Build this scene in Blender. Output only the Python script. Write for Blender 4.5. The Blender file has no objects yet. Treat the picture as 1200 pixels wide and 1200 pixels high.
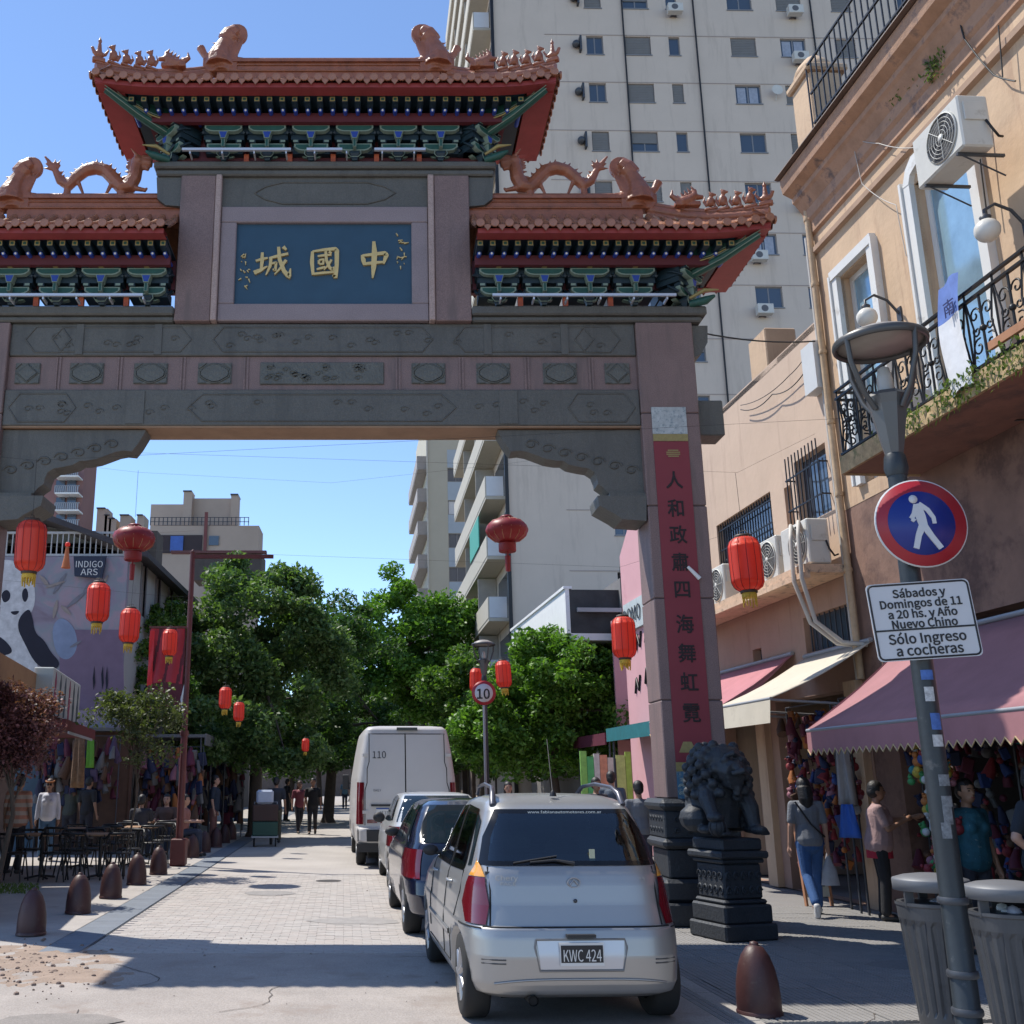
import bpy, bmesh, math, random
import numpy as np
from mathutils import Vector, Matrix
R = math.radians
rnd = random.Random(7)
scene = bpy.context.scene
COL = scene.collection

# ---------------------------------------------------------------- camera
PITCH = math.atan(315/1210.)
CAMH = 1.65
cd = bpy.data.cameras.new('camera'); cam = bpy.data.objects.new('camera', cd); COL.objects.link(cam)
cam.location = (0, 0, CAMH); cam.rotation_euler = (R(90)+PITCH, 0, 0)
cd.sensor_width = 36; cd.lens = 36*1210/1200.; cd.shift_x = (600-447)/1200.
cd.clip_start = .05; cd.clip_end = 2000
scene.camera = cam
scene.render.resolution_x = scene.render.resolution_y = 1024

# ---------------------------------------------------------------- sky, sun, exposure
SUN = Vector((-.5, .33, 1)).normalized()      # towards the sun
world = bpy.data.worlds.new('World'); scene.world = world; world.use_nodes = True
wn = world.node_tree; wn.nodes.clear()
sky = wn.nodes.new('ShaderNodeTexSky'); sky.sky_type = 'NISHITA'; sky.sun_disc = False
sky.sun_elevation = math.asin(SUN.z)
sky.sun_rotation = math.atan2(SUN.x, SUN.y)
sky.air_density = .75; sky.dust_density = 0; sky.ozone_density = 3.0; sky.altitude = 300
bg = wn.nodes.new('ShaderNodeBackground'); bg.inputs['Strength'].default_value = .15
wo = wn.nodes.new('ShaderNodeOutputWorld')
wn.links.new(sky.outputs[0], bg.inputs[0]); wn.links.new(bg.outputs[0], wo.inputs[0])
sd = bpy.data.lights.new('sun', 'SUN'); sd.energy = 3.4; sd.angle = R(.5); sd.color = (1, .95, .86)
so = bpy.data.objects.new('sun', sd); COL.objects.link(so)
so.rotation_euler = SUN.to_track_quat('Z', 'Y').to_euler(); so.location = (-20, 10, 40)
scene.view_settings.view_transform = 'Standard'; scene.view_settings.look = 'None'
scene.view_settings.exposure = .8; scene.view_settings.gamma = 1
scene.view_settings.use_curve_mapping = False
scene.render.engine = 'CYCLES'
scene.cycles.max_bounces = 6; scene.cycles.use_denoising = True

# ---------------------------------------------------------------- places: from the picture's rays to metres
_c, _s = math.cos(PITCH), math.sin(PITCH)
def ray(x, y):
    u = (x-447)/1210.; v = (600-y)/1210.
    return u, _c-v*_s, _s+v*_c
def atY(x, y, Y):
    a, b, e = ray(x, y); t = Y/b
    return Vector((a*t, Y, CAMH+e*t))
def gnd(x, y, z=0.):
    a, b, e = ray(x, y); t = (z-CAMH)/e
    return Vector((a*t, b*t, z))
RZ = R(3.07)                                    # the street runs 3 degrees left of the view
SN = Vector((math.cos(RZ), math.sin(RZ), 0)); SD = Vector((-math.sin(RZ), math.cos(RZ), 0))
def S(u, v, z=0.): return SN*u+SD*v+Vector((0, 0, z))
def wl(x, y, u):                                # (v, z) on the wall at lateral distance u
    a, b, e = ray(x, y); t = u/(a*SN.x+b*SN.y)
    return a*t*SD.x+b*t*SD.y, CAMH+e*t

# ---------------------------------------------------------------- materials
MATS = {}
def mat(name, col, rough=.7, metal=0., var=.12, scale=3., bump=.0, bscale=30., spec=.5, stain=None, sscale=1.2, sthr=.55,
        speck=0., coat=0., emit=None, vstain=False, trans=0.):
    if name in MATS: return MATS[name]
    m = bpy.data.materials.new(name); m.use_nodes = True; nt = m.node_tree; N = nt.nodes; L = nt.links
    b = N['Principled BSDF']
    b.inputs['Roughness'].default_value = rough; b.inputs['Metallic'].default_value = metal
    b.inputs['Specular IOR Level'].default_value = spec
    if coat: b.inputs['Coat Weight'].default_value = coat; b.inputs['Coat Roughness'].default_value = .05
    if trans: b.inputs['Transmission Weight'].default_value = trans
    col = tuple(col)+(1,)
    if var or stain or speck:
        tc = N.new('ShaderNodeTexCoord'); no = N.new('ShaderNodeTexNoise'); no.inputs['Scale'].default_value = scale
        no.inputs['Detail'].default_value = 6; no.inputs['Roughness'].default_value = .65
        L.new(tc.outputs['Object'], no.inputs['Vector'])
        mr = N.new('ShaderNodeMapRange'); mr.inputs[1].default_value = .25; mr.inputs[2].default_value = .75
        mr.inputs[3].default_value = 1-var; mr.inputs[4].default_value = 1+var
        L.new(no.outputs['Fac'], mr.inputs[0])
        mx = N.new('ShaderNodeVectorMath'); mx.operation = 'SCALE'; mx.inputs[0].default_value = col[:3]
        L.new(mr.outputs[0], mx.inputs['Scale']); out = mx.outputs[0]
        if speck:
            n2 = N.new('ShaderNodeTexNoise'); n2.inputs['Scale'].default_value = 90; n2.inputs['Detail'].default_value = 2
            L.new(tc.outputs['Object'], n2.inputs['Vector'])
            m2 = N.new('ShaderNodeMapRange'); m2.inputs[1].default_value = .35; m2.inputs[2].default_value = .65
            m2.inputs[3].default_value = 1-speck; m2.inputs[4].default_value = 1+speck
            L.new(n2.outputs['Fac'], m2.inputs[0])
            v2 = N.new('ShaderNodeVectorMath'); v2.operation = 'SCALE'; L.new(out, v2.inputs[0]); L.new(m2.outputs[0], v2.inputs['Scale'])
            out = v2.outputs[0]
        if stain:
            n3 = N.new('ShaderNodeTexNoise'); n3.inputs['Scale'].default_value = sscale; n3.inputs['Detail'].default_value = 8
            n3.inputs['Roughness'].default_value = .7
            if vstain:
                mp = N.new('ShaderNodeMapping'); mp.inputs['Scale'].default_value = (3, 3, .35)
                L.new(tc.outputs['Object'], mp.inputs[0]); L.new(mp.outputs[0], n3.inputs['Vector'])
            else: L.new(tc.outputs['Object'], n3.inputs['Vector'])
            m3 = N.new('ShaderNodeMapRange'); m3.inputs[1].default_value = sthr; m3.inputs[2].default_value = sthr+.13
            L.new(n3.outputs['Fac'], m3.inputs[0])
            mm = N.new('ShaderNodeMix'); mm.data_type = 'RGBA'; L.new(m3.outputs[0], mm.inputs['Factor'])
            L.new(out, mm.inputs['A']); mm.inputs['B'].default_value = tuple(stain)+(1,); out = mm.outputs['Result']
        L.new(out, b.inputs['Base Color'])
    else: b.inputs['Base Color'].default_value = col
    if bump:
        tc = N.new('ShaderNodeTexCoord'); nb = N.new('ShaderNodeTexNoise'); nb.inputs['Scale'].default_value = bscale; nb.inputs['Detail'].default_value = 5
        L.new(tc.outputs['Object'], nb.inputs['Vector']); bp = N.new('ShaderNodeBump'); bp.inputs['Strength'].default_value = bump
        bp.inputs['Distance'].default_value = .02; L.new(nb.outputs['Fac'], bp.inputs['Height']); L.new(bp.outputs[0], b.inputs['Normal'])
    if emit: b.inputs['Emission Color'].default_value = tuple(emit)+(1,); b.inputs['Emission Strength'].default_value = 1
    MATS[name] = m; return m

def leafmat(name, c1, c2, tr=.35):
    m = bpy.data.materials.new(name); m.use_nodes = True; nt = m.node_tree; N = nt.nodes; L = nt.links; N.clear()
    g = N.new('ShaderNodeNewGeometry'); cr = N.new('ShaderNodeValToRGB'); cr.color_ramp.elements[0].color = tuple(c1)+(1,); cr.color_ramp.elements[1].color = tuple(c2)+(1,)
    L.new(g.outputs['Random Per Island'], cr.inputs[0])
    p = N.new('ShaderNodeBsdfPrincipled'); p.inputs['Roughness'].default_value = .5; p.inputs['Specular IOR Level'].default_value = .35
    L.new(cr.outputs[0], p.inputs['Base Color'])
    t = N.new('ShaderNodeBsdfTranslucent'); sc_ = N.new('ShaderNodeVectorMath'); sc_.operation = 'MULTIPLY'; sc_.inputs[1].default_value = (1.3, 1.5, .5)
    L.new(cr.outputs[0], sc_.inputs[0]); L.new(sc_.outputs[0], t.inputs[0])
    mx = N.new('ShaderNodeMixShader'); mx.inputs[0].default_value = tr; L.new(p.outputs[0], mx.inputs[1]); L.new(t.outputs[0], mx.inputs[2])
    o = N.new('ShaderNodeOutputMaterial'); L.new(mx.outputs[0], o.inputs[0]); return m

# ---------------------------------------------------------------- mesh builder
class MB:
    def __init__(s): s.v = []; s.f = []; s.m = []; s.sm = []
    def add(s, vs, fs, mi=0, smooth=False):
        o = len(s.v); s.v += [tuple(p) for p in vs]
        for f in fs: s.f.append([i+o for i in f]); s.m.append(mi); s.sm.append(smooth)
        return s
    def box(s, x0, x1, y0, y1, z0, z1, mi=0, M=None):
        vs = [Vector((x, y, z)) for z in (z0, z1) for y in (y0, y1) for x in (x0, x1)]
        if M is not None: vs = [M@p for p in vs]
        return s.add(vs, [(0, 2, 3, 1), (4, 5, 7, 6), (0, 1, 5, 4), (2, 6, 7, 3), (0, 4, 6, 2), (1, 3, 7, 5)], mi)
    def bbox(s, x0, x1, y0, y1, z0, z1, b=.01, mi=0):      # box with chamfered edges
        X = [(x0, x0+b), (x1, x1-b)]; vs = []; 
        bm = bmesh.new(); bmesh.ops.create_cube(bm, size=1)
        for v in bm.verts: v.co = Vector(((x0+x1)/2+v.co.x*(x1-x0), (y0+y1)/2+v.co.y*(y1-y0), (z0+z1)/2+v.co.z*(z1-z0)))
        bmesh.ops.bevel(bm, geom=bm.edges[:], offset=b, segments=1, affect='EDGES')
        bm.verts.index_update(); s.add([v.co.copy() for v in bm.verts], [[v.index for v in f.verts] for f in bm.faces], mi); bm.free(); return s
    def prism(s, poly, a, b, axis='y', mi=0, smooth=False):   # poly 2D extruded along axis from a to b
        n = len(poly)
        def P(p, t): return {'y': (p[0], t, p[1]), 'x': (t, p[0], p[1]), 'z': (p[0], p[1], t)}[axis]
        vs = [P(p, a) for p in poly]+[P(p, b) for p in poly]
        fs = [tuple(range(n)), tuple(range(2*n-1, n-1, -1))]
        s.add(vs, fs, mi); s.add(vs, [(i, (i+1) % n, n+(i+1) % n, n+i) for i in range(n)], mi, smooth); return s
    def tube(s, pts, rad, n=8, mi=0, cap=True, flat=1., up=None):
        pts = [Vector(p) for p in pts]
        if not hasattr(rad, '__len__'): rad = [rad]*len(pts)
        vs = []; prev = None
        for i, p in enumerate(pts):
            d = (pts[min(i+1, len(pts)-1)]-pts[max(i-1, 0)]).normalized()
            if prev is None:
                ref = Vector(up) if up else (Vector((0, 0, 1)) if abs(d.z) < .9 else Vector((1, 0, 0)))
                a = d.cross(ref).normalized()
            else: a = (prev-d*prev.dot(d)).normalized()
            prev = a; b = d.cross(a)
            for k in range(n):
                t = 2*math.pi*k/n; vs.append(p+a*math.cos(t)*rad[i]*flat+b*math.sin(t)*rad[i])
        fs = [(i*n+k, i*n+(k+1) % n, (i+1)*n+(k+1) % n, (i+1)*n+k) for i in range(len(pts)-1) for k in range(n)]
        s.add(vs, fs, mi, True)
        if cap: s.add(vs[:n], [tuple(range(n-1, -1, -1))], mi); s.add(vs[-n:], [tuple(range(n))], mi)
        return s
    def lathe(s, prof, n=16, c=(0, 0, 0), mi=0, smooth=True, sx=1., sy=1., ph=0., rib=0., cap=True):   # prof [(r,z)]
        vs = []
        for r, z in prof:
            for k in range(n):
                t = 2*math.pi*(k+ph)/n; rr = r*(1-(rib if k % 2 else 0))
                vs.append((c[0]+rr*math.cos(t)*sx, c[1]+rr*math.sin(t)*sy, c[2]+z))
        m = len(prof); fs = [(i*n+k, i*n+(k+1) % n, (i+1)*n+(k+1) % n, (i+1)*n+k) for i in range(m-1) for k in range(n)]
        s.add(vs, fs, mi, smooth)
        if cap and prof[0][0] > 1e-4: s.add(vs[:n], [tuple(range(n-1, -1, -1))], mi)
        if cap and prof[-1][0] > 1e-4: s.add(vs[-n:], [tuple(range(n))], mi)
        return s
    def ball(s, c, r, n=10, m=6, mi=0, sx=1, sy=1, sz=1):
        return s.lathe([(max(r*math.sin(math.pi*i/m), 1e-5), -r*math.cos(math.pi*i/m)*sz) for i in range(m+1)], n, c, mi, True, sx, sy)
    def cone(s, c, d, r, h, n=6, mi=0):
        d = Vector(d).normalized(); return s.tube([Vector(c), Vector(c)+d*h], [r, .001], n, mi)
    def grid(s, rows, mi=0, smooth=True, flip=False):
        h = len(rows); w = len(rows[0]); vs = [p for r in rows for p in r]
        fs = [(i*w+j, i*w+j+1, (i+1)*w+j+1, (i+1)*w+j) for i in range(h-1) for j in range(w-1)]
        if flip: fs = [f[::-1] for f in fs]
        return s.add(vs, fs, mi, smooth)
    def mesh(s, name, mats, off=None):
        me = bpy.data.meshes.new(name)
        vs = s.v if off is None else [(p[0]-off[0], p[1]-off[1], p[2]-off[2]) for p in s.v]
        me.from_pydata(vs, [], s.f)
        for m in (mats if isinstance(mats, (list, tuple)) else [mats]): me.materials.append(m)
        me.polygons.foreach_set('material_index', s.m); me.polygons.foreach_set('use_smooth', s.sm); me.update(); return me
    def build(s, name, mats, parent=None, off=None, loc=None, label=None, kind=None):
        return ob(name, s.mesh(name, mats, off), parent, loc, label, kind)

def ob(name, me, parent=None, loc=None, label=None, kind=None, rot=None):
    o = bpy.data.objects.new(name, me); COL.objects.link(o)
    if parent is not None: o.parent = parent
    if loc is not None: o.location = loc
    if rot is not None: o.rotation_euler = rot
    if label: o['label'] = label
    if kind: o['kind'] = kind
    return o
def thing(name, label, cat, loc=(0, 0, 0), rz=0., group=None):
    o = bpy.data.objects.new(name, None); COL.objects.link(o); o.empty_display_size = .2
    o.location = loc; o.rotation_euler = (0, 0, rz); o['label'] = label; o['category'] = cat
    if group: o['group'] = group
    return o
def tag(o, label, cat, group=None):
    o['label'] = label; o['category'] = cat
    if group: o['group'] = group
    return o
def dup(root, label=None, loc=None, rz=None, scale=None):
    kids = {}
    for o in COL.objects:
        if o.parent: kids.setdefault(o.parent.name, []).append(o)
    def cp(o, par):
        c = o.copy(); COL.objects.link(c)
        if par is not None: c.parent = par
        for k in kids.get(o.name, []): cp(k, c)
        return c
    r = cp(root, None)
    if label: r['label'] = label
    if loc is not None: r.location = loc
    if rz is not None: r.rotation_euler = (0, 0, rz)
    if scale is not None: r.scale = (scale,)*3 if not hasattr(scale, '__len__') else scale
    return r
def islands(mb):
    par = list(range(len(mb.v)))
    def find(i):
        while par[i] != i: par[i] = par[par[i]]; i = par[i]
        return i
    for f in mb.f:
        for i in f[1:]: par[find(i)] = find(f[0])
    # faces of one box share a builder call, so corners coincide: join vertices at the same place
    seen = {}
    for i, p in enumerate(mb.v):
        k = (round(p[0], 4), round(p[1], 4), round(p[2], 4))
        if k in seen: par[find(i)] = find(seen[k])
        else: seen[k] = i
    out = {}
    for n, f in enumerate(mb.f):
        r = find(f[0]); q, ix = out.setdefault(r, (MB(), {})); g = []
        for i in f:
            if i not in ix: ix[i] = len(q.v); q.v.append(mb.v[i])
            g.append(ix[i])
        q.f.append(g); q.m.append(mb.m[n]); q.sm.append(mb.sm[n])
    return [q for q, _ in out.values()]
def remesh(mb, voxel, sm=4):
    me = mb.mesh('tmp', []); o = bpy.data.objects.new('tmp', me); COL.objects.link(o)
    m = o.modifiers.new('r', 'REMESH'); m.mode = 'VOXEL'; m.voxel_size = voxel; m.use_smooth_shade = True
    if sm: q = o.modifiers.new('s', 'SMOOTH'); q.iterations = sm; q.factor = .5
    dg = bpy.context.evaluated_depsgraph_get(); dg.update()
    r = bpy.data.meshes.new_from_object(o.evaluated_get(dg)); bpy.data.objects.remove(o); bpy.data.meshes.remove(me); return r
FONT = None
try:
    import os
    FONT = bpy.data.fonts.load(os.path.join(bpy.utils.system_resource('DATAFILES', path='fonts'), 'Noto Sans CJK Regular.woff2'))
except Exception: FONT = None
FK = 1.
if FONT:
    _c0 = bpy.data.curves.new('t', 'FONT'); _c0.body = 'H'; _c0.font = FONT; _o0 = bpy.data.objects.new('t', _c0); _m0 = bpy.data.meshes.new_from_object(_o0); FK = .715/max(.05, max(v.co.y for v in _m0.vertices)-min(v.co.y for v in _m0.vertices)); bpy.data.objects.remove(_o0)
def text(s, size, mt, parent, loc, rot=(R(90), 0, 0), name='lettering', ext=.004, off=0., sx=1., align='CENTER', lb=None, sp=1., bev=0.):
    c = bpy.data.curves.new('t', 'FONT'); c.body = s; c.size = size; c.extrude = ext; c.offset = off; c.align_x = align; c.align_y = 'CENTER'
    c.resolution_u = 3; c.bevel_depth = bev
    if FONT and all(ord(k) < 0x2000 for k in s): c.font = FONT
    c.space_character = sp
    t = bpy.data.objects.new('t', c); me = bpy.data.meshes.new_from_object(t); bpy.data.objects.remove(t)
    if c.font == FONT and FONT:
        for v in me.vertices: v.co.x *= FK; v.co.y *= FK
    for v in me.vertices: v.co.x *= sx
    me.materials.clear(); me.materials.append(mt)
    for p in me.polygons: p.material_index = 0
    o = ob(name, me, parent, loc, lb, None, rot); return o
def stroke(mb, pts, w, y0, y1, mi=0):        # brush stroke in the xz plane, pts [(x,z)], w widths, extruded y0..y1
    n = 5; P = []
    for i in range(len(pts)-1):
        for k in range(n): t = k/n; P.append((pts[i][0]*(1-t)+pts[i+1][0]*t, pts[i][1]*(1-t)+pts[i+1][1]*t, w[i]*(1-t)+w[i+1]*t))
    P.append((*pts[-1], w[-1])); Lf = []; Rt = []
    for i, p in enumerate(P):
        a = P[max(i-1, 0)]; b = P[min(i+1, len(P)-1)]; d = Vector((b[0]-a[0], b[1]-a[1])).normalized(); h = p[2]/2
        Lf.append((p[0]-d.y*h, p[1]+d.x*h)); Rt.append((p[0]+d.y*h, p[1]-d.x*h))
    m = len(P); vs = [(x, y0, z) for x, z in Lf]+[(x, y0, z) for x, z in Rt]+[(x, y1, z) for x, z in Lf]+[(x, y1, z) for x, z in Rt]
    fs = []
    for i in range(m-1):
        fs += [(i, m+i, m+i+1, i+1), (i, i+1, 2*m+i+1, 2*m+i), (m+i, 3*m+i, 3*m+i+1, m+i+1)]
    fs += [(0, 2*m, 3*m, m), (m-1, 2*m-1, 4*m-1, 3*m-1)]
    mb.add(vs, fs, mi)
def pierced(mb, plane, u, a0, a1, z0, z1, holes, depth, mi=0, sgn=1):
    # wall sheet with openings and their reveals. plane 'u': wall at x=u spanning y=a ; plane 'y': wall at y=u spanning x=a
    A = sorted({a0, a1, *[min(max(h[i], a0), a1) for h in holes for i in (0, 1)]}); Z = sorted({z0, z1, *[min(max(h[i], z0), z1) for h in holes for i in (2, 3)]})
    P = (lambda a, z, d=0: (u+d*sgn, a, z)) if plane == 'u' else (lambda a, z, d=0: (a, u+d*sgn, z))
    for i in range(len(A)-1):
        for j in range(len(Z)-1):
            ca = (A[i]+A[i+1])/2; cz = (Z[j]+Z[j+1])/2
            if any(h[0] < ca < h[1] and h[2] < cz < h[3] for h in holes): continue
            mb.add([P(A[i], Z[j]), P(A[i+1], Z[j]), P(A[i+1], Z[j+1]), P(A[i], Z[j+1])], [(0, 1, 2, 3)], mi)
    for h in holes:
        c = [(h[0], h[2]), (h[1], h[2]), (h[1], h[3]), (h[0], h[3])]
        for k in range(4):
            p, q = c[k], c[(k+1) % 4]
            mb.add([P(*p), P(*q), P(*q, depth), P(*p, depth)], [(0, 1, 2, 3)], mi)
    return mb

# palette
granite = mat('pink_granite', (.20, .135, .125), .6, var=.12, scale=2, speck=.22, bump=.12, bscale=80, stain=(.15, .108, .10), sscale=1.3, sthr=.53, vstain=True)
granite_lt = mat('pale_pink_granite', (.38, .28, .25), .6, var=.1, scale=2, speck=.2, bump=.12, bscale=80)
greenst = mat('green_stone', (.104, .101, .090), .6, var=.13, scale=1.6, speck=.15, bump=.5, bscale=14, stain=(.082, .080, .072), sscale=1.2, sthr=.52, vstain=True)
greenst2 = mat('green_stone_carved', (.108, .11, .098), .6, var=.2, scale=3, speck=.15, bump=.9, bscale=22)
plinthst = mat('dark_plinth_stone', (.026, .030, .036), .6, var=.2, scale=4, speck=.2, bump=.4, bscale=30)
terracotta = mat('terracotta_glaze', (.29, .10, .052), .42, var=.28, scale=5, bump=.35, bscale=25, stain=(.17, .065, .04), sscale=4, sthr=.57)
tile_m = mat('glazed_roof_tile', (.34, .15, .085), .25, var=.35, scale=9, bump=.15, bscale=20, coat=.3, stain=(.16, .09, .07), sscale=6, sthr=.56)
eave_red = mat('eave_red_paint', (.28, .045, .045), .55, var=.18, scale=4, bump=.1)
beam_red = mat('beam_dark_red_paint', (.10, .016, .022), .55, var=.15, scale=3)
br_green = mat('bracket_green_paint', (.014, .075, .058), .5, var=.25, scale=12)
br_teal = mat('bracket_dark_teal_paint', (.008, .024, .036), .5, var=.2, scale=10)
br_blue = mat('bracket_blue_paint', (.02, .06, .34), .45, var=.1)
br_line = mat('bracket_pale_outline_paint', (.20, .27, .22), .5, var=.1)
yellow_p = mat('ochre_paint', (.30, .24, .09), .5, var=.2, scale=30)
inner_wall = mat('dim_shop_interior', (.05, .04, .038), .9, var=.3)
gold = mat('gold_leaf', (.78, .52, .20), .35, .6, var=.12, scale=10)
board_blue = mat('board_teal_blue', (.024, .066, .108), .45, var=.12, scale=3)
steel = mat('grey_painted_metal', (.30, .31, .33), .45, .3, var=.06)
alum = mat('pale_aluminium_tube', (.62, .63, .66), .35, .5, var=.05)
black_m = mat('black_painted_iron', (.018, .018, .02), .45, .3, var=.1)
dark_m = mat('dark_grey_metal', (.06, .065, .075), .45, .3, var=.1)
white_p = mat('white_paint', (.78, .78, .76), .5, var=.06, stain=(.55, .53, .5), sscale=2, sthr=.6)
cable_m = mat('black_cable', (.02, .02, .02), .6, var=0)
pale_cable = mat('pale_cable', (.45, .42, .38), .6, var=.1)
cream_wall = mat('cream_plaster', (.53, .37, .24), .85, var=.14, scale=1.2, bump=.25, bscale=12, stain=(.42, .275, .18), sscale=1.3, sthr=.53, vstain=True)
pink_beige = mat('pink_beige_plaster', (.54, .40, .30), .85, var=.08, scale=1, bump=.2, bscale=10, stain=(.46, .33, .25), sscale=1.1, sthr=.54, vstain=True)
stained_shaded_wall = mat('stained_shaded_brown_plaster', (.20, .115, .085), .85, var=.3, scale=1.3, bump=.3, bscale=12, stain=(.10, .055, .045), sscale=1.1, sthr=.50)  # stained brown plaster, darkened further to put the balcony's shade into its colour
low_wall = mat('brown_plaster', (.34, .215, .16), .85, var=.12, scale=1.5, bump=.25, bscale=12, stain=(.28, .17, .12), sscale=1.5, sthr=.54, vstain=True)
soffit_m = mat('stained_cornice_plaster', (.38, .22, .14), .85, var=.3, scale=3, bump=.3, bscale=14, stain=(.14, .10, .09), sscale=3, sthr=.55)
glass_m = mat('window_glass', (.05, .07, .10), .06, 0, var=0, spec=1.0)
glass_sky = mat('reflecting_window_glass', (.30, .46, .56), .12, .35, var=.25, scale=2.5, spec=1.0)
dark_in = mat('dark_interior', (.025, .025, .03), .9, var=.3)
# ================================================================ the gate
GC = -.80; GB = (GC, 13.3, 0)
def mx(x): return 2*GC-x
gate = thing('chinese_archway', 'tall pink granite street arch with tiled terracotta roofs, painted brackets and a blue name board', 'archway', GB)
def gpart(mb, name, mats, label=None, kind=None, parent=None):
    return mb.build(name, mats, parent or gate, GB if parent is None else GB, None, label, kind)
PX0, PX1, PY0, PY1 = 3.47, 4.24, 13.0, 13.62
for sgn in (1, -1):
    X = (lambda x: x) if sgn > 0 else mx
    def bx(m, xa, xb, *r, **k): m.bbox(min(X(xa), X(xb)), max(X(xa), X(xb)), *r, **k)
    zs_ = [1.442, 2.62, 3.90, 5.12, 6.40, 7.72]
    pier = None
    m = MB(); bx(m, PX0+.02, PX1-.02, PY0+.02, PY1-.02, 1.44, 7.71, b=.01); pier = gpart(m, 'pier', [plinthst])
    for za, zb_ in zip(zs_[:-1], zs_[1:]):
        m = MB(); o_ = rnd.uniform(-.003, .003); bx(m, PX0+o_, PX1+o_, PY0, PY1, za+.004, zb_-.004, b=.012); gpart(m, 'pier_block', [granite], parent=pier)
    m = MB()
    bx(m, PX0-.20, PX1+.20, PY0-.20, PY1+.20, 0, .26, b=.02); bx(m, PX0-.13, PX1+.13, PY0-.13, PY1+.13, .262, .52, b=.04)
    bx(m, PX0-.05, PX1+.05, PY0-.05, PY1+.05, .522, .86, b=.02); bx(m, PX0-.11, PX1+.11, PY0-.11, PY1+.11, .862, .98, b=.04)
    bx(m, PX0-.07, PX1+.07, PY0-.07, PY1+.07, .982, 1.30, b=.015); bx(m, PX0-.12, PX1+.12, PY0-.12, PY1+.12, 1.302, 1.44, b=.05)
    base = gpart(m, 'pier_base', [plinthst])
    m = MB()                                         # carved scrollwork on the plinth side
    for i in range(5):
        for zz in (1.07, 1.20):
            for side in (0, 1):
                t = [Vector((math.cos(a)*.035*(1-a/9), math.sin(a)*.035*(1-a/9), 0)) for a in np.linspace(0, 6, 9)]
                if side == 0: m.tube([(X(PX0-.072), PY0+.06+i*.13+p.x, zz+p.y) for p in t], .011, 4)
                else: m.tube([(X(PX0+.07+i*.16)+p.x, PY0-.075, zz+p.y) for p in t], .011, 4)
    gpart(m, 'carved_scroll_band', [plinthst])
    # spandrel bracket under the beam
    pr = [(585, 508), (592, 520), (599, 529), (609, 528), (618, 529.5), (630, 534), (641, 538), (653, 540), (660, 540), (667, 544.5), (678, 547), (690, 549), (697, 553.5), (700, 561), (701, 567), (708, 572), (713, 578)]
    poly = [(atY(a, b, 13.12).x, atY(a, b, 13.12).z) for a, b in pr]
    poly += [(PX0-.001, poly[-1][1]), (PX0-.001, 6.2)]; poly = [(p[0], min(p[1], 6.2)) for p in poly]; poly.insert(0, (poly[0][0]-.02, 6.2))
    poly = [(X(a), b) for a, b in poly]
    if sgn > 0: poly = poly[::-1]
    m = MB(); m.prism(poly, 13.12, 13.44)
    for k in range(7):                               # raised scrollwork on its face
        cx = X(2.0+.22*k); cz = 6.02-.06*k
        m.tube([(cx+sgn*(.10*math.cos(a))*(1-a/10), 13.115, cz-.02+.07*math.sin(a)*(1-a/10)) for a in np.linspace(0, 7, 14)], .013, 4)
    gpart(m, 'spandrel_bracket', [greenst])
    m = MB(); cr = [(700, 584), (702, 593), (713, 599), (722, 604), (729, 609), (757, 611)]
    poly = [(atY(a, b, 13.05).x, atY(a, b, 13.05).z) for a, b in cr]; zt = poly[0][1]+.03; poly += [(PX0-.001, zt)]; poly = [(poly[0][0], zt)]+poly
    poly = [(X(min(a, PX0-.001)), b) for a, b in poly]
    if sgn > 0: poly = poly[::-1]
    m.prism(poly, 13.02, 13.56); m.box(min(X(3.0), X(PX0)), max(X(3.0), X(PX0)), 13.06, 13.5, zt, zt+.05)
    gpart(m, 'corbel', [greenst])
    # beam ends past the pier
    m = MB(); bx(m, PX1, PX1+.36, 13.1, 13.5, 6.12, 6.62, b=.015); gpart(m, 'beam_end', [greenst])
    m = MB(); m.prism([(X(PX1), 7.70), (X(PX1+.24), 7.70), (X(PX1+.22), 7.45), (X(PX1+.12), 7.28), (X(PX1), 7.22)][::-sgn], 13.08, 13.5); gpart(m, 'beam_end', [greenst])
    # wing slab
    m = MB(); bx(m, 1.238, 4.44, 12.93, 13.72, 7.80, 7.93, b=.02); bx(m, 1.24, 4.38, 12.985, 13.66, 7.722, 7.798, b=.02); gpart(m, 'wing_slab', [greenst])
    # upper column
    m = MB(); bx(m, .74, 1.236, 12.97, 13.5, 7.722, 9.965, b=.012); gpart(m, 'upper_column', [granite])
    m = MB(); bx(m, .655, .738, 12.94, 13.45, 7.722, 9.965, b=.012); gpart(m, 'column_moulding', [granite_lt])
    m = MB(); m.prism([(X(1.238), 9.96), (X(1.60), 9.96), (X(1.57), 9.62), (X(1.45), 9.52), (X(1.238), 9.50)][::-sgn], 13.02, 13.45); gpart(m, 'slab_corbel', [greenst])
bl, brr = mx(PX0), PX0
m = MB(); m.bbox(bl+.002, brr-.002, 13.06, 13.56, 7.25, 7.72, b=.012); gpart(m, 'top_beam', [greenst])
m = MB(); m.box(bl+.002, brr-.002, 13.10, 13.52, 6.752, 7.248); gpart(m, 'frieze', [granite])
m = MB(); m.bbox(bl+.002, brr-.002, 13.04, 13.60, 6.24, 6.75, b=.012); gpart(m, 'lower_beam', [greenst])
m = MB(); m.box(bl+.003, brr-.003, 13.06, 13.58, 6.215, 6.238); gpart(m, 'beam_soffit', [mat('brown_soffit_stone', (.30, .19, .12), .8, var=.2)])
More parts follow.
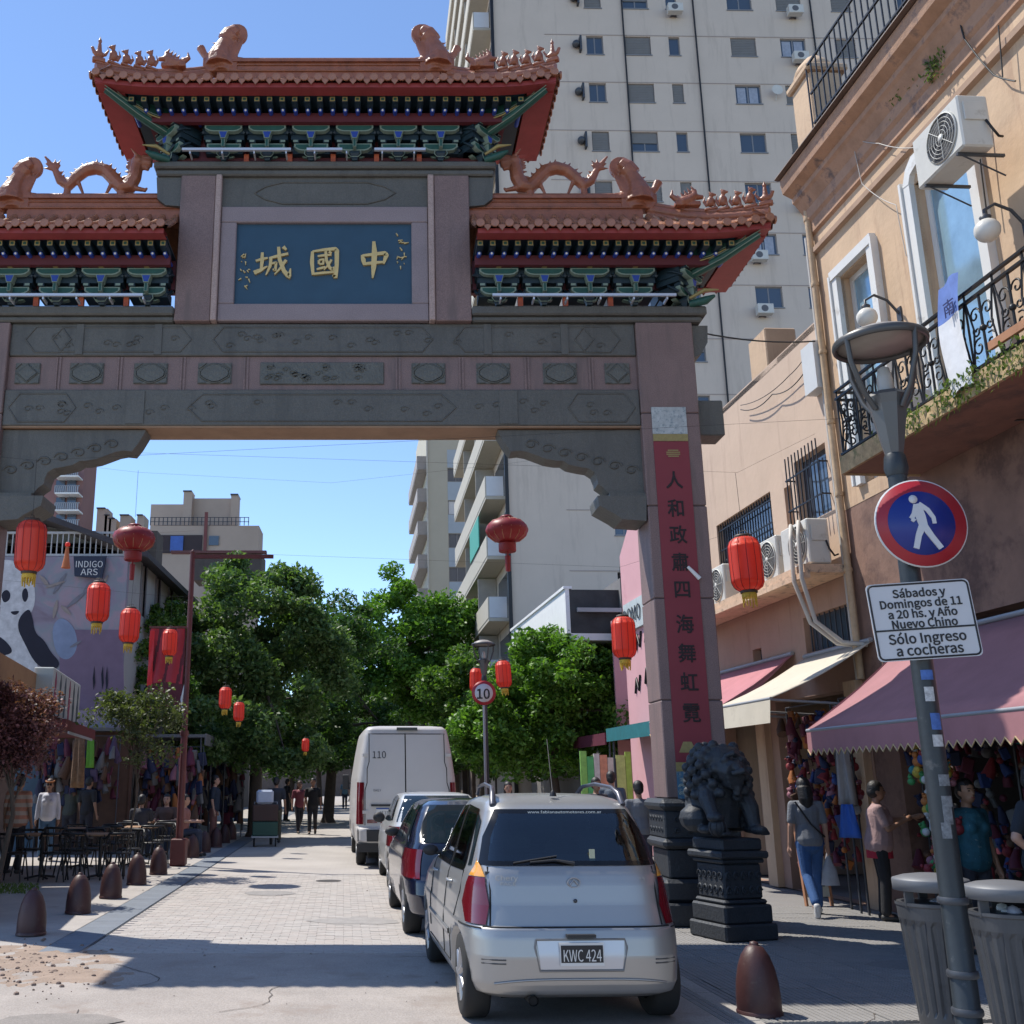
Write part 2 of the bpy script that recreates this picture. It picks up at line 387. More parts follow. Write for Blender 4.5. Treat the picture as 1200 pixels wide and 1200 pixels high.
def loop(mb, pts, y, r=.012, closed=True):
    P = [(a, y, b) for a, b in pts]
    if closed: P.append(P[0])
    mb.tube(P, r, 4)
m = MB()                                              # raised cartouches of the beams
def cart(cx, cz, w, h, n=.14):
    loop(m, [(cx-w/2, cz), (cx-w/2+n*.5, cz+h*.25), (cx-w/2+n, cz+h/2), (cx+w/2-n, cz+h/2), (cx+w/2-n*.5, cz+h*.25), (cx+w/2, cz), (cx+w/2-n*.5, cz-h*.25), (cx+w/2-n, cz-h/2), (cx-w/2+n, cz-h/2), (cx-w/2+n*.5, cz-h*.25)], 13.058 if cz > 7 else 13.038, .011)
for c in (GC,): cart(c, 7.485, 3.0, .36); cart(c, 6.49, 3.6, .38, .2)
for c in (-3.55, 3.55-1.6): cart(c, 7.485, 1.9, .36); 
for c in (-4.55, 2.95): cart(c, 7.485, .62, .38); cart(c, 6.49, .9, .4)
for x in (-3.05, -4.62+.5, 1.45, 2.5): m.box(x-.05, x+.05, 13.045, 13.06, 7.26, 7.71); 
for x in (-3.3, 1.7): m.box(x-.12, x+.12, 13.025, 13.04, 6.26, 6.73)
for i in range(60):
    cx = rnd.uniform(bl+.3, brr-.3); top = i % 2; cz = (7.485 if top else 6.49)+rnd.uniform(-.1, .1)
    m.tube([(cx+.07*math.cos(a)*(1-a/9), 13.056 if top else 13.036, cz+.05*math.sin(a)*(1-a/9)) for a in np.linspace(0, 6.5, 9)], .008, 3)
gpart(m, 'carved_relief', [greenst])
# frieze medallions
def medal(w, h, diamond=False):
    q = MB(); q.bbox(-w/2, w/2, -.015, .0, -h/2, h/2, b=.005)
    if diamond: P = [(-w*.42, 0), (-w*.2, h*.2), (0, h*.44), (w*.2, h*.2), (w*.42, 0), (w*.2, -h*.2), (0, -h*.44), (-w*.2, -h*.2)]
    else: P = [(w*.45*math.cos(a), h*.42*math.sin(a)*(1.0+.12*math.cos(4*a))) for a in np.linspace(0, 2*math.pi, 16)[:-1]]
    q.prism([(p[0]*.9, p[1]*.9) for p in P][::-1], -.035, -.014); q.tube([(a, -.018, b) for a, b in P+[P[0]]], .013, 4)
    for sx in (-1, 1):
        for sz in (-1, 1): q.prism([(sx*w*.47, sz*h*.47), (sx*w*.47, sz*h*.2), (sx*w*.25, sz*h*.47)][::(1 if sx*sz > 0 else -1)], -.03, -.014)
    return q.mesh('medallion', [greenst2])
md, ml = medal(.34, .30, True), medal(.46, .30)
for i, px in enumerate((33, 102, 177, 252, 502, 578, 656, 723)):
    p = atY(px, 435, 13.1); ob('medallion', md if i in (0, 7) else ml, gate, (p.x-GC, 13.098-GB[1], 7.0))
m = MB(); a, b = atY(305, 435, 13.1).x, atY(450, 435, 13.1).x; m.bbox(a, b, 13.075, 13.1, 6.84, 7.16, b=.01)
for i in range(26):
    cx = rnd.uniform(a+.1, b-.1); cz = rnd.uniform(6.9, 7.1); m.tube([(cx+.06*math.cos(t)*(1-t/9), 13.07, cz+.04*math.sin(t)*(1-t/9)) for t in np.linspace(0, 6.5, 9)], .009, 3)
gpart(m, 'frieze_plaque', [greenst2])
m = MB()
for px in (68, 140, 214, 288, 466, 540, 617, 692): p = atY(px, 435, 13.1); m.box(p.x-.03, p.x-.005, 13.085, 13.1, 6.76, 7.24); m.box(p.x+.015, p.x+.04, 13.085, 13.1, 6.76, 7.24)
for q_ in islands(m): gpart(q_, 'frieze_strip', [granite])
# upper part: frieze, frame, board
c0, c1 = mx(.655), .655
m = MB(); m.box(c0+.002, c1-.002, 13.04, 13.4, 9.49, 9.965); cz = 9.72
m.tube([(GC-1.0, 13.035, cz), (GC-.85, 13.035, cz+.1), (GC-.6, 13.035, cz+.17), (GC+.6, 13.035, cz+.17), (GC+.85, 13.035, cz+.1), (GC+1.0, 13.035, cz), (GC+.85, 13.035, cz-.1), (GC+.6, 13.035, cz-.17), (GC-.6, 13.035, cz-.17), (GC-.85, 13.035, cz-.1), (GC-1, 13.035, cz)], .013, 4)
gpart(m, 'upper_frieze', [greenst])
fr = mat('frame_granite', (.25, .20, .205), .6, var=.1, scale=2, speck=.15, bump=.1, bscale=80)
m = MB(); x0, x1, z0, z1 = c0+.003, c1-.003, 7.74, 9.486; bx0, bx1, bz0, bz1 = -2.03, .42, 7.995, 9.24
m.bbox(x0, x1, 13.0, 13.3, bz1, z1, b=.012); m.bbox(x0, x1, 13.0, 13.3, z0, bz0, b=.012); m.bbox(x0, bx0, 13.002, 13.3, bz0+.001, bz1-.001, b=.012); m.bbox(bx1, x1, 13.002, 13.3, bz0+.001, bz1-.001, b=.012)
gpart(m, 'board_frame', [fr])
m = MB(); m.box(bx0-.01, bx1+.01, 13.06, 13.2, bz0-.01, bz1+.01); board = gpart(m, 'name_board', [board_blue], label='dark blue board with three gold characters reading China town')
m = MB()
def ch(strokes, px, py, s):                            # strokes given in picture pixels of a 100 px cell
    p = atY(px, py, 13.05); q = MB()
    for n_, (pts, w) in enumerate(strokes): stroke(q, [(p.x+(a-50)*s/100, p.z-(b-50)*s/100) for a, b in pts], [k*s/100*1.15 for k in w], 13.03-.0012*n_, 13.06)
    gpart(q, 'gold_character', [gold])
ch([([(18, 36), (22, 50), (26, 66)], [5, 11, 7]), ([(20, 38), (50, 34), (80, 30), (84, 36), (76, 62)], [6, 8, 9, 11, 5]), ([(24, 63), (50, 59), (76, 57)], [7, 8, 5]), ([(50, -4), (52, 30), (50, 70), (47, 104)], [7, 13, 12, 4])], 438, 305, .52)
ch([([(14, 14), (13, 50), (17, 92)], [8, 11, 7]), ([(14, 14), (50, 8), (84, 5), (88, 12), (88, 60), (84, 100), (76, 92)], [5, 8, 10, 12, 11, 12, 3]), ([(30, 30), (50, 27), (72, 25)], [5, 7, 5]), ([(34, 44), (34, 56)], [7, 6]), ([(34, 43), (48, 41), (47, 56), (35, 57)], [5, 6, 6, 4]), ([(28, 74), (42, 70), (54, 66)], [5, 7, 5]), ([(54, 14), (57, 45), (66, 68), (76, 76), (79, 66)], [7, 8, 8, 9, 3]), ([(72, 42), (64, 58), (50, 76)], [6, 6, 3]), ([(64, 16), (72, 21)], [8, 5]), ([(18, 90), (50, 86), (80, 84)], [6, 7, 5])], 380, 308, .46)
ch([([(-2, 48), (18, 42), (34, 38)], [6, 8, 5]), ([(17, 20), (17, 50), (15, 78)], [7, 10, 6]), ([(-6, 88), (12, 80), (34, 66)], [12, 10, 3]), ([(38, 40), (58, 34), (96, 24)], [6, 8, 7]), ([(44, 38), (42, 66), (30, 96)], [8, 8, 3]), ([(46, 58), (60, 54), (58, 80), (50, 76)], [5, 7, 7, 3]), ([(66, 2), (70, 44), (84, 82), (100, 102), (104, 74)], [8, 10, 11, 12, 3]), ([(90, 46), (76, 70), (56, 94)], [8, 7, 3]), ([(80, 2), (90, 12)], [10, 6])], 320, 307, .46)
q = MB()
for bx_, ys in ((469, (280, 298, 307)), (287, (302, 317, 330))):
    for j, yy in enumerate(ys):
        for t in range(5):
            a = rnd.uniform(-5, 5); b = rnd.uniform(-6, 6); p = atY(bx_+a, yy+b, 13.05); p2 = atY(bx_+a+rnd.uniform(-5, 5), yy+b+rnd.uniform(-5, 5), 13.05)
            stroke(q, [(p.x, p.z), (p2.x+.012, p2.z)], [.018, .008], 13.035-.001*t, 13.06)
gpart(q, 'small_gold_signature', [gold])
m = MB(); m.bbox(mx(1.63), 1.63, 12.92, 13.62, 10.06, 10.165, b=.02); m.bbox(mx(1.60), 1.60, 12.97, 13.58, 9.967, 10.058, b=.02); gpart(m, 'upper_slab', [greenst])

# banner on the right pier
pl = lambda x, y: atY(x, y, 12.985)
zt, zb = pl(785, 517).z, pl(800, 893).z; xa = 3.60; xb = 4.06
ban_red = mat('banner_crimson', (.22, .030, .042), .6, var=.08, scale=2)
m = MB(); m.box(xa, xb, 12.988, 12.999, zb, zt); bn = gpart(m, 'couplet_banner', [ban_red], label='long crimson banner with nine black characters')
m = MB(); m.box(xa, xb, 12.984, 12.998, zt+.003, zt+.10)
m.box(xa, xb, 12.984, 12.998, zb-.11, zb-.003)
p = pl(789, 531); 
for k in range(4): m.box(p.x-.10+.02*abs(k-1.5), p.x+.10-.02*abs(k-1.5), 12.983, 12.988, p.z-.05+k*.027, p.z-.05+k*.027+.016)
p = pl(806, 876); m.prism([(p.x-.11, p.z-.06), (p.x+.11, p.z-.06), (p.x+.05, p.z+.07), (p.x-.05, p.z+.07)], 12.982, 12.988)
for q_ in islands(m): gpart(q_, 'banner_ornament', [yellow_p])
m = MB(); m.box(xa, xb, 12.986, 12.999, zt+.103, pl(785, 477).z); gpart(m, 'pale_panel', [mat('pale_grey_panel', (.42, .45, .45), .6, var=.2, scale=14, stain=(.20, .25, .27), sscale=16, sthr=.5)])
wave = mat('wave_print', (.05, .15, .24), .6, var=.3, scale=12, stain=(.30, .34, .30), sscale=18, sthr=.53)
m = MB(); m.box(xa, xb, 12.986, 12.999, pl(800, 945).z, zb-.113)
gpart(m, 'wave_panel', [wave])
m = MB()
for i in range(5):
    for j in range(3): 
        for r_ in (.04, .025): m.tube([(xa+.05+i*.09+r_*math.cos(t), 12.984, zb-.30-.09*j+r_*math.sin(t)) for t in np.linspace(.2, 3, 6)], .005, 3)
gpart(m, 'wave_lines', [mat('pale_wave_line', (.45, .5, .42), .6, var=.1)])
ink = mat('banner_black_ink', (.015, .008, .01), .6, var=0)
for c, (cx, cy) in zip('人和政肅四海舞虹霓', ((788, 564), (791, 597), (793, 628), (795, 660), (797, 692), (800, 733), (803, 767), (805, 801), (807, 837))):
    p = pl(cx, cy); text(c, .25, ink, gate, (3.835-GC, 12.985-13.3, p.z), name='banner_character', ext=.001, bev=.0045, sx=.92)
m = MB(); a = atY(806, 664, 12.97); b = atY(820, 678, 12.97); m.tube([a, b], [.02, .03], 8); gpart(m, 'banner_clamp', [white_p])
# light rails in front of the brackets
for x0, x1, z in ((1.50, 3.98, 8.0), (mx(3.98), mx(1.62), 8.0), (mx(1.2), mx(-.35)-.02, 10.235), (-.10, .62, 10.235), (-1.05, -.55, 10.235)):
    m = MB(); m.box(x0, x1, 12.74, 12.78, z-.018, z+.018)
    for k in range(int((x1-x0)/.45)+1): m.box(x0+.1+k*.45, x0+.12+k*.45, 12.76, 12.93, z-.06, z-.02)
    gpart(m, 'light_rail', [alum])

# ---------------------------------------------------------------- painted brackets
def arm(q, w, y, z, h, d=.07, mi=0):
    P = [(-w/2, h), (-w/2, h*.55), (-w/2+.05, h*.12), (-w/2+.10, 0), (w/2-.10, 0), (w/2-.05, h*.12), (w/2, h*.55), (w/2, h)]
    q.prism([(a, z+b) for a, b in P][::-1], y, y+d, mi=3)
    q.prism([(a*(1-.022/w*2), z+h*.5+(b-h*.5)*.66) for a, b in P][::-1], y-.006, y+.001, mi=mi)
def bracket():
    q = MB()
    q.lathe([(.045, 0), (.06, .05), (.085, .09), (.085, .12)], 4, (0, .02, 0), 1, False, ph=.5)
    q.tube([(-.07, -.062, .12), (-.085, -.062, .07), (-.05, -.05, .03), (.05, -.05, .03), (.085, -.062, .07), (.07, -.062, .12)], .006, 4, 3)
    arm(q, .30, .10, .10, .09); arm(q, .44, -.03, .135, .105); q.box(-.24, .24, .04, .3, .13, .25, 1)
    for sx in (-1, 1):
        q.box(sx*.19-.035, sx*.19+.035, -.05, .05, .242, .285, 1); q.box(sx*.20-.03, sx*.20+.03, -.055, -.05, .25, .28, 3)
    q.prism([(-.06, .36), (.06, .36), (.032, .255), (-.032, .255)], -.135, -.03, mi=3); q.prism([(-.048, .35), (.048, .35), (.024, .265), (-.024, .265)], -.141, -.134, mi=2)
    q.box(-.022, .022, -.12, -.04, .14, .25, 3); q.box(-.014, .014, -.125, -.119, .145, .245, 0)
    q.box(-.26, .26, -.04, .3, .29, .37, 1); arm(q, .48, -.13, .36, .095); q.box(-.28, .28, -.06, .3, .37, .52, 1)
    for sx in (-1, 1): q.box(sx*.20-.04, sx*.20+.04, -.15, -.05, .458, .53, 1); q.tube([(sx*.20-.035, -.153, .525), (sx*.20-.03, -.153, .475), (sx*.20+.03, -.153, .475), (sx*.20+.035, -.153, .525)], .005, 4, 3)
    for sx in (-1, 1):                       # side arms turning back
        q.tube([(sx*.24, -.02, .14), (sx*.28, .05, .2), (sx*.27, .12, .26)], .02, 4, 1); q.tube([(sx*.26, -.1, .36), (sx*.30, 0, .42), (sx*.29, .1, .46)], .02, 4, 1)
    q.box(-.03, .03, -.16, -.08, .46, .53, 4)
    return q.mesh('painted_bracket', [br_green, br_teal, br_blue, br_line, yellow_p])
brm = bracket()

# roofs ------------------------------------------------------------------
def et_mesh():
    q = MB(); n = 8
    for k in range(n):
        a0, a1 = math.pi*k/n, math.pi*(k+1)/n
        q.add([(.052*math.cos(a0), 0, .052*math.sin(a0)), (.052*math.cos(a1), 0, .052*math.sin(a1)), (.052*math.cos(a1), .26, .052*math.sin(a1)+.13), (.052*math.cos(a0), .26, .052*math.sin(a0)+.13)], [(0, 1, 2, 3)], 0, True)
    q.lathe([(.001, 0), (.03, .004), (.056, .0), (.06, .01), (.056, .025)], 10, (0, 0, 0), 0)
    o = len(q.v)-50
    for i in range(o, len(q.v)): x, y, z = q.v[i]; q.v[i] = (x, -z-.005, y+.012)
    return q.mesh('eave_tile', [tile_m])
def dr_mesh():
    q = MB(); rows = []
    for s in (0, 1):
        rows.append([(-.07+.14*k/8, .0+.25*s, -.045*math.sin(math.pi*k/8)+.012+.13*s) for k in range(9)])
    q.grid(rows, smooth=True)
    q.add([(-.06, -.004, .0), (0, -.008, -.085), (.06, -.004, 0), (0, -.004, .01)], [(0, 1, 2, 3)]); q.add([(-.06, .008, .0), (0, .004, -.085), (.06, .008, 0), (0, .008, .01)], [(3, 2, 1, 0)])
    return q.mesh('drip_tile', [tile_m])
etm, drm = et_mesh(), dr_mesh()
ra_m = MB(); ra_m.box(-.042, .042, 0, .35, -.042, .042, 1); ra_m.box(-.034, .034, -.003, 0, -.034, .034, 2); ra_m.box(-.02, .02, -.005, -.003, -.02, .02, 0); ra_m = ra_m.mesh('rafter', [br_green, br_teal, yellow_p])
rd_m = MB(); rd_m.tube([(0, 0, 0), (0, .4, .03)], .03, 8, 0); rd_m.ball((0, -.002, 0), .017, 6, 4, 1); rd_m = rd_m.mesh('round_rafter', [br_blue, white_p])
fig = None
def beast_mesh():
    q = MB(); q.ball((0, 0, .10), .045, 8, 6, sz=1.5); q.ball((.015, 0, .19), .03, 8, 6); q.tube([(.03, 0, .19), (.065, 0, .18)], [.02, .012], 6); q.tube([(-.04, 0, .05), (-.075, 0, .12), (-.05, 0, .19)], [.02, .015, .005], 6)
    q.tube([(.03, 0, .12), (.045, 0, .0)], [.018, .014], 6); q.box(-.07, .07, -.035, .035, -.02, .01)
    for s in (-1, 1): q.cone((0, s*.015, .21), (-.2, 0, 1), .012, .04)
    return remesh(q, .009, 2)
def rider_mesh():
    q = MB(); q.ball((0, 0, .08), .04, 8, 6, sx=1.6); q.tube([(.05, 0, .09), (.08, 0, .16)], [.025, .02], 6); q.tube([(0, 0, .1), (0, 0, .22)], [.035, .02], 6); q.ball((0, 0, .25), .024, 8, 6); q.cone((0, 0, .26), (0, 0, 1), .02, .06)
    q.tube([(-.06, 0, .08), (-.10, 0, .16), (-.08, 0, .2)], [.02, .012, .004], 6); q.box(-.07, .07, -.035, .035, -.02, .03); return remesh(q, .009, 2)
bm_, rm_ = beast_mesh(), rider_mesh()
for x in (bm_, rm_): x.materials.append(terracotta)
def chiwen_mesh():                                    # tail curls inward (+x), faces inward
    q = MB()
    q.tube([(-.02, 0, 0), (-.02, 0, .14), (.01, 0, .27), (.06, 0, .39), (.12, 0, .47)], [.19, .165, .12, .095, .10], 10, flat=1, cap=True); q.lathe([(.001, -.085), (.115, -.08), (.135, -.03), (.135, .03), (.115, .08), (.001, .085)], 20, (0, 0, 0)); n_ = 120; q.v[-n_:] = [(.165+a, c, .50+b) for a, b, c in q.v[-n_:]]; q.tube([(.02, 0, .40), (.09, 0, .50), (.17, 0, .56)], [.1, .1, .07], 8)
    q.box(-.22, .20, -.07, .07, -.10, .10); q.tube([(.08, 0, .10), (.20, 0, .09), (.27, 0, .12)], [.09, .06, .03], 8); q.tube([(.08, 0, .0), (.22, 0, -.02)], [.07, .03], 8); q.ball((.10, .06, .14), .03); q.ball((.10, -.06, .14), .03)
    q.tube([(-.12, 0, .08), (-.22, 0, .20), (-.27, 0, .30)], [.06, .045, .055], 8); q.cone((-.26, 0, .28), (-.4, 0, 1), .05, .05)
    for k in range(5): q.cone((-.10+.01*k, 0, .10+.06*k), (-1, 0, .5), .03, .09)
    return remesh(q, .012, 2)
cwm = chiwen_mesh(); cwm.materials.append(terracotta)
def lead_beast():
    q = MB(); q.tube([(.12, 0, 0), (.0, 0, .05), (-.08, 0, .12), (-.1, 0, .22)], [.08, .075, .06, .02], 8); q.tube([(-.1, 0, .10), (-.20, 0, .10)], [.045, .03], 8)
    for k in range(5): q.cone((.12-.05*k, 0, .06+.035*k), (.5, 0, 1), .03, .11)
    q.tube([(.15, 0, .05), (.24, 0, .12), (.22, 0, .22)], [.05, .035, .01], 6); q.box(-.15, .2, -.05, .05, -.05, .02); return remesh(q, .011, 2)
lbm = lead_beast(); lbm.materials.append(terracotta)

def roof(x0, x1, ye, yb, ze, zr, hipL, hipR, rx0, rx1, bcent, bz, zs):
    """hipped or one-sided tiled roof; bcent bracket centres"""
    yr = (ye+yb)/2
    def lift(x):
        l = 0
        if hipR: l += .10*max(0, (x-(x1-1.0)))**2
        if hipL: l += .10*max(0, ((x0+1.0)-x))**2
        return l
    g = lambda s: .72*s+.28*s*s
    # sheathing (one closed shell: slopes above, boards below)
    m = MB(); nx = 30
    for (ya, yb_) in ((ye, yr), (yb, yr)):
        rows = []
        for j in range(7):
            s = j/6; r = []
            for i in range(nx+1):
                x = x0+(x1-x0)*i/nx; xx = x
                if hipL: xx = max(xx, x0+(rx0-x0)*s)
                if hipR: xx = min(xx, x1+(rx1-x1)*s)
                r.append((xx, ya+(yb_-ya)*s, ze+(zr-ze)*g(s)+lift(x)*(1-s)+.01))
            rows.append(r)
        m.grid(rows, flip=(ya == yb))
    for hx, rx, on in ((x0, rx0, hipL), (x1, rx1, hipR)):
        if on:
            rows = [[(hx+(rx-hx)*s, ye+(yr-ye)*s+(yb-ye)*(1-s)*k/8, ze+(zr-ze)*g(s)+.10*(1-s)+.01) for k in range(9)] for s in np.linspace(0, 1, 7)]
            m.grid(rows, flip=(hx == x1))
    gpart(m, 'roof_slope', [tile_m])
    rt = MB(); sp = .19; n = int((x1-x0)/sp)
    for i in range(n+1):
        x = x0+.06+(x1-x0-.12)*i/n; smax = 1
        if hipL: smax = min(smax, (x-x0)/(rx0-x0))
        if hipR: smax = min(smax, (x1-x)/(x1-rx1))
        for back in (0, 1):
            ya = yb if back else ye; z = ze+lift(x)+.03
            o = ob('eave_tile', etm, gate, (x-GB[0], ya-GB[1]+(.02 if back else -.02), z)); 
            if back: o.rotation_euler.z = math.pi
            if i < n:
                xd = x+(x1-x0-.12)/n/2; o = ob('drip_tile', drm, gate, (xd-GB[0], ya-GB[1]+(.02 if back else -.02), ze+lift(xd)+.02))
                if back: o.rotation_euler.z = math.pi
            if smax > .3:
                P = [(x, ya+(yr-ya)*s, ze+(zr-ze)*g(s)+lift(x)*(1-s)+.03) for s in np.linspace(.2, smax, 5)]
                rt.tube(P, .05, 6, cap=False)
    for hx, rx, on in ((x0, rx0, hipL), (x1, rx1, hipR)):
        if on:
            k = int((yb-ye)/.17); sg = 1 if hx == x0 else -1
            for i in range(k+1):
                y = ye+.06+(yb-ye-.12)*i/k
                o = ob('eave_tile', etm, gate, (hx-GB[0]-.02*sg, y-GB[1], ze+.13)); o.rotation_euler.z = -math.pi/2*sg
                if i < k: o = ob('drip_tile', drm, gate, (hx-GB[0]-.02*sg, y-GB[1]+.08, ze+.12)); o.rotation_euler.z = -math.pi/2*sg
                s1 = 1-abs(y-yr)/((yb-ye)/2)
                if s1 > .3: rt.tube([(hx+(rx-hx)*s, y, ze+(zr-ze)*g(s)+.10*(1-s)+.03) for s in np.linspace(.2, s1, 4)], .05, 6, cap=False)
    gpart(rt, 'roof_tile_rows', [tile_m], kind='stuff')
    # red eave boards, flat under the tiles
    m = MB(); nx = 24
    def strip(yA, yB, zo=0., th=.03):
        top = []; bot = []
        for i in range(nx+1):
            x = x0+.03+(x1-x0-.06)*i/nx; z = ze-.07+lift(x)+zo; top.append(x); bot.append(z)
        for i in range(nx):
            a, b = top[i], top[i+1]
            m.add([(a, yA, bot[i]), (b, yA, bot[i+1]), (b, yB, bot[i+1]+.02), (a, yB, bot[i]+.02), (a, yA, bot[i]+th), (b, yA, bot[i+1]+th), (b, yB, bot[i+1]+th+.02), (a, yB, bot[i]+th+.02)], [(0, 3, 2, 1), (4, 5, 6, 7), (0, 1, 5, 4), (3, 7, 6, 2)])
    strip(ye+.03, ye+.24, th=.07); strip(yb-.24, yb-.03, th=.07)
    for hx, on in ((x0, hipL), (x1, hipR)):
        if on:
            sg = 1 if hx == x0 else -1; a, b = sorted((hx+sg*.035, hx+sg*.40)); m.box(a, b, ye+.24, yb-.24, ze-.02, ze+.06)
            m.box(a, b, ye+.04, ye+.24, ze-.0, ze+.062); m.box(a, b, yb-.24, yb-.04, ze-.0, ze+.062)
    gpart(m, 'eave_board', [eave_red])
    # rafters and soffit
    bx0 = x0+(.44 if hipL else .03); bx1 = x1-(.44 if hipR else .03)
    m = MB(); m.box(bx0, bx1, ye+.24, yb-.24, ze-.03, ze-.0); gpart(m, 'soffit_board', [br_teal])
    n = int((bx1-bx0)/.173)
    for i in range(n+1):
        x = bx0+.05+(bx1-bx0-.1)*i/n
        ob('rafter', ra_m, gate, (x-GB[0], ye+.25-GB[1], ze-.095)); ob('round_rafter', rd_m, gate, (x-GB[0], ye+.40-GB[1], ze-.165))
    m = MB(); wx0 = x0+(1.0 if hipL else .02); wx1 = x1-(1.0 if hipR else .02)
    m.box(bx0+.25*hipL, bx1-.25*hipR, ye+.50, ye+.58, ze-.28, ze-.14); m.box(bx0+.25*hipL, bx1-.25*hipR, yb-.58, yb-.50, ze-.28, ze-.14)
    m.box(wx0, wx1, ye+.86, ye+.90, bz+zs, ze-.03)
    for hx, on, sg in ((x0, hipL, 1), (x1, hipR, -1)):
        if on: a, b = sorted((hx+sg*.68, hx+sg*.76)); m.box(a, b, ye+.581, yb-.581, ze-.28, ze-.14)
    gpart(m, 'eave_beam', [beam_red])
    if True:
        m = MB()
        for a, b in zip(bcent[:-1], bcent[1:]): c = (a+b)/2; m.box(c-.035, c+.035, ye+.80, ye+.86, bz+.0, bz+.16)
        [gpart(q_, 'orange_prop', [mat('orange_paint', (.48, .10, .035), .5)]) for q_ in islands(m)]
    for c in bcent: o = ob('painted_bracket', brm, gate, (c-GB[0], ye+.72-GB[1], bz)); o.scale = (1.1, 1.05, 1.06)
    for hx, on, sg in ((x0, hipL, 1), (x1, hipR, -1)):
        if not on: continue
        cx, cy = hx+sg*.98, ye+.78
        for k, ang in enumerate((sg*-.785, sg*-1.571)):
            o = ob('corner_bracket', brm, gate, (cx-GB[0]-sg*.02*k, cy-GB[1]+.18*k, bz)); o.rotation_euler.z = ang
        for yy in (ye+1.28,): o = ob('corner_bracket', brm, gate, (cx-GB[0]-sg*.02, yy-GB[1], bz)); o.rotation_euler.z = -sg*1.571
        m = MB(); A = Vector((cx, cy, ze-.33)); B = Vector((hx+sg*.16, ye+.13, ze-.03)); mid = (A+B)/2+Vector((0, 0, -.03))
        m.tube([A, mid, B], [.075, .07, .05], 6); d = Vector((sg*.5, -.6, 0)).normalized()*.05
        for off in (.05, -.03): m.tube([A+Vector((0, -.075, off)), mid+Vector((0, -.075, off)), B+Vector((0, -.055, off*.6))], .008, 4, 1)
        # green corner panel with its pale wavy edge
        pts = [(hx+sg*.30, ye+.22), (hx+sg*.40, ye+.30), (hx+sg*.56, ye+.38), (hx+sg*.72, ye+.46), (hx+sg*.98, ye+.58)]
        zz = ze-.03
        for i in range(4):
            a, b = pts[i], pts[i+1]; m.add([(a[0], a[1], zz-.05*i), (b[0], b[1], zz-.05*(i+1)), (b[0], b[1], zz+.01), (a[0], a[1], zz+.01)], [(0, 1, 2, 3)], 0)
        m.tube([(p[0], p[1]-.01, zz-.05*i-.02*(i % 2)) for i, p in enumerate(pts)], .011, 5, 2)
        m.tube([(p[0], p[1]-.012, zz-.05*i+.03-.02*(i % 2)) for i, p in enumerate(pts)], .006, 5, 1)
        gpart(m, 'corner_beam', [br_green, br_line, yellow_p])
        # hanging dragon-head end of the corner beam
        m = MB(); m.tube([(cx-sg*.02, cy-.04, bz+.02), (cx-sg*.22, cy-.12, bz+.04), (cx-sg*.34, cy-.14, bz+.10)], [.05, .06, .02], 7); m.tube([(cx-sg*.02, cy-.06, bz+.1), (cx-sg*.2, cy-.14, bz+.18), (cx-sg*.38, cy-.2, bz+.16)], [.02, .03, .008], 6, 1)
        gpart(m, 'corner_beam_head', [br_green, yellow_p])
    # ridge
    m = MB(); a = rx0 if hipL else x0; b = rx1 if hipR else x1
    m.box(a, b, yr-.09, yr+.09, zr-.12, zr+.06); m.box(a, b, yr-.065, yr+.065, zr+.06, zr+.26); m.box(a, b, yr-.10, yr+.10, zr+.26, zr+.30)
    m.tube([(a, yr, zr+.33), (b, yr, zr+.33)], .055, 10); m.tube([(a, yr-.07, zr+.12), (b, yr-.07, zr+.12)], .02, 6); m.tube([(a, yr-.07, zr+.22), (b, yr-.07, zr+.22)], .015, 6)
    gpart(m, 'ridge', [terracotta])
    for hx, rx, on, sg in ((x0, rx0, hipL, 1), (x1, rx1, hipR, -1)):
        if not on: continue
        for ys, yy in ((ye, 0), (yb, 1)):
            m = MB(); P0 = Vector((rx-sg*.1, yr, zr+.14)); P1 = Vector((hx+sg*.03, ys+(.03 if not yy else -.03), ze+.24)); pts = [P0.lerp(P1, t)+Vector((0, 0, -.10*math.sin(math.pi*t))) for t in np.linspace(0, 1, 7)]
            m.tube(pts, .075, 6, flat=.8); m.tube([p+Vector((0, 0, .085)) for p in pts], .035, 6); m.tube([p+Vector((0, 0, -.09)) for p in pts], .06, 6)
            gpart(m, 'hip_ridge', [terracotta])
            if yy == 0:
                for k, t in enumerate((.98, .86, .75, .64, .54)):
                    p = P0.lerp(P1, t)+Vector((0, 0, .12-.10*math.sin(math.pi*t)))
                    o = ob('ridge_figure', rm_ if k == 0 else bm_, gate, p-Vector(GB)); o.scale = (1.25, 1.25, rnd.uniform(1.1, 1.35)); o.rotation_euler.z = 0 if sg < 0 else math.pi; o.rotation_euler.z += sg*rnd.uniform(.3, .6)
                p = P0.lerp(P1, .36)+Vector((0, 0, .10)); o = ob('hip_ridge_beast', lbm, gate, p-Vector(GB)); o.scale = (sg, 1, 1); o.rotation_euler.z = 0
        p = Vector((rx+sg*.05, yr, zr+.22)); o = ob('ridge_end_dragon', cwm, gate, p-Vector(GB)); o.scale = (sg*1.22, 1.25, 1.18)
roof(-3.97, 2.43, 12.2, 14.12, 10.92, 11.66, True, True, -2.42, .86, [-2.24, -1.62, -1.0, -.38, .24, .84-.0], 10.165, .03)
roof(1.24, 5.17, 12.2, 14.12, 8.70, 9.40, False, True, 1.24, 3.70, [1.60, 2.22, 2.84, 3.46], 7.932, .30)
roof(mx(5.17), mx(1.24), 12.2, 14.12, 8.70, 9.40, True, False, mx(3.70), mx(1.24), [mx(3.46), mx(2.84), mx(2.22), mx(1.60)], 7.932, .30)

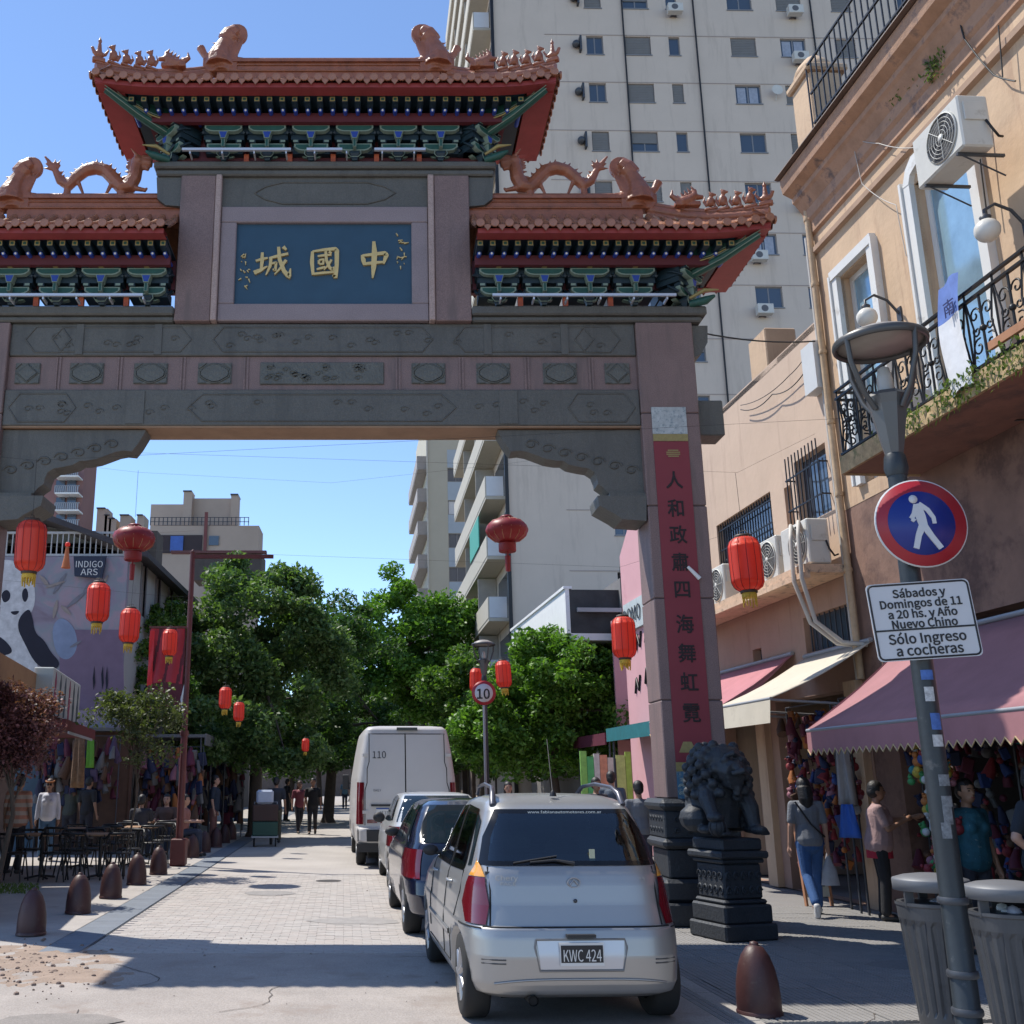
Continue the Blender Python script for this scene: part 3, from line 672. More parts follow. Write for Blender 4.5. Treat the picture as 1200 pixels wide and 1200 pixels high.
# walking dragons on the wing ridges
for sgn in (1, -1):
    X = (lambda x: x) if sgn > 0 else mx
    q = MB(); Y = 13.16; zb_ = 9.74
    P = [(712, 183), (700, 198), (693, 212), (684, 219), (674, 208), (664, 200), (652, 197), (640, 200), (630, 210), (621, 220), (612, 219), (606, 208), (604, 197), (602, 190), (594, 187), (586, 186)]
    W = [(X(atY(a, b, Y).x), Y, atY(a, b, Y).z) for a, b in P]
    rr = [.015, .045, .065, .08, .085, .09, .098, .10, .10, .105, .115, .105, .095, .09, .07, .04]
    q.tube(W, rr, 8)
    for i in range(1, 14):
        for t in (0, .5):
            a, b = Vector(W[i]), Vector(W[i+1]); p = a.lerp(b, t); d = (b-a); nrm = Vector((-d.z, 0, d.x)).normalized()*(-1 if sgn > 0 else 1)
            if nrm.z < -.3: nrm = -nrm
            q.cone(p+nrm*rr[i]*.7, nrm+Vector((sgn*.4, 0, 0)), .035, .10, 5)
    q.tube([W[9], (W[9][0], Y, zb_-.02)], [.06, .07], 6); q.tube([W[3], (W[3][0], Y, zb_-.02)], [.05, .06], 6)
    q.tube([W[10], (X(atY(592, 222, Y).x), Y-.03, zb_+.08), (X(atY(590, 216, Y).x), Y-.03, zb_+.12)], [.05, .03, .02], 6)
    q.tube([W[4], (X(atY(664, 224, Y).x), Y, zb_)], [.04, .02], 6); q.tube([W[8], (X(atY(640, 226, Y).x), Y, zb_)], [.04, .02], 6)
    for a in (-1.1, -.6, -.1, .4, .9): q.cone(W[1], (sgn*math.sin(.6+a), 0, math.cos(.6+a)), .045, .19, 5)
    q.cone(Vector(W[13]), (sgn*.6, 0, 1), .03, .12); q.tube([W[13], (W[15][0]+sgn*.02, Y, W[15][2]-.06)], [.05, .02], 6)
    hd_ = Vector(W[13]); q.ball(hd_, .105, 10, 8, sz=.8); q.tube([hd_, hd_+Vector((-sgn*.20, 0, -.03))], [.085, .055], 8); q.tube([hd_+Vector((0, 0, -.05)), hd_+Vector((-sgn*.16, 0, -.12))], [.05, .03], 6)
    for yy in (-.06, .06): q.tube([hd_+Vector((0, yy, .05)), hd_+Vector((sgn*.10, yy*1.6, .17))], [.03, .01], 5)
    for k_ in range(5): q.cone(hd_+Vector((sgn*.06, 0, .02-.05*k_)), (sgn*1, 0, .3), .035, .14, 5)
    me = remesh(q, .014, 1); me.materials.append(terracotta)
    for v in me.vertices: v.co -= Vector(GB)
    ob('walking_dragon', me, gate)

# ---------------------------------------------------------------- stone lion on its pedestal
lion = thing('stone_lion', 'dark stone guardian lion on a stepped pedestal in front of the right pier', 'statue', (3.84, 12.05, 0), R(18))
m = MB()
def sb(h, z0, z1, b=.02): m.bbox(-h, h, -h*1.0, h*1.0, z0, z1, b=b)
sb(.335, 0, .17); sb(.305, .172, .36); sb(.275, .362, .41, .02); sb(.245, .412, .78); sb(.275, .782, .83, .015); sb(.315, .832, .91, .02)
m.bbox(-.26, .26, -.28, .28, .912, 1.04, b=.02); ped = m.build('pedestal', [plinthst], lion)
m = MB()
for i in range(5):
    for j in range(2):
        for s_ in (0, 1):
            P = [(.040*math.cos(t)*(1-t/9), .055*math.sin(t)*(1-t/9)) for t in np.linspace(0, 6.5, 10)]; y = -.19+i*.095; z = .50+j*.15
            m.tube([((-.247, y+a, z+b) if s_ == 0 else (y+a, -.247, z+b)) for a, b in P], .013, 4)
m.build('carved_frieze', [plinthst], ped, kind='stuff')
q = MB()                                                # seated lion facing the camera, head turned to the left
q.tube([(0, .18, 1.12), (0, .17, 1.3), (0, .08, 1.5), (0, .0, 1.62)], [.25, .27, .25, .20], 14)
q.ball((-.02, -.08, 1.72), .20, 14, 10, sy=.9)                         # head
q.tube([(-.04, -.22, 1.66), (-.05, -.34, 1.64)], [.14, .11], 10); q.tube([(-.04, -.2, 1.58), (-.05, -.32, 1.55)], [.10, .08], 8); q.ball((-.05, -.36, 1.68), .045)
for s in (-1, 1): q.ball((-.04+s*.08, -.27, 1.76), .04); q.ball((-.02+s*.2, -.05, 1.80), .06)
for i in range(76):                                       # mane curls
    a = i*2.4; h = 1.40+.52*(i/76.); r = .27-.12*max(0, (i-44)/32)
    p = (-.01+r*math.cos(a), .04+r*.9*math.sin(a), h)
    if p[1] < -.17 and p[0] < .12 and p[0] > -.2 and h > 1.5: continue
    q.ball((p[0]*1.06, p[1]*1.06, p[2]), .052, 8, 6)
for s in (-1, 1):
    if s < 0: q.tube([(s*.18, -.02, 1.5), (s*.26, -.14, 1.38), (s*.27, -.24, 1.24)], [.10, .075, .06], 8); q.ball((s*.27, -.27, 1.22), .075, sx=1, sy=1.2, sz=.7)
    else: q.tube([(s*.15, -.02, 1.5), (s*.17, -.18, 1.3), (s*.17, -.22, 1.12)], [.11, .08, .06], 8); q.ball((s*.17, -.27, 1.10), .08, sy=1.3, sz=.6)
    q.ball((s*.22, .14, 1.20), .14, sy=1.4); q.ball((s*.24, -.06, 1.10), .075, sy=1.4, sz=.6)
q.tube([(.0, .36, 1.15), (.04, .42, 1.4), (.0, .36, 1.62)], [.06, .08, .02], 8)
q.tube([(-.12, -.27, 1.80), (-.05, -.30, 1.83), (.03, -.27, 1.80)], [.02, .035, .02], 6); q.tube([(-.13, -.38, 1.63), (-.05, -.44, 1.66), (.03, -.38, 1.63)], [.025, .035, .025], 6); q.tube([(-.02, -.28, 1.5), (-.03, -.28, 1.42)], [.05, .03], 6)
for sx_ in (-1, 1):
    for k_ in range(4): q.ball((sx_*.17+.02*k_*sx_, -.33, 1.07), .022, 6, 4)
    q.ball((-.04+sx_*.085, -.285, 1.77), .028, 8, 6)
lb = remesh(q, .011, 1); lb.materials.append(plinthst); o = ob('lion_body', lb, lion, (0, 0, 1.04-1.02*1.12)); o.scale = (1.22, 1.1, 1.12)
q = MB(); q.ball((-.27, -.26, 1.13), .085, 14, 10)
for k in range(4): q.tube([(-.27+.087*math.cos(t)*math.cos(k*.8), -.26+.087*math.cos(t)*math.sin(k*.8), 1.13+.087*math.sin(t)) for t in np.linspace(0, 2*math.pi, 17)], .006, 4, cap=False)
o = q.build('ball', [plinthst], lion, loc=(0, 0, 1.04-1.02*1.12)); o.scale = (1.12, 1.1, 1.12)
# ================================================================ ground
def sheet(name, pts, z, mt, sub=1):
    m = MB(); m.add([(p[0], p[1], z) for p in pts], [tuple(range(len(pts)))]); o = m.build(name, [mt]); o['kind'] = 'structure'; return o
gm = mat('ground_dirt', (.22, .19, .16), .95, var=.2, scale=.5)
sheet('ground', [(-600, -60), (600, -60), (600, 900), (-600, 900)], -.03, gm)
road_m = mat('worn_paving', (.36, .33, .31), .85, var=.16, scale=1.3, speck=.08, bump=.3, bscale=60, stain=(.27, .23, .20), sscale=.9, sthr=.58)
slab_m = mat('sandy_concrete', (.325, .288, .26), .9, var=.18, scale=1.4, speck=.14, bump=.25, bscale=50, stain=(.27, .225, .195), sscale=1.6, sthr=.54)
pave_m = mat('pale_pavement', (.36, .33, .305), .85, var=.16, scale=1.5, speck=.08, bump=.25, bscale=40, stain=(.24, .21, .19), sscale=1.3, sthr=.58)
def brickroad():
    m = bpy.data.materials.new('paver_pattern'); m.use_nodes = True; nt = m.node_tree; N = nt.nodes; L = nt.links; b = N['Principled BSDF']
    tc = N.new('ShaderNodeTexCoord'); br = N.new('ShaderNodeTexBrick'); br.inputs['Scale'].default_value = 1; br.inputs['Brick Width'].default_value = .2; br.inputs['Row Height'].default_value = .1; br.inputs['Mortar Size'].default_value = .005
    br.inputs['Color1'].default_value = (.375, .345, .318, 1); br.inputs['Color2'].default_value = (.368, .336, .31, 1); br.inputs['Mortar'].default_value = (.335, .305, .28, 1)
    no = N.new('ShaderNodeTexNoise'); no.inputs['Scale'].default_value = .6; no.inputs['Detail'].default_value = 8
    L.new(tc.outputs['Object'], br.inputs['Vector']); L.new(tc.outputs['Object'], no.inputs['Vector'])
    mr = N.new('ShaderNodeMapRange'); mr.inputs[1].default_value = .3; mr.inputs[2].default_value = .7; mr.inputs[3].default_value = .86; mr.inputs[4].default_value = 1.12; L.new(no.outputs['Fac'], mr.inputs[0])
    vm = N.new('ShaderNodeVectorMath'); vm.operation = 'SCALE'; L.new(br.outputs['Color'], vm.inputs[0]); L.new(mr.outputs[0], vm.inputs['Scale']); L.new(vm.outputs[0], b.inputs['Base Color'])
    b.inputs['Roughness'].default_value = .85
    bp = N.new('ShaderNodeBump'); bp.inputs['Strength'].default_value = .4; bp.inputs['Distance'].default_value = .01; L.new(br.outputs['Fac'], bp.inputs['Height']); bp.invert = True; L.new(bp.outputs[0], b.inputs['Normal']); return m
brick_m = brickroad()
# the road leans with the street: left edge and right edge
def LX(v): return -3.02-.036*(v-12)          # inner edge of the gutter strip
def RX(v): return 2.62-.036*(v-8)
sheet('road', [(LX(20), 20), (RX(20), 20), (RX(200), 200), (LX(200), 200)], -.004, brick_m)
sheet('road_bed', [(LX(11), 11), (RX(11), 11), (RX(20), 20), (LX(20), 20)], -.007, road_m)
sheet('crossing_slab', [(-30, -30), (RX(-30)+.0, -30), (RX(11), 11), (LX(11), 11), (-3.7, 11.0), (-30, 11.0)], -.004, slab_m)
# pavers
paver = MB(); paver.bbox(-.099, .099, -.049, .049, -.012, 0, b=.002)
pvm = [paver.mesh('paver', [mat('paver_%s' % n, c, .85, var=.14, scale=5, speck=.1, bump=.2, bscale=60)]) for n, c in (('grey', (.378, .346, .32)), ('rosy', (.38, .34, .312)), ('pale', (.392, .362, .336)))]
rt = bpy.data.objects['road_bed']; stf = [MB(), MB(), MB()]; k = 0; y = 11.06
while y < 19.98:
    x = LX(y)+.11+(.1 if int(round((y-11.06)/.1)) % 2 else 0)
    while x < RX(y)-.08:
        dz = rnd.uniform(-.002, .001); c = rnd.choice((0, 0, 0, 1, 1, 2))
        near = y < 11.9 and k < 300
        if near: ob('paver', pvm[c], rt, (x, y, dz-.0)); k += 1
        else: stf[c].box(x-.098, x+.098, y-.048, y+.048, -.016, dz)
        x += .2
    y += .1
for i, s_ in enumerate(stf): s_.build('pavers', [pvm[i].materials[0]], rt, kind='stuff')
# gutter strip of blue grey slabs
gs = mat('blue_grey_gutter_stone', (.155, .175, .205), .8, var=.14, scale=3, speck=.12, bump=.2)
gt = bpy.data.objects.new('gutter_strip', MB().add([(LX(11)-.45, 11, -.012), (LX(11)-.02, 11, -.012), (LX(70)-.02, 70, -.012), (LX(70)-.45, 70, -.012)], [(0, 1, 2, 3)]).mesh('gutter_strip', [gs])); COL.objects.link(gt); gt['kind'] = 'structure'
gsl = MB(); gsl.bbox(-.205, .205, -.295, .295, -.012, .0, b=.004); gsl = gsl.mesh('gutter_slab', [gs])
for i in range(60): y = 11.3+.6*i; ob('gutter_slab', gsl, gt, (LX(y)-.235, y, rnd.uniform(-.001, .003)), rot=(0, 0, R(2.06)))
# pavements
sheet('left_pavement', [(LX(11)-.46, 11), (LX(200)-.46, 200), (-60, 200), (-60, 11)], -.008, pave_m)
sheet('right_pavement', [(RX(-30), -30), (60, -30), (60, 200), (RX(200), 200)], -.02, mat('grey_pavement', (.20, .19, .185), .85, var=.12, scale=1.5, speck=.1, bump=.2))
rp = bpy.data.objects['right_pavement']
def ridged(c, nm):
    q = MB(); q.box(-.197, .197, -.197, .197, -.02, -.002)
    for i in range(8): q.box(-.197+.05*i, -.162+.05*i, -.197, .197, -.002, .002)
    return q.mesh('paving_tile', [mat(nm, c, .85, var=.12, scale=4, speck=.1)])
ptm = [ridged((.23, .22, .21), 'ridged_tile'), ridged((.21, .205, .2), 'ridged_tile_grey')]
n = 0
for j in range(17):
    for i in range(13):
        u = 3.05+.4*i; v = 8.0+.4*j; p = S(u, v)
        if n < 300 and (v > 9.4 or u < 5.2): ob('paving_tile', ptm[(i*7+j*3) % 5 == 0], rp, (p.x, p.y, rnd.uniform(-.003, .002)), rot=(0, 0, RZ)); n += 1
# pale kerb line at the pavement edge
kb = MB(); kb.bbox(-.07, .07, -.49, .49, -.02, .004, b=.003); kb = kb.mesh('kerb_stone', [mat('kerb_granite', (.30, .28, .26), .8, var=.12, speck=.15)])
ke = sheet('kerb', [(RX(6)-.08, 6), (RX(6)+.08, 6), (RX(60)+.08, 60), (RX(60)-.08, 60)], -.012, mat('kerb_bed', (.2, .19, .18), .9))
for i in range(40): y = 7.5+i*1.0; ob('kerb_stone', kb, ke, (RX(y), y, 0), rot=(0, 0, R(2.06)))
# dirt heap and small stones at left front
q = MB()
for i in range(240):
    a = rnd.gauss(0, 1); b = rnd.gauss(0, 1); p = gnd(30+a*48, 1132+b*16); r = rnd.choice((.004, .006, .008, .012, .024))
    if p.y < 7.5 or p.y > 12: continue
    q.lathe([(.001, -.4*r), (r, -.1*r), (r*.8, .5*r), (.001, .8*r)], 5, (p.x, p.y, .0), 0, False, 1, rnd.uniform(.6, 1.3), rnd.random())
q.build('loose_rubble', [mat('rubble_brown', (.21, .15, .12), .95, var=.3)], kind='stuff')
q = MB(); rows = []
from mathutils import noise as _nz
for j in range(61):
    r_ = []
    for i in range(91):
        x = -5.3+3.6*i/90; y = 8.7+2.9*j/60; e = max(0, 1-((i-40)/42)**2)*max(0, 1-((j-30)/30)**2); f = .5+.9*_nz.noise(Vector((x*1.6, y*1.6, 0)))+.5*_nz.noise(Vector((x*5, y*5, 1)))+.25*_nz.noise(Vector((x*14, y*14, 2))); r_.append((x, y, -.014+.030*e**.6*max(0, f)))
    rows.append(r_)
q.grid(rows); q.build('dirt_patch', [mat('reddish_dirt', (.30, .225, .175), .95, var=.25, scale=4, bump=.6, bscale=40)], kind='structure')
q = MB()
for i in range(60):
    p = gnd(rnd.uniform(100, 520), rnd.uniform(1030, 1180)); r = .006+.012*rnd.random()**3; q.lathe([(.001, 0), (r, .2*r), (.001, .8*r)], 5, (p.x, p.y, .0), 0, False)
q.build('scattered_grit', [mat('grit_grey', (.18, .15, .13), .95)], kind='stuff')
# weeds in the tree pit at the left edge
wm = leafmat('weed_leaf', (.08, .14, .03), (.16, .22, .06))
q = MB()
for i in range(500):
    p = gnd(rnd.uniform(-10, 45), rnd.uniform(1037, 1048)); a = rnd.uniform(0, 6.28); h = rnd.uniform(.02, .07); w = .012
    q.add([(p.x, p.y, 0), (p.x+w*math.cos(a), p.y+w*math.sin(a), h*.6), (p.x+.03*math.sin(a), p.y+.03*math.cos(a), h), (p.x-w*math.cos(a), p.y-w*math.sin(a), h*.5)], [(0, 1, 2, 3)])
q.build('weeds', [wm], kind='stuff')

# cracks, patches and small litter on the slab
crk = mat('crack_dark', (.09, .075, .065), .95, var=.2)
q = MB()
for (x, y, a, n) in ((-3.5, 7.6, .2, 14), (-1.2, 8.3, 1.0, 10), (-2.6, 10.4, -.3, 12), (.2, 10.8, .1, 8), (-5.2, 8.9, .5, 12), (3.2, 7.4, 1.4, 10)):
    P = []
    for k in range(n): P.append((x, y, .0015)); a += rnd.uniform(-.5, .5); x += .13*math.cos(a); y += .13*math.sin(a)
    for i in range(n-1):
        p, r = Vector(P[i]), Vector(P[i+1]); d = (r-p).normalized(); w = Vector((-d.y, d.x, 0))*rnd.uniform(.002, .006); q.add([p-w, p+w, r+w, r-w], [(3, 2, 1, 0)])
q.build('hairline_cracks', [crk], kind='stuff')
for i, (x, y, w, h, c) in enumerate(((-1.7, 16.6, .45, .32, (.26, .245, .235)), (-.3, 13.4, .6, .35, (.30, .28, .265)), (-2.3, 8.0, .5, .28, (.24, .215, .195)), (5.0, 10.3, .5, .3, (.17, .165, .16)), (-.9, 18.6, .3, .3, (.05, .045, .045)))):
    P = [(x+w*math.cos(t)*rnd.uniform(.8, 1.1), y+h*math.sin(t)*rnd.uniform(.8, 1.1)) for t in np.linspace(0, 2*math.pi, 13)[:-1]]
    if i == 4: P = [(x+.22*math.cos(t), y+.22*math.sin(t)) for t in np.linspace(0, 2*math.pi, 25)[:-1]]
    sheet('manhole_cover' if i == 4 else 'repair_patch', P, .0035, mat('repair_patch_%d' % i, c, .9, var=.15, scale=6, speck=.15))
# ================================================================ right hand side of the street (street frame: u across, v along)
def sthing(name, label, cat, u, v, group=None, z=0.):
    o = thing(name, label, cat, S(u, v, z), RZ, group); o['_u'] = u; o['_v'] = v; OFF[o.name] = (u, v, z); return o
OFF = {}
def sp(mb, name, mats, par, label=None, kind=None, root=None):
    r = root or par; off = OFF[r.name]
    return mb.build(name, mats, par, off, None, label, kind)
WU = 7.4
def vz(x, y, u=WU): return wl(x, y, u)
# --- corner house with the balcony (near)
V0, V1, ZT = .5, 13.95, 10.85
nb = sthing('balcony_house', 'sunlit cream stucco house with framed windows, a heavy cornice and a long iron balcony', 'building', WU, (V0+V1)/2)
w1 = (vz(1063, 340)[0]-.0, 0); 
def win(xl, xr, yt, yb, u=WU):
    a = wl(xr, (yt+yb)/2, u)[0]; b = wl(xl, (yt+yb)/2, u)[0]; return a, b
doors = [(12.45, 13.30, 5.62, 8.72), (10.20, 11.30, 5.62, 9.0), (7.3, 8.4, 5.62, 8.9), (4.6, 5.7, 5.62, 8.9)]
shops = [(9.3, 13.3, .0, 3.5), (4.6, 8.8, .0, 3.5), (.9, 4.2, 0, 3.5)]
m = MB(); pierced(m, 'u', WU, V0, V1, 5.4, ZT, doors, .22); sp(m, 'front_wall', [cream_wall], nb)
m = MB(); pierced(m, 'u', WU+.005, V0, V1, 0, 5.4, shops, .3); sp(m, 'ground_floor_wall', [stained_shaded_wall], nb); m = MB(); m.box(WU+.31, WU+6, V1-.25, V1-.02, 0, ZT-.03); m.box(WU+.31, WU+6, V0, V0+.2, 0, ZT-.03); [sp(q_, 'inner_wall', [inner_wall], nb) for q_ in islands(m)]
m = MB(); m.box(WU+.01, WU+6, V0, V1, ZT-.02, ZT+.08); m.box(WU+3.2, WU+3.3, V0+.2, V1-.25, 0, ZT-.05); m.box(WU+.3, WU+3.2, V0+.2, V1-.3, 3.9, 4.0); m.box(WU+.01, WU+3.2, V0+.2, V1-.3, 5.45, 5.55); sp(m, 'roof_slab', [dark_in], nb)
m = MB(); m.add([(WU, V1, 0), (WU+.4, V1, 0), (WU+.4, V1, ZT), (WU, V1, ZT)], [(3, 2, 1, 0)]); m.add([(WU, V1, 0), (WU+6, V1+.001, 0), (WU+6, V1+.001, ZT), (WU, V1, ZT)], [(0, 1, 2, 3)]); sp(m, 'end_wall', [cream_wall], nb)
# cornice: stepped profile
prof = [(WU, 9.75), (WU-.05, 9.78), (WU-.05, 9.95), (WU-.09, 10.0), (WU-.10, 10.15), (WU-.20, 10.30), (WU-.24, 10.34), (WU-.24, 10.42), (WU-.38, 10.50), (WU-.40, 10.62), (WU-.40, 10.74), (WU-.30, 10.80), (WU, 10.84)]
m = MB(); m.prism(prof, V0, V1+.04, axis='y'); sp(m, 'cornice', [soffit_m], nb)
m = MB(); m.prism([(WU, 10.86), (WU-.46, 10.80), (WU-.48, 10.76), (WU-.42, 10.745), (WU, 10.845)], V0, V1+.07); sp(m, 'cornice_flashing', [mat('rust_flashing', (.10, .06, .045), .7, var=.3)], nb)
m = MB(); m.prism([(WU, 9.42), (WU-.07, 9.44), (WU-.07, 9.52), (WU, 9.54)], V0, V1, axis='y'); sp(m, 'string_course', [mat('string_course_paint', (.34, .22, .15), .85, var=.2, scale=3)], nb)
# parapet block and terrace railing
m = MB(); a = V1-.95; m.bbox(WU-.26, WU+.25, a, V1-.35, 10.86, 12.0, b=.03); m.bbox(WU-.32, WU+.33, a-.06, V1-.29, 12.0, 12.12, b=.03); m.lathe([(.27, 0), (.30, .05), (.24, .16), (.12, .30), (.02, .34)], 12, (WU-.02, V1-.65, 12.12)); sp(m, 'parapet_block', [cream_wall], nb)
m = MB(); u_ = WU-.3
for z in (11.05, 11.55, 12.05): m.box(u_-.015, u_+.015, 2, a-.05, z-.015, z+.015)
rl = sp(m, 'terrace_rail', [black_m], nb)
bar = MB().box(-.009, .009, -.009, .009, 0, 1.1).mesh('rail_bar', [black_m])
for i in range(70): v = 3.0+i*.145; ob('rail_bar', bar, rl, (u_-WU, v-(V0+V1)/2, 10.95))
scr = MB(); 
for (t0, t1) in ((0, 5.5),): scr.tube([(0, .04*math.cos(t)*(1-t/8), .05*math.sin(t)*(1-t/8)) for t in np.linspace(t0, t1, 9)], .006, 4)
scr = scr.mesh('scroll', [black_m])
# window joinery
fr_w = mat('white_window_frame', (.66, .65, .62), .5, var=.06, stain=(.45, .42, .38), sscale=3, sthr=.6)
def framed(par, v0, v1, z0, z1, u=WU, arch=False, glass=glass_sky, nm='window', sur=True, mul=1, bottom=True):
    m = MB(); f = .09
    def cap(va, vb, za, zb, du): m.box(u-du, u+.05, va, vb, za, zb)
    if sur:
        cap(v0-.14, v0-.0, z0, z1+.02, .07); cap(v1+.0, v1+.14, z0, z1+.02, .07)
        if arch:
            c = .22; P = [(v0-.14, z1+.02), (v0-.14+c*.5, z1+.22), (v0+.12, z1+.32), (v1-.12, z1+.32), (v1+.14-c*.5, z1+.22), (v1+.14, z1+.02), (v1, z1+.0), (v1-.05, z1+.1), (v1-.2, z1+.16), (v0+.2, z1+.16), (v0+.05, z1+.1), (v0, z1)]
            for i in range(5):
                q = [P[i], P[i+1], P[10-i], P[11-i]]; m.prism(q, u-.075, u+.05, axis='x')
            m.prism([(v0, z1), (v0+.05, z1+.1), (v0+.2, z1+.16), (v1-.2, z1+.16), (v1-.05, z1+.1), (v1, z1)], u+.02, u+.1, axis='x')
        else: cap(v0-.16, v1+.16, z1+.021, z1+.16, .09)
        m.box(u-.10, u+.04, v0-.19, v0-.145, z0, z1+.1); m.box(u-.10, u+.04, v1+.145, v1+.19, z0, z1+.1)
    w = sp(m, nm, [fr_w], par)
    r = par
    m = MB(); d = u+.13
    m.box(d, d+.05, v0+.001, v0+f, z0, z1); m.box(d, d+.05, v1-f, v1-.001, z0, z1); m.box(d, d+.05, v0+f, v1-f, z1-f, z1-.001); m.box(d, d+.05, v0+f, v1-f, z0, z0+f)
    for k in range(1, mul): vv = v0+(v1-v0)*k/mul; m.box(d+.003, d+.047, vv-.03, vv+.03, z0+f, z1-f)
    fo = m.build('sash', [fr_w], w, OFF[r.name]); m = MB(); m.box(d+.02, d+.03, v0+.03, v1-.03, z0+.03, z1-.03); m.build('pane', [glass], w, OFF[r.name])
    return w
for i, d in enumerate(doors): framed(nb, *d, arch=(i > 0), mul=1 if i == 0 else 1)
# balcony
B0, B1, BU = 3.0, 12.0, 6.42
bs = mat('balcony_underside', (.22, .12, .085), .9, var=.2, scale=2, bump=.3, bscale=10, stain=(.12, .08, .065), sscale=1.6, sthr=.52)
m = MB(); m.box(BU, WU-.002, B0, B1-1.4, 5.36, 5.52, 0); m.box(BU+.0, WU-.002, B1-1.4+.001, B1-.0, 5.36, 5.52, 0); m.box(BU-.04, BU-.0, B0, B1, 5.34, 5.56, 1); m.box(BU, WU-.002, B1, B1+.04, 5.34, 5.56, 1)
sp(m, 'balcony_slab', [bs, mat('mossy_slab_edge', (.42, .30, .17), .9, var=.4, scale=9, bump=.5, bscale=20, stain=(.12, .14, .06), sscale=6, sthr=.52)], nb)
m = MB()
for z in (5.60, 6.33, 6.43): m.box(BU-.02, BU+.02, B0, B1, z-.014, z+.014)
for z in (5.60, 6.33, 6.43): m.box(BU+.02, WU, B1-.02, B1+.02, z-.014, z+.014)
br_ = sp(m, 'balcony_railing', [black_m], nb)
bb = MB().box(-.008, .008, -.008, .008, 5.58, 6.42).mesh('baluster', [black_m])
sw = MB()
for s_ in (-1, 1):
    for (cz, r, ph) in ((6.14, .085, 0), (5.80, .095, 1.2), (5.97, .06, 2.4)):
        sw.tube([(0, s_*(.10-r*math.cos(t+ph)*(1-t/9)), cz+r*math.sin(t+ph)*(1-t/9)) for t in np.linspace(0, 7, 14)], .011, 4)
    sw.tube([(0, s_*.21, 6.32), (0, s_*.14, 6.0), (0, s_*.21, 5.62)], .012, 4)
sw.tube([(0, 0, 5.62), (0, 0, 6.32)], .014, 5); sw.ball((0, 0, 5.97), .035, 8, 6)
sw = sw.mesh('wrought_scroll_panel', [black_m])
c_ = ((V0+V1)/2)
for i in range(20): ob('wrought_scroll_panel', sw, br_, (BU-WU, B1-.25-i*.45-c_, 0)); ob('baluster', bb, br_, (BU-WU, B1-.03-i*.45-c_, 0))
for i in range(3): o = ob('wrought_scroll_panel', sw, br_, (BU-WU+.25+i*.36, B1-c_, 0), rot=(0, 0, R(90)))
# plants growing out of the slab edge
pl_m = leafmat('balcony_weed_leaf', (.05, .10, .02), (.16, .20, .07))
q = MB()
for i in range(520):
    v = rnd.choice((8.4, 8.9, 9.4, 9.7, 10.4))+rnd.gauss(0, .25); z = 5.5+rnd.uniform(-.22, .12); u = BU-.05-rnd.random()*.12; a = rnd.uniform(0, 6.28); l = .035
    q.add([(u, v, z), (u-l*.5, v+l*math.cos(a), z+l*math.sin(a)), (u-l*.6, v+l*2*math.cos(a), z+l*2*math.sin(a)-.02), (u+.01, v+l*math.cos(a+.6), z+l*math.sin(a+.6))], [(0, 1, 2, 3)])
bw = tag(q.build('balcony_weeds', [pl_m], None), 'green weeds growing out of the stained edge of the balcony slab', 'plant'); bw.rotation_euler.z = RZ
# plank
m = MB(); m.box(BU-.09, BU-.05, 6.8, 8.9, 5.66, 5.74); bo = m.build('wooden_plank', [mat('orange_brown_wood', (.36, .17, .09), .7, var=.2)]); bo.rotation_euler.z = RZ; tag(bo, 'orange brown plank tied along the foot of the iron balcony railing', 'plank')
# cloth banner over the railing
q = MB(); rows = []
for j in range(13):
    t = j/12; rows.append([(BU-.10-.02*math.sin(t*5+k*1.2), 9.15+.36*k/5+.03*math.sin(t*4)+(t*.08), 6.62-1.18*t+.02*math.sin(k)) for k in range(6)])
q.grid(rows[:5], 1); q.grid(rows[4:], 0)
bn = sthing('cloth_banner', 'white and blue cloth banner with a dark character hung over the iron balcony railing', 'banner', BU, 9.25, z=5.4)
sp(q, 'cloth', [mat('white_cloth', (.62, .63, .66), .8, var=.15, scale=6), mat('blue_cloth', (.12, .2, .5), .8, var=.2, scale=6)], bn)
text('南', .19, mat('dark_blue_ink', (.02, .03, .12), .6, var=0), bn, (-.135, .08, .90), rot=(R(90), 0, R(-90)), name='banner_character', ext=.003)
# globe lamps
def globe(px, py, lab):
    v, z = vz(px, py, WU-.45); g = sthing('globe_lamp', lab, 'wall lamp', WU, v, z=z)
    m = MB(); m.ball((WU-.45, v, z), .13, 16, 12); sp(m, 'globe', [mat('opal_glass', (.62, .6, .55), .3, var=0)], g)
    m = MB(); m.tube([(WU, v, z+.05), (WU-.15, v, z+.25), (WU-.32, v, z+.32), (WU-.45, v, z+.24), (WU-.45, v, z+.13)], .018, 6); m.lathe([(.05, .12), (.06, .16), (.02, .19)], 10, (WU-.45, v, z)); m.box(WU-.02, WU, v-.05, v+.05, z-.05, z+.15); sp(m, 'bracket_arm', [dark_m], g)
globe(1157, 270, 'opal globe lamp on a curved iron arm beside the tall arched window')
globe(1016, 372, 'opal globe lamp on a curved arm between the two framed windows')
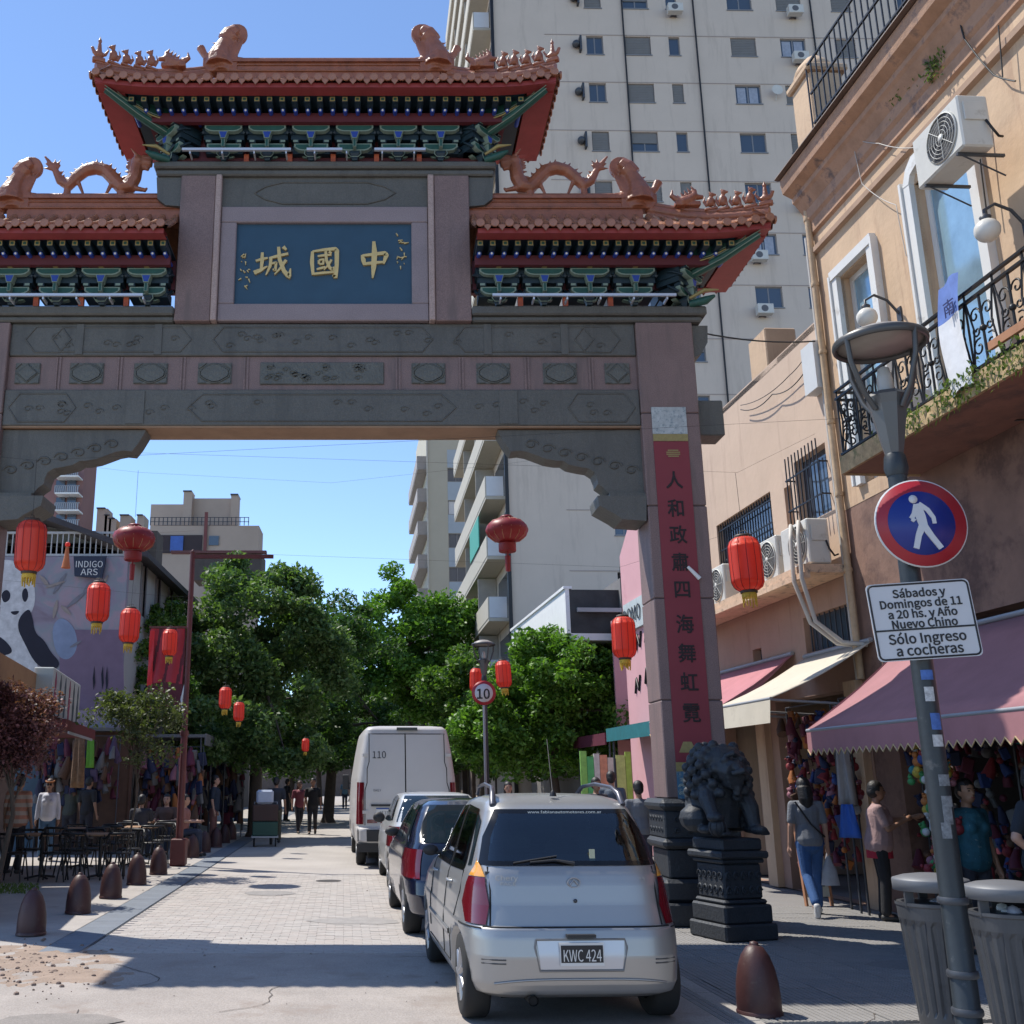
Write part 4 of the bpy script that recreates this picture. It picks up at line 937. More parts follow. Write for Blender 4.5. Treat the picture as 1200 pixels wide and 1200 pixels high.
# AC units -----------------------------------------------------------------
ac_w = mat('ac_white_plastic', (.55, .54, .50), .5, var=.08, stain=(.36, .34, .30), sscale=4, sthr=.58)
ac_g = mat('ac_dark_grille', (.10, .10, .11), .6, var=.1)
def ac(name_label, u, v, z, w=.82, h=.56, d=.30, face=-1, brackets=True, group=None, rz=0):
    a = thing('air_conditioner', name_label, 'air conditioner', S(u, v, z), RZ+rz, group)
    m = MB(); m.bbox(-d/2, d/2, -w/2, w/2, 0, h, b=.018); m.box(-d/2-.004, -d/2+.01, -w/2+.02, w/2-.02, .02, .03); m.build('casing', [ac_w], a)
    m = MB(); c = (0, -w*.12, h/2); r = h*.42
    m.lathe([(r, 0), (r*1.06, .01), (r*1.0, .02)], 24, (0, 0, 0), cap=False); m.lathe([(.001, .006), (r, .006)], 24, (0, 0, 0), 1)
    for k in range(1, 6): m.tube([(r*k/6*math.cos(t), r*k/6*math.sin(t), .018) for t in np.linspace(0, 2*math.pi, 25)], .004, 4, cap=False)
    for k in range(8): t = k*math.pi/4; m.tube([(0, 0, .02), (r*math.cos(t), r*math.sin(t), .02)], .004, 4)
    m.lathe([(.04, .01), (.04, .025), (.001, .026)], 10, (0, 0, 0))
    m.v = [(-d/2-p[2], c[1]+p[0], c[2]+p[1]) for p in m.v]; m.build('fan_grille', [ac_w, ac_g], a)
    m = MB(); m.bbox(-d/2+.05, d/2-.05, -w/2-.02, -w/2+.001, h*.5, h*.85, b=.004); m.build('service_cover', [ac_w], a)
    m = MB(); m.tube([(d/2-.06, -w/2-.01, h*.5), (d/2-.05, -w/2-.06, h*.3), (d/2+.02, -w/2-.05, h*.15), (d/2+.1, -w/2, h*.2)], .014, 6); m.build('hose', [black_m], a)
    if brackets:
        m = MB()
        for s_ in (-1, 1): m.box(-d/2, d/2+.18, s_*w*.35-.015, s_*w*.35+.015, -.035, -.005); m.tube([(-d/2+.05, s_*w*.35, -.03), (d/2+.16, s_*w*.35, -.26)], .012, 4)
        m.build('mounting_bracket', [dark_m], a)
    return a
v, z = vz(1118, 200, 6.78); ac('large white air conditioner mounted on the cream wall above the arched window', 6.80, v, z+.02, .86, .62, .34)
v, z = wl(1040, 395, 6.9); ac('white air conditioner standing on the iron balcony behind the lamp post head', 6.85, v-.15, 5.53, .8, .55, .32, brackets=False)
# ledge house (farther)
V2 = 19.6; ZB = 8.45
lh = sthing('ledge_house', 'low pinkish beige house with barred windows and a ledge carrying air conditioners', 'building', WU, (V1+V2)/2)
bigw = (16.3, 18.75, 4.75, 6.35); smw = (14.3, 15.35, 5.5, 6.55); slit = (15.55, 15.78, 5.05, 6.25)
low = [(14.15, 15.6, 3.55, 4.10), (17.25, 17.62, 2.9, 3.85)]; sh2 = [(14.3, 16.9, 0, 2.9), (17.8, 19.3, 0, 2.6)]
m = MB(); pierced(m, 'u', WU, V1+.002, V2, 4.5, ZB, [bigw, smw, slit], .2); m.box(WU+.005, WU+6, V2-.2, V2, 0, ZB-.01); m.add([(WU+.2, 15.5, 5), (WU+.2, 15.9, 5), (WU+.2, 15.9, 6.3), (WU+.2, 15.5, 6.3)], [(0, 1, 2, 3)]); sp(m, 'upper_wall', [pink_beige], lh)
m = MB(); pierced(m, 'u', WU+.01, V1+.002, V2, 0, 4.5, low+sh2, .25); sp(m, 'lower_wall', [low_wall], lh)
m = MB(); m.box(WU+.0, WU+6, V1+.002, V2, ZB-.12, ZB-.02); m.box(WU+3, WU+3.1, V1, V2-.2, 0, ZB-.15); m.box(WU+.26, WU+3, V1+.01, V2-.2, 4.35, 4.4); sp(m, 'roof_slab', [dark_in], lh)
m = MB(); m.box(6.72, WU, V1+.01, V2, 4.50, 4.62); m.box(6.68, 6.80, V1+.01, V2+.03, 4.42, 4.50); sp(m, 'ledge', [mat('ledge_plaster', (.55, .38, .26), .9, var=.2, scale=4, bump=.3, stain=(.20, .16, .13), sscale=7, sthr=.54)], lh)
m = MB(); v, z = vz(890, 470); m.bbox(WU+.05, WU+.6, v-.35, v+.35, ZB-.05, ZB+.75, b=.02); sp(m, 'chimney_block', [cream_wall], lh)
m = MB(); v, z = vz(955, 410); m.box(WU-.18, WU, V1+.02, V1+.42, 7.3, 8.05); sp(m, 'meter_box', [mat('pale_grey_box', (.55, .56, .56), .6, var=.05)], lh)
for (v0, v1, z0, z1), nn in ((bigw, 22), (smw, 9)):
    m = MB(); m.box(WU+.14, WU+.18, v0, v1, z0, z1); w = sp(m, 'dark_window', [glass_m], lh)
    u = WU+.04 if nn > 10 else WU-.14
    m = MB()
    for z in ((z0+.25, z1-.3) if nn < 10 else (z1-.12, z0+.1, (z0+z1)/2+.3)): m.box(u-.008, u+.008, v0-.05*(nn < 10), v1+.05*(nn < 10), z-.012, z+.012)
    if nn < 10:
        for vv in (v0-.02, v1+.02):
            for z in (z0+.25, z1-.3): m.box(u, WU, vv-.01, vv+.01, z-.01, z+.01)
    g = m.build('window_guard', [black_m], w, OFF[lh.name])
    bm2 = MB().box(-.008, .008, -.008, .008, 0, z1-z0+(.12 if nn < 10 else 0)).mesh('guard_bar', [black_m])
    for k in range(nn+1): vv = v0+(v1-v0)*k/nn; ob('guard_bar', bm2, g, (u-WU, vv-(V1+V2)/2, z0-(.06 if nn < 10 else 0)))
m = MB()
for k in range(12):                                  # scrolls behind the large guard
    vv = 16.5+.19*k
    for zz in (5.1, 5.6): m.tube([(WU+.07, vv+.08*math.cos(t)*(1-t/9), zz+.1*math.sin(t)*(1-t/9)) for t in np.linspace(0, 7, 10)], .008, 4)
sp(m, 'guard_scrollwork', [dark_m], lh)
m = MB()
for k in range(9): vv = 14.2+.16*k; m.box(WU+.05, WU+.07, vv-.008, vv+.008, 3.55, 4.1)
m.box(WU+.15, WU+.17, 14.15, 15.6, 3.55, 4.1, 1); m.box(WU+.15, WU+.17, 17.25, 17.62, 2.9, 3.85, 1)
for q_ in islands(m): sp(q_, 'vent_bar' if len(q_.v) > 0 and q_.m[0] == 0 else 'vent_glass', [dark_m, glass_m], lh)
m = MB()
for (a, b, z0, z1) in sh2+[]: pass
for vv in (14.2, 17.35): m.box(WU-.10, WU+.01, vv-.17, vv+.17, 0, 3.0)
[sp(q_, 'shop_pilaster', [cream_wall], lh) for q_ in islands(m)]
# ACs on the ledge
for i, (px, lab) in enumerate(((845, 'white air conditioner on the ledge nearest the stone archway'), (908, 'grimy air conditioner in the middle of the ledge'), (945, 'white air conditioner on the ledge nearest the drainpipe'))):
    v, z = wl(px, 690, 6.95); ac(lab, 7.0, v, 4.64, .86, .66, .32, brackets=False, group='air conditioners on the ledge')
# drain pipes at the corner
dp = sthing('drainpipe', 'tan drainpipe running down the joint between the two beige houses', 'drainpipe', WU-.08, V1)
m = MB(); 
m.tube([(WU-.07, V1-.05, 10.6), (WU-.07, V1-.03, 7), (WU-.07, V1-.05, 3.0)], .05, 8)
for z in np.arange(3.4, 10.4, 1.1): m.lathe([(.06, 0), (.065, .02), (.06, .06)], 8, (WU-.07, V1-.04, z))
sp(m, 'pipe', [mat('tan_pipe', (.45, .32, .20), .7, var=.25, scale=6)], dp)
m = MB(); m.tube([(WU-.04, V1+.12, 9.8), (WU-.04, V1+.10, 3.0)], .03, 6); sp(m, 'conduit', [pale_cable], dp)
hs = sthing('flexible_duct', 'pale flexible ducts hanging from the ledge beside the drainpipe', 'duct', WU-.1, V1+.5)
for (a, b) in ((V1+.45, V1+.05), (V1+.2, V1-.1)):
    m = MB(); m.tube([(6.9, a, 5.0), (6.75, a-.1, 5.25), (6.68, a-.2, 5.0), (6.66, a-.22, 4.4), (6.8, b+.1, 3.8), (7.1, b, 3.5), (WU, b-.1, 3.45)], .032, 8); sp(m, 'duct', [pale_cable], hs)
# loose cables on the walls
def cable(label, pts, r=.008, mt=None, group='cables sagging on the house fronts', sag=0.):
    q = MB(); P = [Vector(p) for p in pts]; out = []
    for a, b in zip(P[:-1], P[1:]):
        for k in range(8): t = k/8; p = a.lerp(b, t); p.z -= sag*(b-a).length*4*t*(1-t); out.append(p)
    out.append(P[-1]); q.tube(out, r, 5); o = q.build('cable', [mt or cable_m]); return tag(o, label, 'cable', group)
def wp(x, y, u=WU-.11): v, z = wl(x, y, u); return S(u, v, z)
cable('thin cable looping from the archway slab to the meter box on the beige house', [Vector((4.45, 13.4, 7.75)), wp(955, 400, WU-.2)], .012, sag=.03)
cable('black cable drooping down the cream wall past the large air conditioner', [wp(1118, 0), wp(1130, 45), wp(1165, 88), wp(1190, 95)], .01, sag=.03)
cable('thin cable crossing the cream wall under the cornice near the corner', [wp(985, 155), wp(1030, 168), wp(1078, 172)], .006, pale_cable, sag=.04)
cable('thin pale cable dropping from the cornice beside the framed window', [wp(1000, 170), wp(1010, 215), wp(1050, 240), wp(1062, 300)], .006, pale_cable, sag=.05)
cable('bundle of thin cables curving over the roof of the ledge house', [wp(868, 480), wp(905, 462), wp(940, 440), wp(950, 415)], .009, sag=.08)
cable('second thin cable arching above the ledge house wall', [wp(868, 475), wp(925, 440), wp(948, 410)], .007, sag=.05)
cable('dark cable strung under the iron balcony along the shaded wall', [wp(1060, 490), wp(1110, 488), wp(1200, 492)], .01, sag=.02)
cable('dark cable hanging down the balcony house beside the globe lamp', [wp(1143, 135), wp(1150, 200), wp(1157, 255)], .009, sag=.02)
cable('thin black wire dropping down the face of the cream house above the awning', [wp(1170, 30), wp(1175, 90)], .008, sag=.02)
# weeds on the cornice
q = MB()
for px, py in ((1080, 75), (1062, 105), (1105, 78), (1060, 60)):
    v, z = vz(px, py)
    for i in range(120):
        a = rnd.uniform(0, 6.28); l = .03; u = WU-.05-rnd.random()*.1; vv = v+rnd.gauss(0, .1); zz = z+rnd.gauss(0, .08)
        q.add([(u, vv, zz), (u-l, vv+l*math.cos(a), zz+l*math.sin(a)), (u-l, vv+2*l*math.cos(a), zz+2*l*math.sin(a)), (u, vv+l*math.cos(a+.7), zz+l*math.sin(a+.7))], [(0, 1, 2, 3)])
cw = tag(q.build('cornice_weeds', [pl_m]), 'small green weeds sprouting from the cracked cornice of the cream house', 'plant'); cw.rotation_euler.z = RZ
# awnings -----------------------------------------------------------------
def awning(label, u0, z0, u1, z1, v0, v1, mt, mt2, val=.28, scallop=True, group=None, stripes=None, endpanel=True):
    a = sthing('awning', label, 'awning', u0, (v0+v1)/2, group, z=0)
    m = MB(); rows = []
    for j in range(7):
        t = j/6; rows.append([(u0+(u1-u0)*t, v0+(v1-v0)*k/10, z0+(z1-z0)*t-.06*math.sin(math.pi*t)) for k in range(11)])
    m.grid(rows); o = sp(m, 'canopy', [mt], a)
    sol = o.modifiers.new('s', 'SOLIDIFY'); sol.thickness = .012
    m = MB(); n = int((v1-v0)/.14)
    if scallop:
        for k in range(n):
            va = v0+(v1-v0)*k/n; vb = v0+(v1-v0)*(k+1)/n; m.add([(u1, va, z1), (u1, vb, z1), (u1, vb, z1-val), (u1, (va+vb)/2, z1-val-.07), (u1, va, z1-val)], [(0, 1, 2, 3, 4)], 0)
            m.tube([(u1-.004, va, z1-val), (u1-.004, (va+vb)/2, z1-val-.07), (u1-.004, vb, z1-val)], .009, 4, 1)
        for vv in (v0,):
            kk = int((u0-u1)/.14)
    else: m.grid([[(u1-.03*s_, v0+(v1-v0)*k/8, z1-val*s_) for k in range(9)] for s_ in (0, .5, 1)], 0)
    o = sp(m, 'valance', [mt, mt2], a)
    if endpanel:
        for ve in (v0, v1):
            m = MB(); m.add([(u0, ve, z0), (u1, ve, z1), (u1, ve, z1-val), (u0, ve, z1-val+.0)], [(0, 1, 2, 3)]) if endpanel == 2 else m.add([(u0, ve, z0), (u0*.5+u1*.5, ve, (z0+z1)/2-.04), (u1, ve, z1), (u1, ve, z1-val), (u1+.25, ve, z1-val+.1)], [(0, 1, 2, 3, 4)])
            sp(m, 'side_flap', [mt], a)
    m = MB()
    for ve in (v0+.05, v1-.05): m.tube([(u0, ve, z1-.1), (u1+.02, ve, z1-.02)], .018, 6)
    m.tube([(u1+.01, v0, z1-.01), (u1+.01, v1, z1-.01)], .022, 6); m.tube([(u0-.03, v0, z0), (u0-.03, v1, z0)], .035, 8)
    sp(m, 'awning_frame', [steel], a); return a
mar = mat('maroon_awning_canvas', (.33, .15, .16), .8, var=.12, scale=3); mar2 = mat('faded_pink_awning_canvas', (.42, .17, .19), .85, var=.12, scale=3)
crm = mat('cream_awning_canvas', (.52, .47, .38), .85, var=.08, scale=2, stain=(.40, .35, .28), sscale=2.5, sthr=.58); trim = mat('awning_trim', (.50, .36, .20), .8, var=.1)
awning('large dusty maroon awning with zigzag trim over the nearest shop', WU, 3.38, 5.95, 2.26, 4.0, 12.75, mar, trim, .24)
awning('cream canvas awning with a plain valance beside the stone lion', WU, 3.5, 5.9, 2.72, 13.6, 15.6, crm, trim, .33, False, endpanel=False)
awning('faded pink awning farther down beyond the cream one', WU, 3.6, 6.0, 2.7, 16.0, 19.2, mar2, trim, .22)
# ================================================================ vehicles
def interp(tab, z, k):
    if z <= tab[0][0]: return tab[0][k]
    for a, b in zip(tab[:-1], tab[1:]):
        if z <= b[0]: t = (z-a[0])/(b[0]-a[0]); return a[k]*(1-t)+b[k]*t
    return tab[-1][k]
class Shell:
    def __init__(s, tab, n=7.): s.tab = tab; s.n = n           # tab rows: z, half width, rear y, front y
    def par(s, z): return [interp(s.tab, z, k) for k in (1, 2, 3)]
    def pt(s, th, z, out=0.):
        w, r, f = s.par(z); c, q = math.cos(th), math.sin(th); e = 2/s.n; w += out; h = (f-r)/2+out
        return Vector((w*math.copysign(abs(c)**e, c), (r+f)/2+h*math.copysign(abs(q)**e, q), z))
    def rear(s, x, z, out=.004):
        w, r, f = s.par(z); w += out; h = (f-r)/2+out; k = min(abs(x)/w, .999); return Vector((x, (r+f)/2-h*(1-k**s.n)**(1/s.n), z))
    def front(s, x, z, out=.004):
        w, r, f = s.par(z); w += out; h = (f-r)/2+out; k = min(abs(x)/w, .999); return Vector((x, (r+f)/2+h*(1-k**s.n)**(1/s.n), z))
    def side(s, sg, y, z, out=.004):
        w, r, f = s.par(z); w += out; h = (f-r)/2+out; k = min(abs(y-(r+f)/2)/h, .999); return Vector((sg*w*(1-k**s.n)**(1/s.n), y, z))
    def body(s, m, nz=44, nt=120, top=None):
        z0, z1 = s.tab[0][0], s.tab[-1][0]; rows = []
        zs = sorted({*np.linspace(z0, z1, nz).tolist(), *[t[0] for t in s.tab]})
        for z in zs: rows.append([s.pt(2*math.pi*k/nt, z) for k in range(nt)])
        n = len(rows); vs = [p for r in rows for p in r]
        m.add(vs, [(i*nt+k, i*nt+(k+1) % nt, (i+1)*nt+(k+1) % nt, (i+1)*nt+k) for i in range(n-1) for k in range(nt)], 0, True)
        m.add(rows[0], [tuple(range(nt-1, -1, -1))]); m.add(rows[-1], [tuple(range(nt))])
def patch(fn, L, Rr, zs=None, nx=10, nz=8):
    """L, Rr: lists of (a,z) down the two edges; fn(a,z)->point"""
    def at(P, t): 
        t *= len(P)-1; i = min(int(t), len(P)-2); f = t-i; return P[i][0]*(1-f)+P[i+1][0]*f, P[i][1]*(1-f)+P[i+1][1]*f
    rows = []
    for j in range(nz+1):
        l = at(L, j/nz); r = at(Rr, j/nz); rows.append([fn(l[0]*(1-k/nx)+r[0]*k/nx, l[1]*(1-k/nx)+r[1]*k/nx) for k in range(nx+1)])
    return rows
silver = mat('silver_car_paint', (.36, .36, .355), .36, .6, var=.02, coat=.35)
navy = mat('navy_car_paint', (.004, .008, .026), .22, .1, var=0, coat=.8)
pearl = mat('pearl_car_paint', (.55, .56, .56), .3, .3, var=.02, coat=.6)
vanw = mat('van_white_paint', (.50, .48, .46), .45, 0, var=.04, scale=1.5, coat=.2)
cglass = mat('car_glass', (.012, .022, .030), .04, 0, var=0, spec=1.)
rubber = mat('tyre_rubber', (.018, .018, .018), .85, var=.15)
rimm = mat('alloy_rim', (.38, .38, .39), .35, .7, var=.05)
lred = mat('red_lamp_lens', (.13, .006, .012), .15, 0, var=.08, coat=.8)
lamb = mat('amber_lamp_lens', (.75, .33, .05), .2, 0, var=.25, scale=30, coat=.8)
lwht = mat('clear_lamp_lens', (.5, .5, .5), .15, .3, var=.1, scale=30, coat=.8)
pblk = mat('plate_black', (.012, .012, .014), .5, var=0); pwht = mat('plate_white', (.62, .62, .6), .5, var=0)
gap = mat('panel_gap', (.01, .01, .01), .9, var=0); plast = mat('black_plastic', (.02, .02, .022), .6, var=.1)
def wheel(par, x, y, r=.29, w=.19, sg=-1, spokes=7):
    e = bpy.data.objects.new('wheel', None); COL.objects.link(e); e.parent = par; e.location = (x, y, r)
    m = MB(); prof = [(r*.62, -w/2), (r*.93, -w/2), (r, -w/2+.02), (r, w/2-.02), (r*.93, w/2), (r*.62, w/2), (r*.60, 0), (r*.62, -w/2)]
    m.lathe(prof, 32, cap=False); m.v = [(p[2], p[0], p[1]) for p in m.v]; m.build('tyre', [rubber], e)
    m = MB(); m.lathe([(r*.66, .0), (r*.66, .035), (r*.60, .03), (r*.58, 0)], 28, cap=False); m.lathe([(.001, -.02), (r*.6, -.03)], 20, (0, 0, 0), 1)
    for k in range(spokes):
        t = 2*math.pi*k/spokes; m.tube([(0, 0, .02), (r*.62*math.cos(t), r*.62*math.sin(t), .02)], [.035, .025], 6)
    m.lathe([(.05, .02), (.05, .04), (.001, .042)], 12)
    off = w/2-.015; m.v = [(sg*(p[2]+off-.02), p[0], p[1]) for p in m.v]; m.build('rim', [rimm, gap], e)
def carve(me, wheels, r, mats):
    o = ob('tmpc', me); cut = MB()
    for y in wheels: cut.tube([(-1.4, y, r), (1.4, y, r)], r*1.13, 32)
    c = ob('tmpk', cut.mesh('k', [gap])); b = o.modifiers.new('b', 'BOOLEAN'); b.object = c; b.operation = 'DIFFERENCE'; b.solver = 'EXACT'
    # a core keeps the cut from running through the whole body
    dg = bpy.context.evaluated_depsgraph_get(); dg.update(); r_ = bpy.data.meshes.new_from_object(o.evaluated_get(dg)); bpy.data.objects.remove(o); bpy.data.objects.remove(c); return r_
def car(name, label, loc, tab, paint, wheels, L, r=.29, n=7, rz=RZ):
    t = thing(name, label, 'car', loc, rz); sh = Shell(tab, n); m = MB(); sh.body(m); me = carve(m.mesh('b', [paint]), wheels, r, None)
    if len(me.materials) < 2: me.materials.append(gap)
    b = ob('body', me, t)
    for y in wheels:
        for sg in (-1, 1): wheel(t, sg*(sh.side(1, y, .45, 0).x-.11), y, r, .19, sg)
    m = MB(); m.box(-tab[1][1]+.25, tab[1][1]-.25, .3, L-.3, .17, .5); m.build('underbody', [gap], t)
    return t, sh, b
def pb(rows, name, mt, par, flip=False): m = MB(); m.grid(rows, flip=flip); return m.build(name, mt if isinstance(mt, list) else [mt], par)
def line(m, pts, r=.006): m.tube(pts, r, 4)

def seethrough():
    m = bpy.data.materials.new('clear_car_glass'); m.use_nodes = True; nt = m.node_tree; N = nt.nodes; L = nt.links; N.clear()
    f = N.new('ShaderNodeFresnel'); f.inputs[0].default_value = 1.55; g = N.new('ShaderNodeBsdfGlossy'); g.inputs['Roughness'].default_value = .03; g.inputs['Color'].default_value = (.9, .95, 1, 1)
    t = N.new('ShaderNodeBsdfTransparent'); t.inputs[0].default_value = (.36, .44, .46, 1); x = N.new('ShaderNodeMixShader'); o = N.new('ShaderNodeOutputMaterial')
    a = N.new('ShaderNodeMath'); a.operation = 'ADD'; a.inputs[1].default_value = .05; L.new(f.outputs[0], a.inputs[0]); L.new(a.outputs[0], x.inputs[0]); L.new(t.outputs[0], x.inputs[1]); L.new(g.outputs[0], x.inputs[2]); L.new(x.outputs[0], o.inputs[0]); return m
clearg = seethrough(); frit = mat('window_frit_black', (.006, .006, .007), .12, var=0)
def glasspatch(rows, name, par, flip=False, bx_=1, bz_=1):
    m = MB(); m.grid(rows, flip=flip); h = len(rows)-1; w = len(rows[0])-1
    for i in range(h):
        for j in range(w): m.m[i*w+j] = 1 if (i < bz_ or i >= h-bz_ or j < bx_ or j >= w-bx_) else 0
    return m.build(name, [clearg, frit], par)
def open_windows(o, test):
    bmx = bmesh.new(); bmx.from_mesh(o.data); bmesh.ops.delete(bmx, geom=[f for f in bmx.faces if test(f.calc_center_median())], context='FACES'); bmx.to_mesh(o.data); bmx.free()
# silver hatchback --------------------------------------------------------
tab = [(.20, .70, .14, 3.50), (.235, .765, .05, 3.6), (.30, .79, .02, 3.66), (.48, .80, .0, 3.68), (.60, .80, .015, 3.66), (.655, .798, .03, 3.64), (.67, .79, .075, 3.62), (.80, .775, .115, 3.5), (.93, .75, .14, 3.1), (1.0, .725, .16, 2.75), (1.05, .70, .185, 2.5), (1.2, .655, .27, 2.28), (1.35, .605, .37, 2.05), (1.44, .57, .45, 1.9), (1.485, .54, .52, 1.82), (1.515, .49, .60, 1.72), (1.535, .42, .72, 1.6), (1.548, .30, .92, 1.4), (1.553, .1, 1.1, 1.2)]
c1, sh, body = car('silver_hatchback', 'silver compact hatchback with roof rails and black number plate, nearest car in the row', (1.375, 7.63, 0), tab, silver, (.56, 2.95), 3.68)
rw = sh.rear
glasspatch(patch(lambda a, z: rw(a, z, .006), [(-.50, 1.445), (-.605, 1.25), (-.655, 1.06)], [(.50, 1.445), (.605, 1.25), (.655, 1.06)], nx=24, nz=12), 'rear_window', c1, True)
glasspatch(patch(lambda a, z: sh.front(a, z, .006), [(-.52, 1.46), (-.60, 1.25), (-.66, 1.06)], [(.52, 1.46), (.60, 1.25), (.66, 1.06)], nx=20, nz=12), 'windscreen', c1)
def hole(c):
    fz = .655-(c.z-1.06)*.40
    if 1.085 < c.z < 1.425 and abs(c.x) < fz-.04 and (c.y < .8 or c.y > 1.7): return True
    return abs(c.x) > fz-.08 and 1.04 < c.z < 1.40 and (.80 < c.y < 1.28 or (1.44 < c.y < 2.28-1.1*(c.z-1.04)))
open_windows(body, hole)
seatm = mat('car_seat_cloth', (.05, .052, .055), .9, var=.2, scale=20)
m = MB(); m.bbox(-.56, .56, .70, .84, .55, 1.10, b=.04); m.bbox(-.56, .56, .84, 1.25, .45, .6, b=.03); m.build('rear_bench', [seatm], c1)
for x in (-.30, .30): m = MB(); m.bbox(x-.11, x+.11, .68, .76, 1.12, 1.27, b=.03); m.tube([(x-.04, .72, 1.05), (x-.04, .72, 1.15)], .008, 5); m.tube([(x+.04, .72, 1.05), (x+.04, .72, 1.15)], .008, 5); m.build('headrest', [seatm], c1)
for x in (-.32, .32):
    m = MB(); m.bbox(x-.22, x+.22, 1.50, 1.62, .6, 1.16, b=.04); m.bbox(x-.12, x+.12, 1.48, 1.57, 1.18, 1.36, b=.03); m.build('front_seat', [seatm], c1)
m = MB(); m.box(-.62, .62, .22, .70, 1.0, 1.02); m.box(-.66, .66, 2.25, 2.5, .7, 1.02); m.box(-.7, .7, .3, 2.6, .28, .32); m.build('cabin_trim', [seatm], c1)
for sg in (-1, 1):
    def ol(f, z): 
        return sh.pt(f, z, .010)
    th = lambda fr: -math.acos(min(fr, 1)**(sh.n/2)) if sg > 0 else -math.pi+math.acos(min(fr, 1)**(sh.n/2))
    def lamp(zt, zb, ia, ib, oa, ob_, nm, mt):
        # inner edge as fraction of width, outer edge angle beyond the corner
        rows = []
        for j in range(11):
            t = j/10; z = zt*(1-t)+zb*t; fi = ia*(1-t)+ib*t; a = th(fi); o_ = oa*(1-t)+ob_*t; b = (-o_) if sg > 0 else -math.pi+o_
            rows.append([sh.pt(a*(1-k/10)+b*k/10, z, .012) for k in range(11)])
        pb(rows, nm, mt, c1, flip=(sg < 0))
    lamp(1.10, .985, .95, .84, .62, .50, 'amber_lamp', lamb); lamp(.98, .80, .84, .775, .50, .46, 'tail_lamp', lred); lamp(.80, .675, .775, .80, .46, .60, 'tail_lamp', lred)
    # side windows
    sd_ = lambda y, z: sh.side(sg, y, z, .006)
    glasspatch(patch(sd_, [(.74, 1.44), (.66, 1.2), (.62, 1.0)], [(1.32, 1.46), (1.33, 1.2), (1.34, .98)], nx=12, nz=12), 'side_window', c1, flip=(sg > 0))
    glasspatch(patch(sd_, [(1.38, 1.46), (1.39, 1.2), (1.40, .98)], [(1.90, 1.43), (2.18, 1.2), (2.40, .98)], nx=14, nz=12), 'side_window', c1, flip=(sg > 0))
    pb(patch(sd_, [(.56, 1.36), (.5, 1.2), (.46, 1.05)], [(.74, 1.42), (.58, 1.2), (.54, 1.04)]), 'quarter_window', cglass, c1, flip=(sg > 0))
    m = MB(); line(m, [sh.side(sg, 1.36, z, .001) for z in np.linspace(.32, 1.46, 14)]); line(m, [sh.side(sg, 2.4, z, .001) for z in np.linspace(.4, .98, 10)]); line(m, [sh.side(sg, y, .32, .001) for y in np.linspace(.95, 2.5, 14)]); line(m, [sh.side(sg, y, z, .001) for y, z in ((.62, 1.0), (.6, .85), (.75, .68), (.93, .5), (.95, .33))]); line(m, [sh.side(sg, y, .655, .001) for y in np.linspace(.12, .5, 8)])
    m.build('door_gap', [gap], c1)
    for y in (1.15, 2.15):
        m = MB(); a = sh.side(sg, y, .88, .018); m.tube([sh.side(sg, y-.10, .885, .0), sh.side(sg, y-.07, .887, .03), sh.side(sg, y+.05, .887, .03), sh.side(sg, y+.08, .885, .0)], .012, 6); m.build('door_handle', [silver], c1)
    m = MB(); m.box(0, 0.001, 0, .001, 0, .001); m = MB(); rows = [[sh.side(sg, y, z, .012 if .05 < k < .9 else .002) for k, z in ((0, .50), (.3, .505), (.6, .54), (1, .545))] for y in np.linspace(1.0, 2.45, 12)]; m.grid(rows, flip=(sg < 0)); m.build('side_moulding', [silver], c1)
    # mirror
    m = MB(); p = sh.side(sg, 2.32, 1.02, 0); m.ball((p.x+sg*.10, p.y, p.z+.02), .06, 12, 8, sx=1.2, sy=.6, sz=.8); m.tube([p, (p.x+sg*.08, p.y, p.z)], .02, 6); m.build('wing_mirror', [plast], c1)
    # roof rail
    m = MB(); P = [(.50, .56, 1.47), (.49, .62, 1.555), (.475, .75, 1.60), (.46, 1.2, 1.625), (.45, 1.6, 1.60), (.44, 1.75, 1.54)]; m.tube([(sg*a, b, c) for a, b, c in P], [.026, .022, .016, .015, .016, .02], 8); m.build('roof_rail', [mat('roof_rail_grey', (.12, .12, .14), .35, .5, var=0)], c1)
m = MB()
line(m, [rw(x, .662+.0*x, .001) for x in np.linspace(-.66, .66, 25)], .008); m.build('tailgate_gap', [gap], c1)
m = MB(); line(m, [rw(x, z, .002) for x, z in ((-.60, 1.05), (-.595, .9), (-.60, .78), (-.61, .67))]); m.build('tailgate_gap', [gap], c1)
m = MB(); line(m, [rw(x, z, .002) for x, z in ((.60, 1.05), (.595, .9), (.60, .78), (.61, .67))]); m.build('tailgate_gap', [gap], c1)
# plate recess
m = MB(); P = [(-.31, .60), (.31, .60), (.32, .55), (.29, .40), (-.29, .40), (-.32, .55), (-.31, .60)]; m.tube([rw(x, z-.01, .003) for x, z in P], .008, 6)
m.build('plate_recess_rim', [mat('shadowed_silver', (.2, .2, .2), .5, .4, var=0)], c1)
pb(patch(lambda a, z: rw(a, z, .003), [(-.305, .585), (-.285, .40)], [(.305, .585), (.285, .40)]), 'plate_recess', mat('recess_reflection_silver', (.52, .54, .58), .35, .5, var=0), c1, True)  # blue-grey reflection of the recess put into a paler silver
y_ = rw(0, .5).y
m = MB(); m.box(-.152, .152, y_-.016, y_-.004, .425, .572, 0); np_ = m.build('number_plate', [pwht], c1); m = MB(); m.box(-.146, .146, y_-.018, y_-.015, .445, .556, 0); m.build('plate_field', [pblk], np_)
text('KWC 424', .104, pwht, np_, (0, y_-.0195, .498), name='plate_lettering', ext=.001, sx=.66)
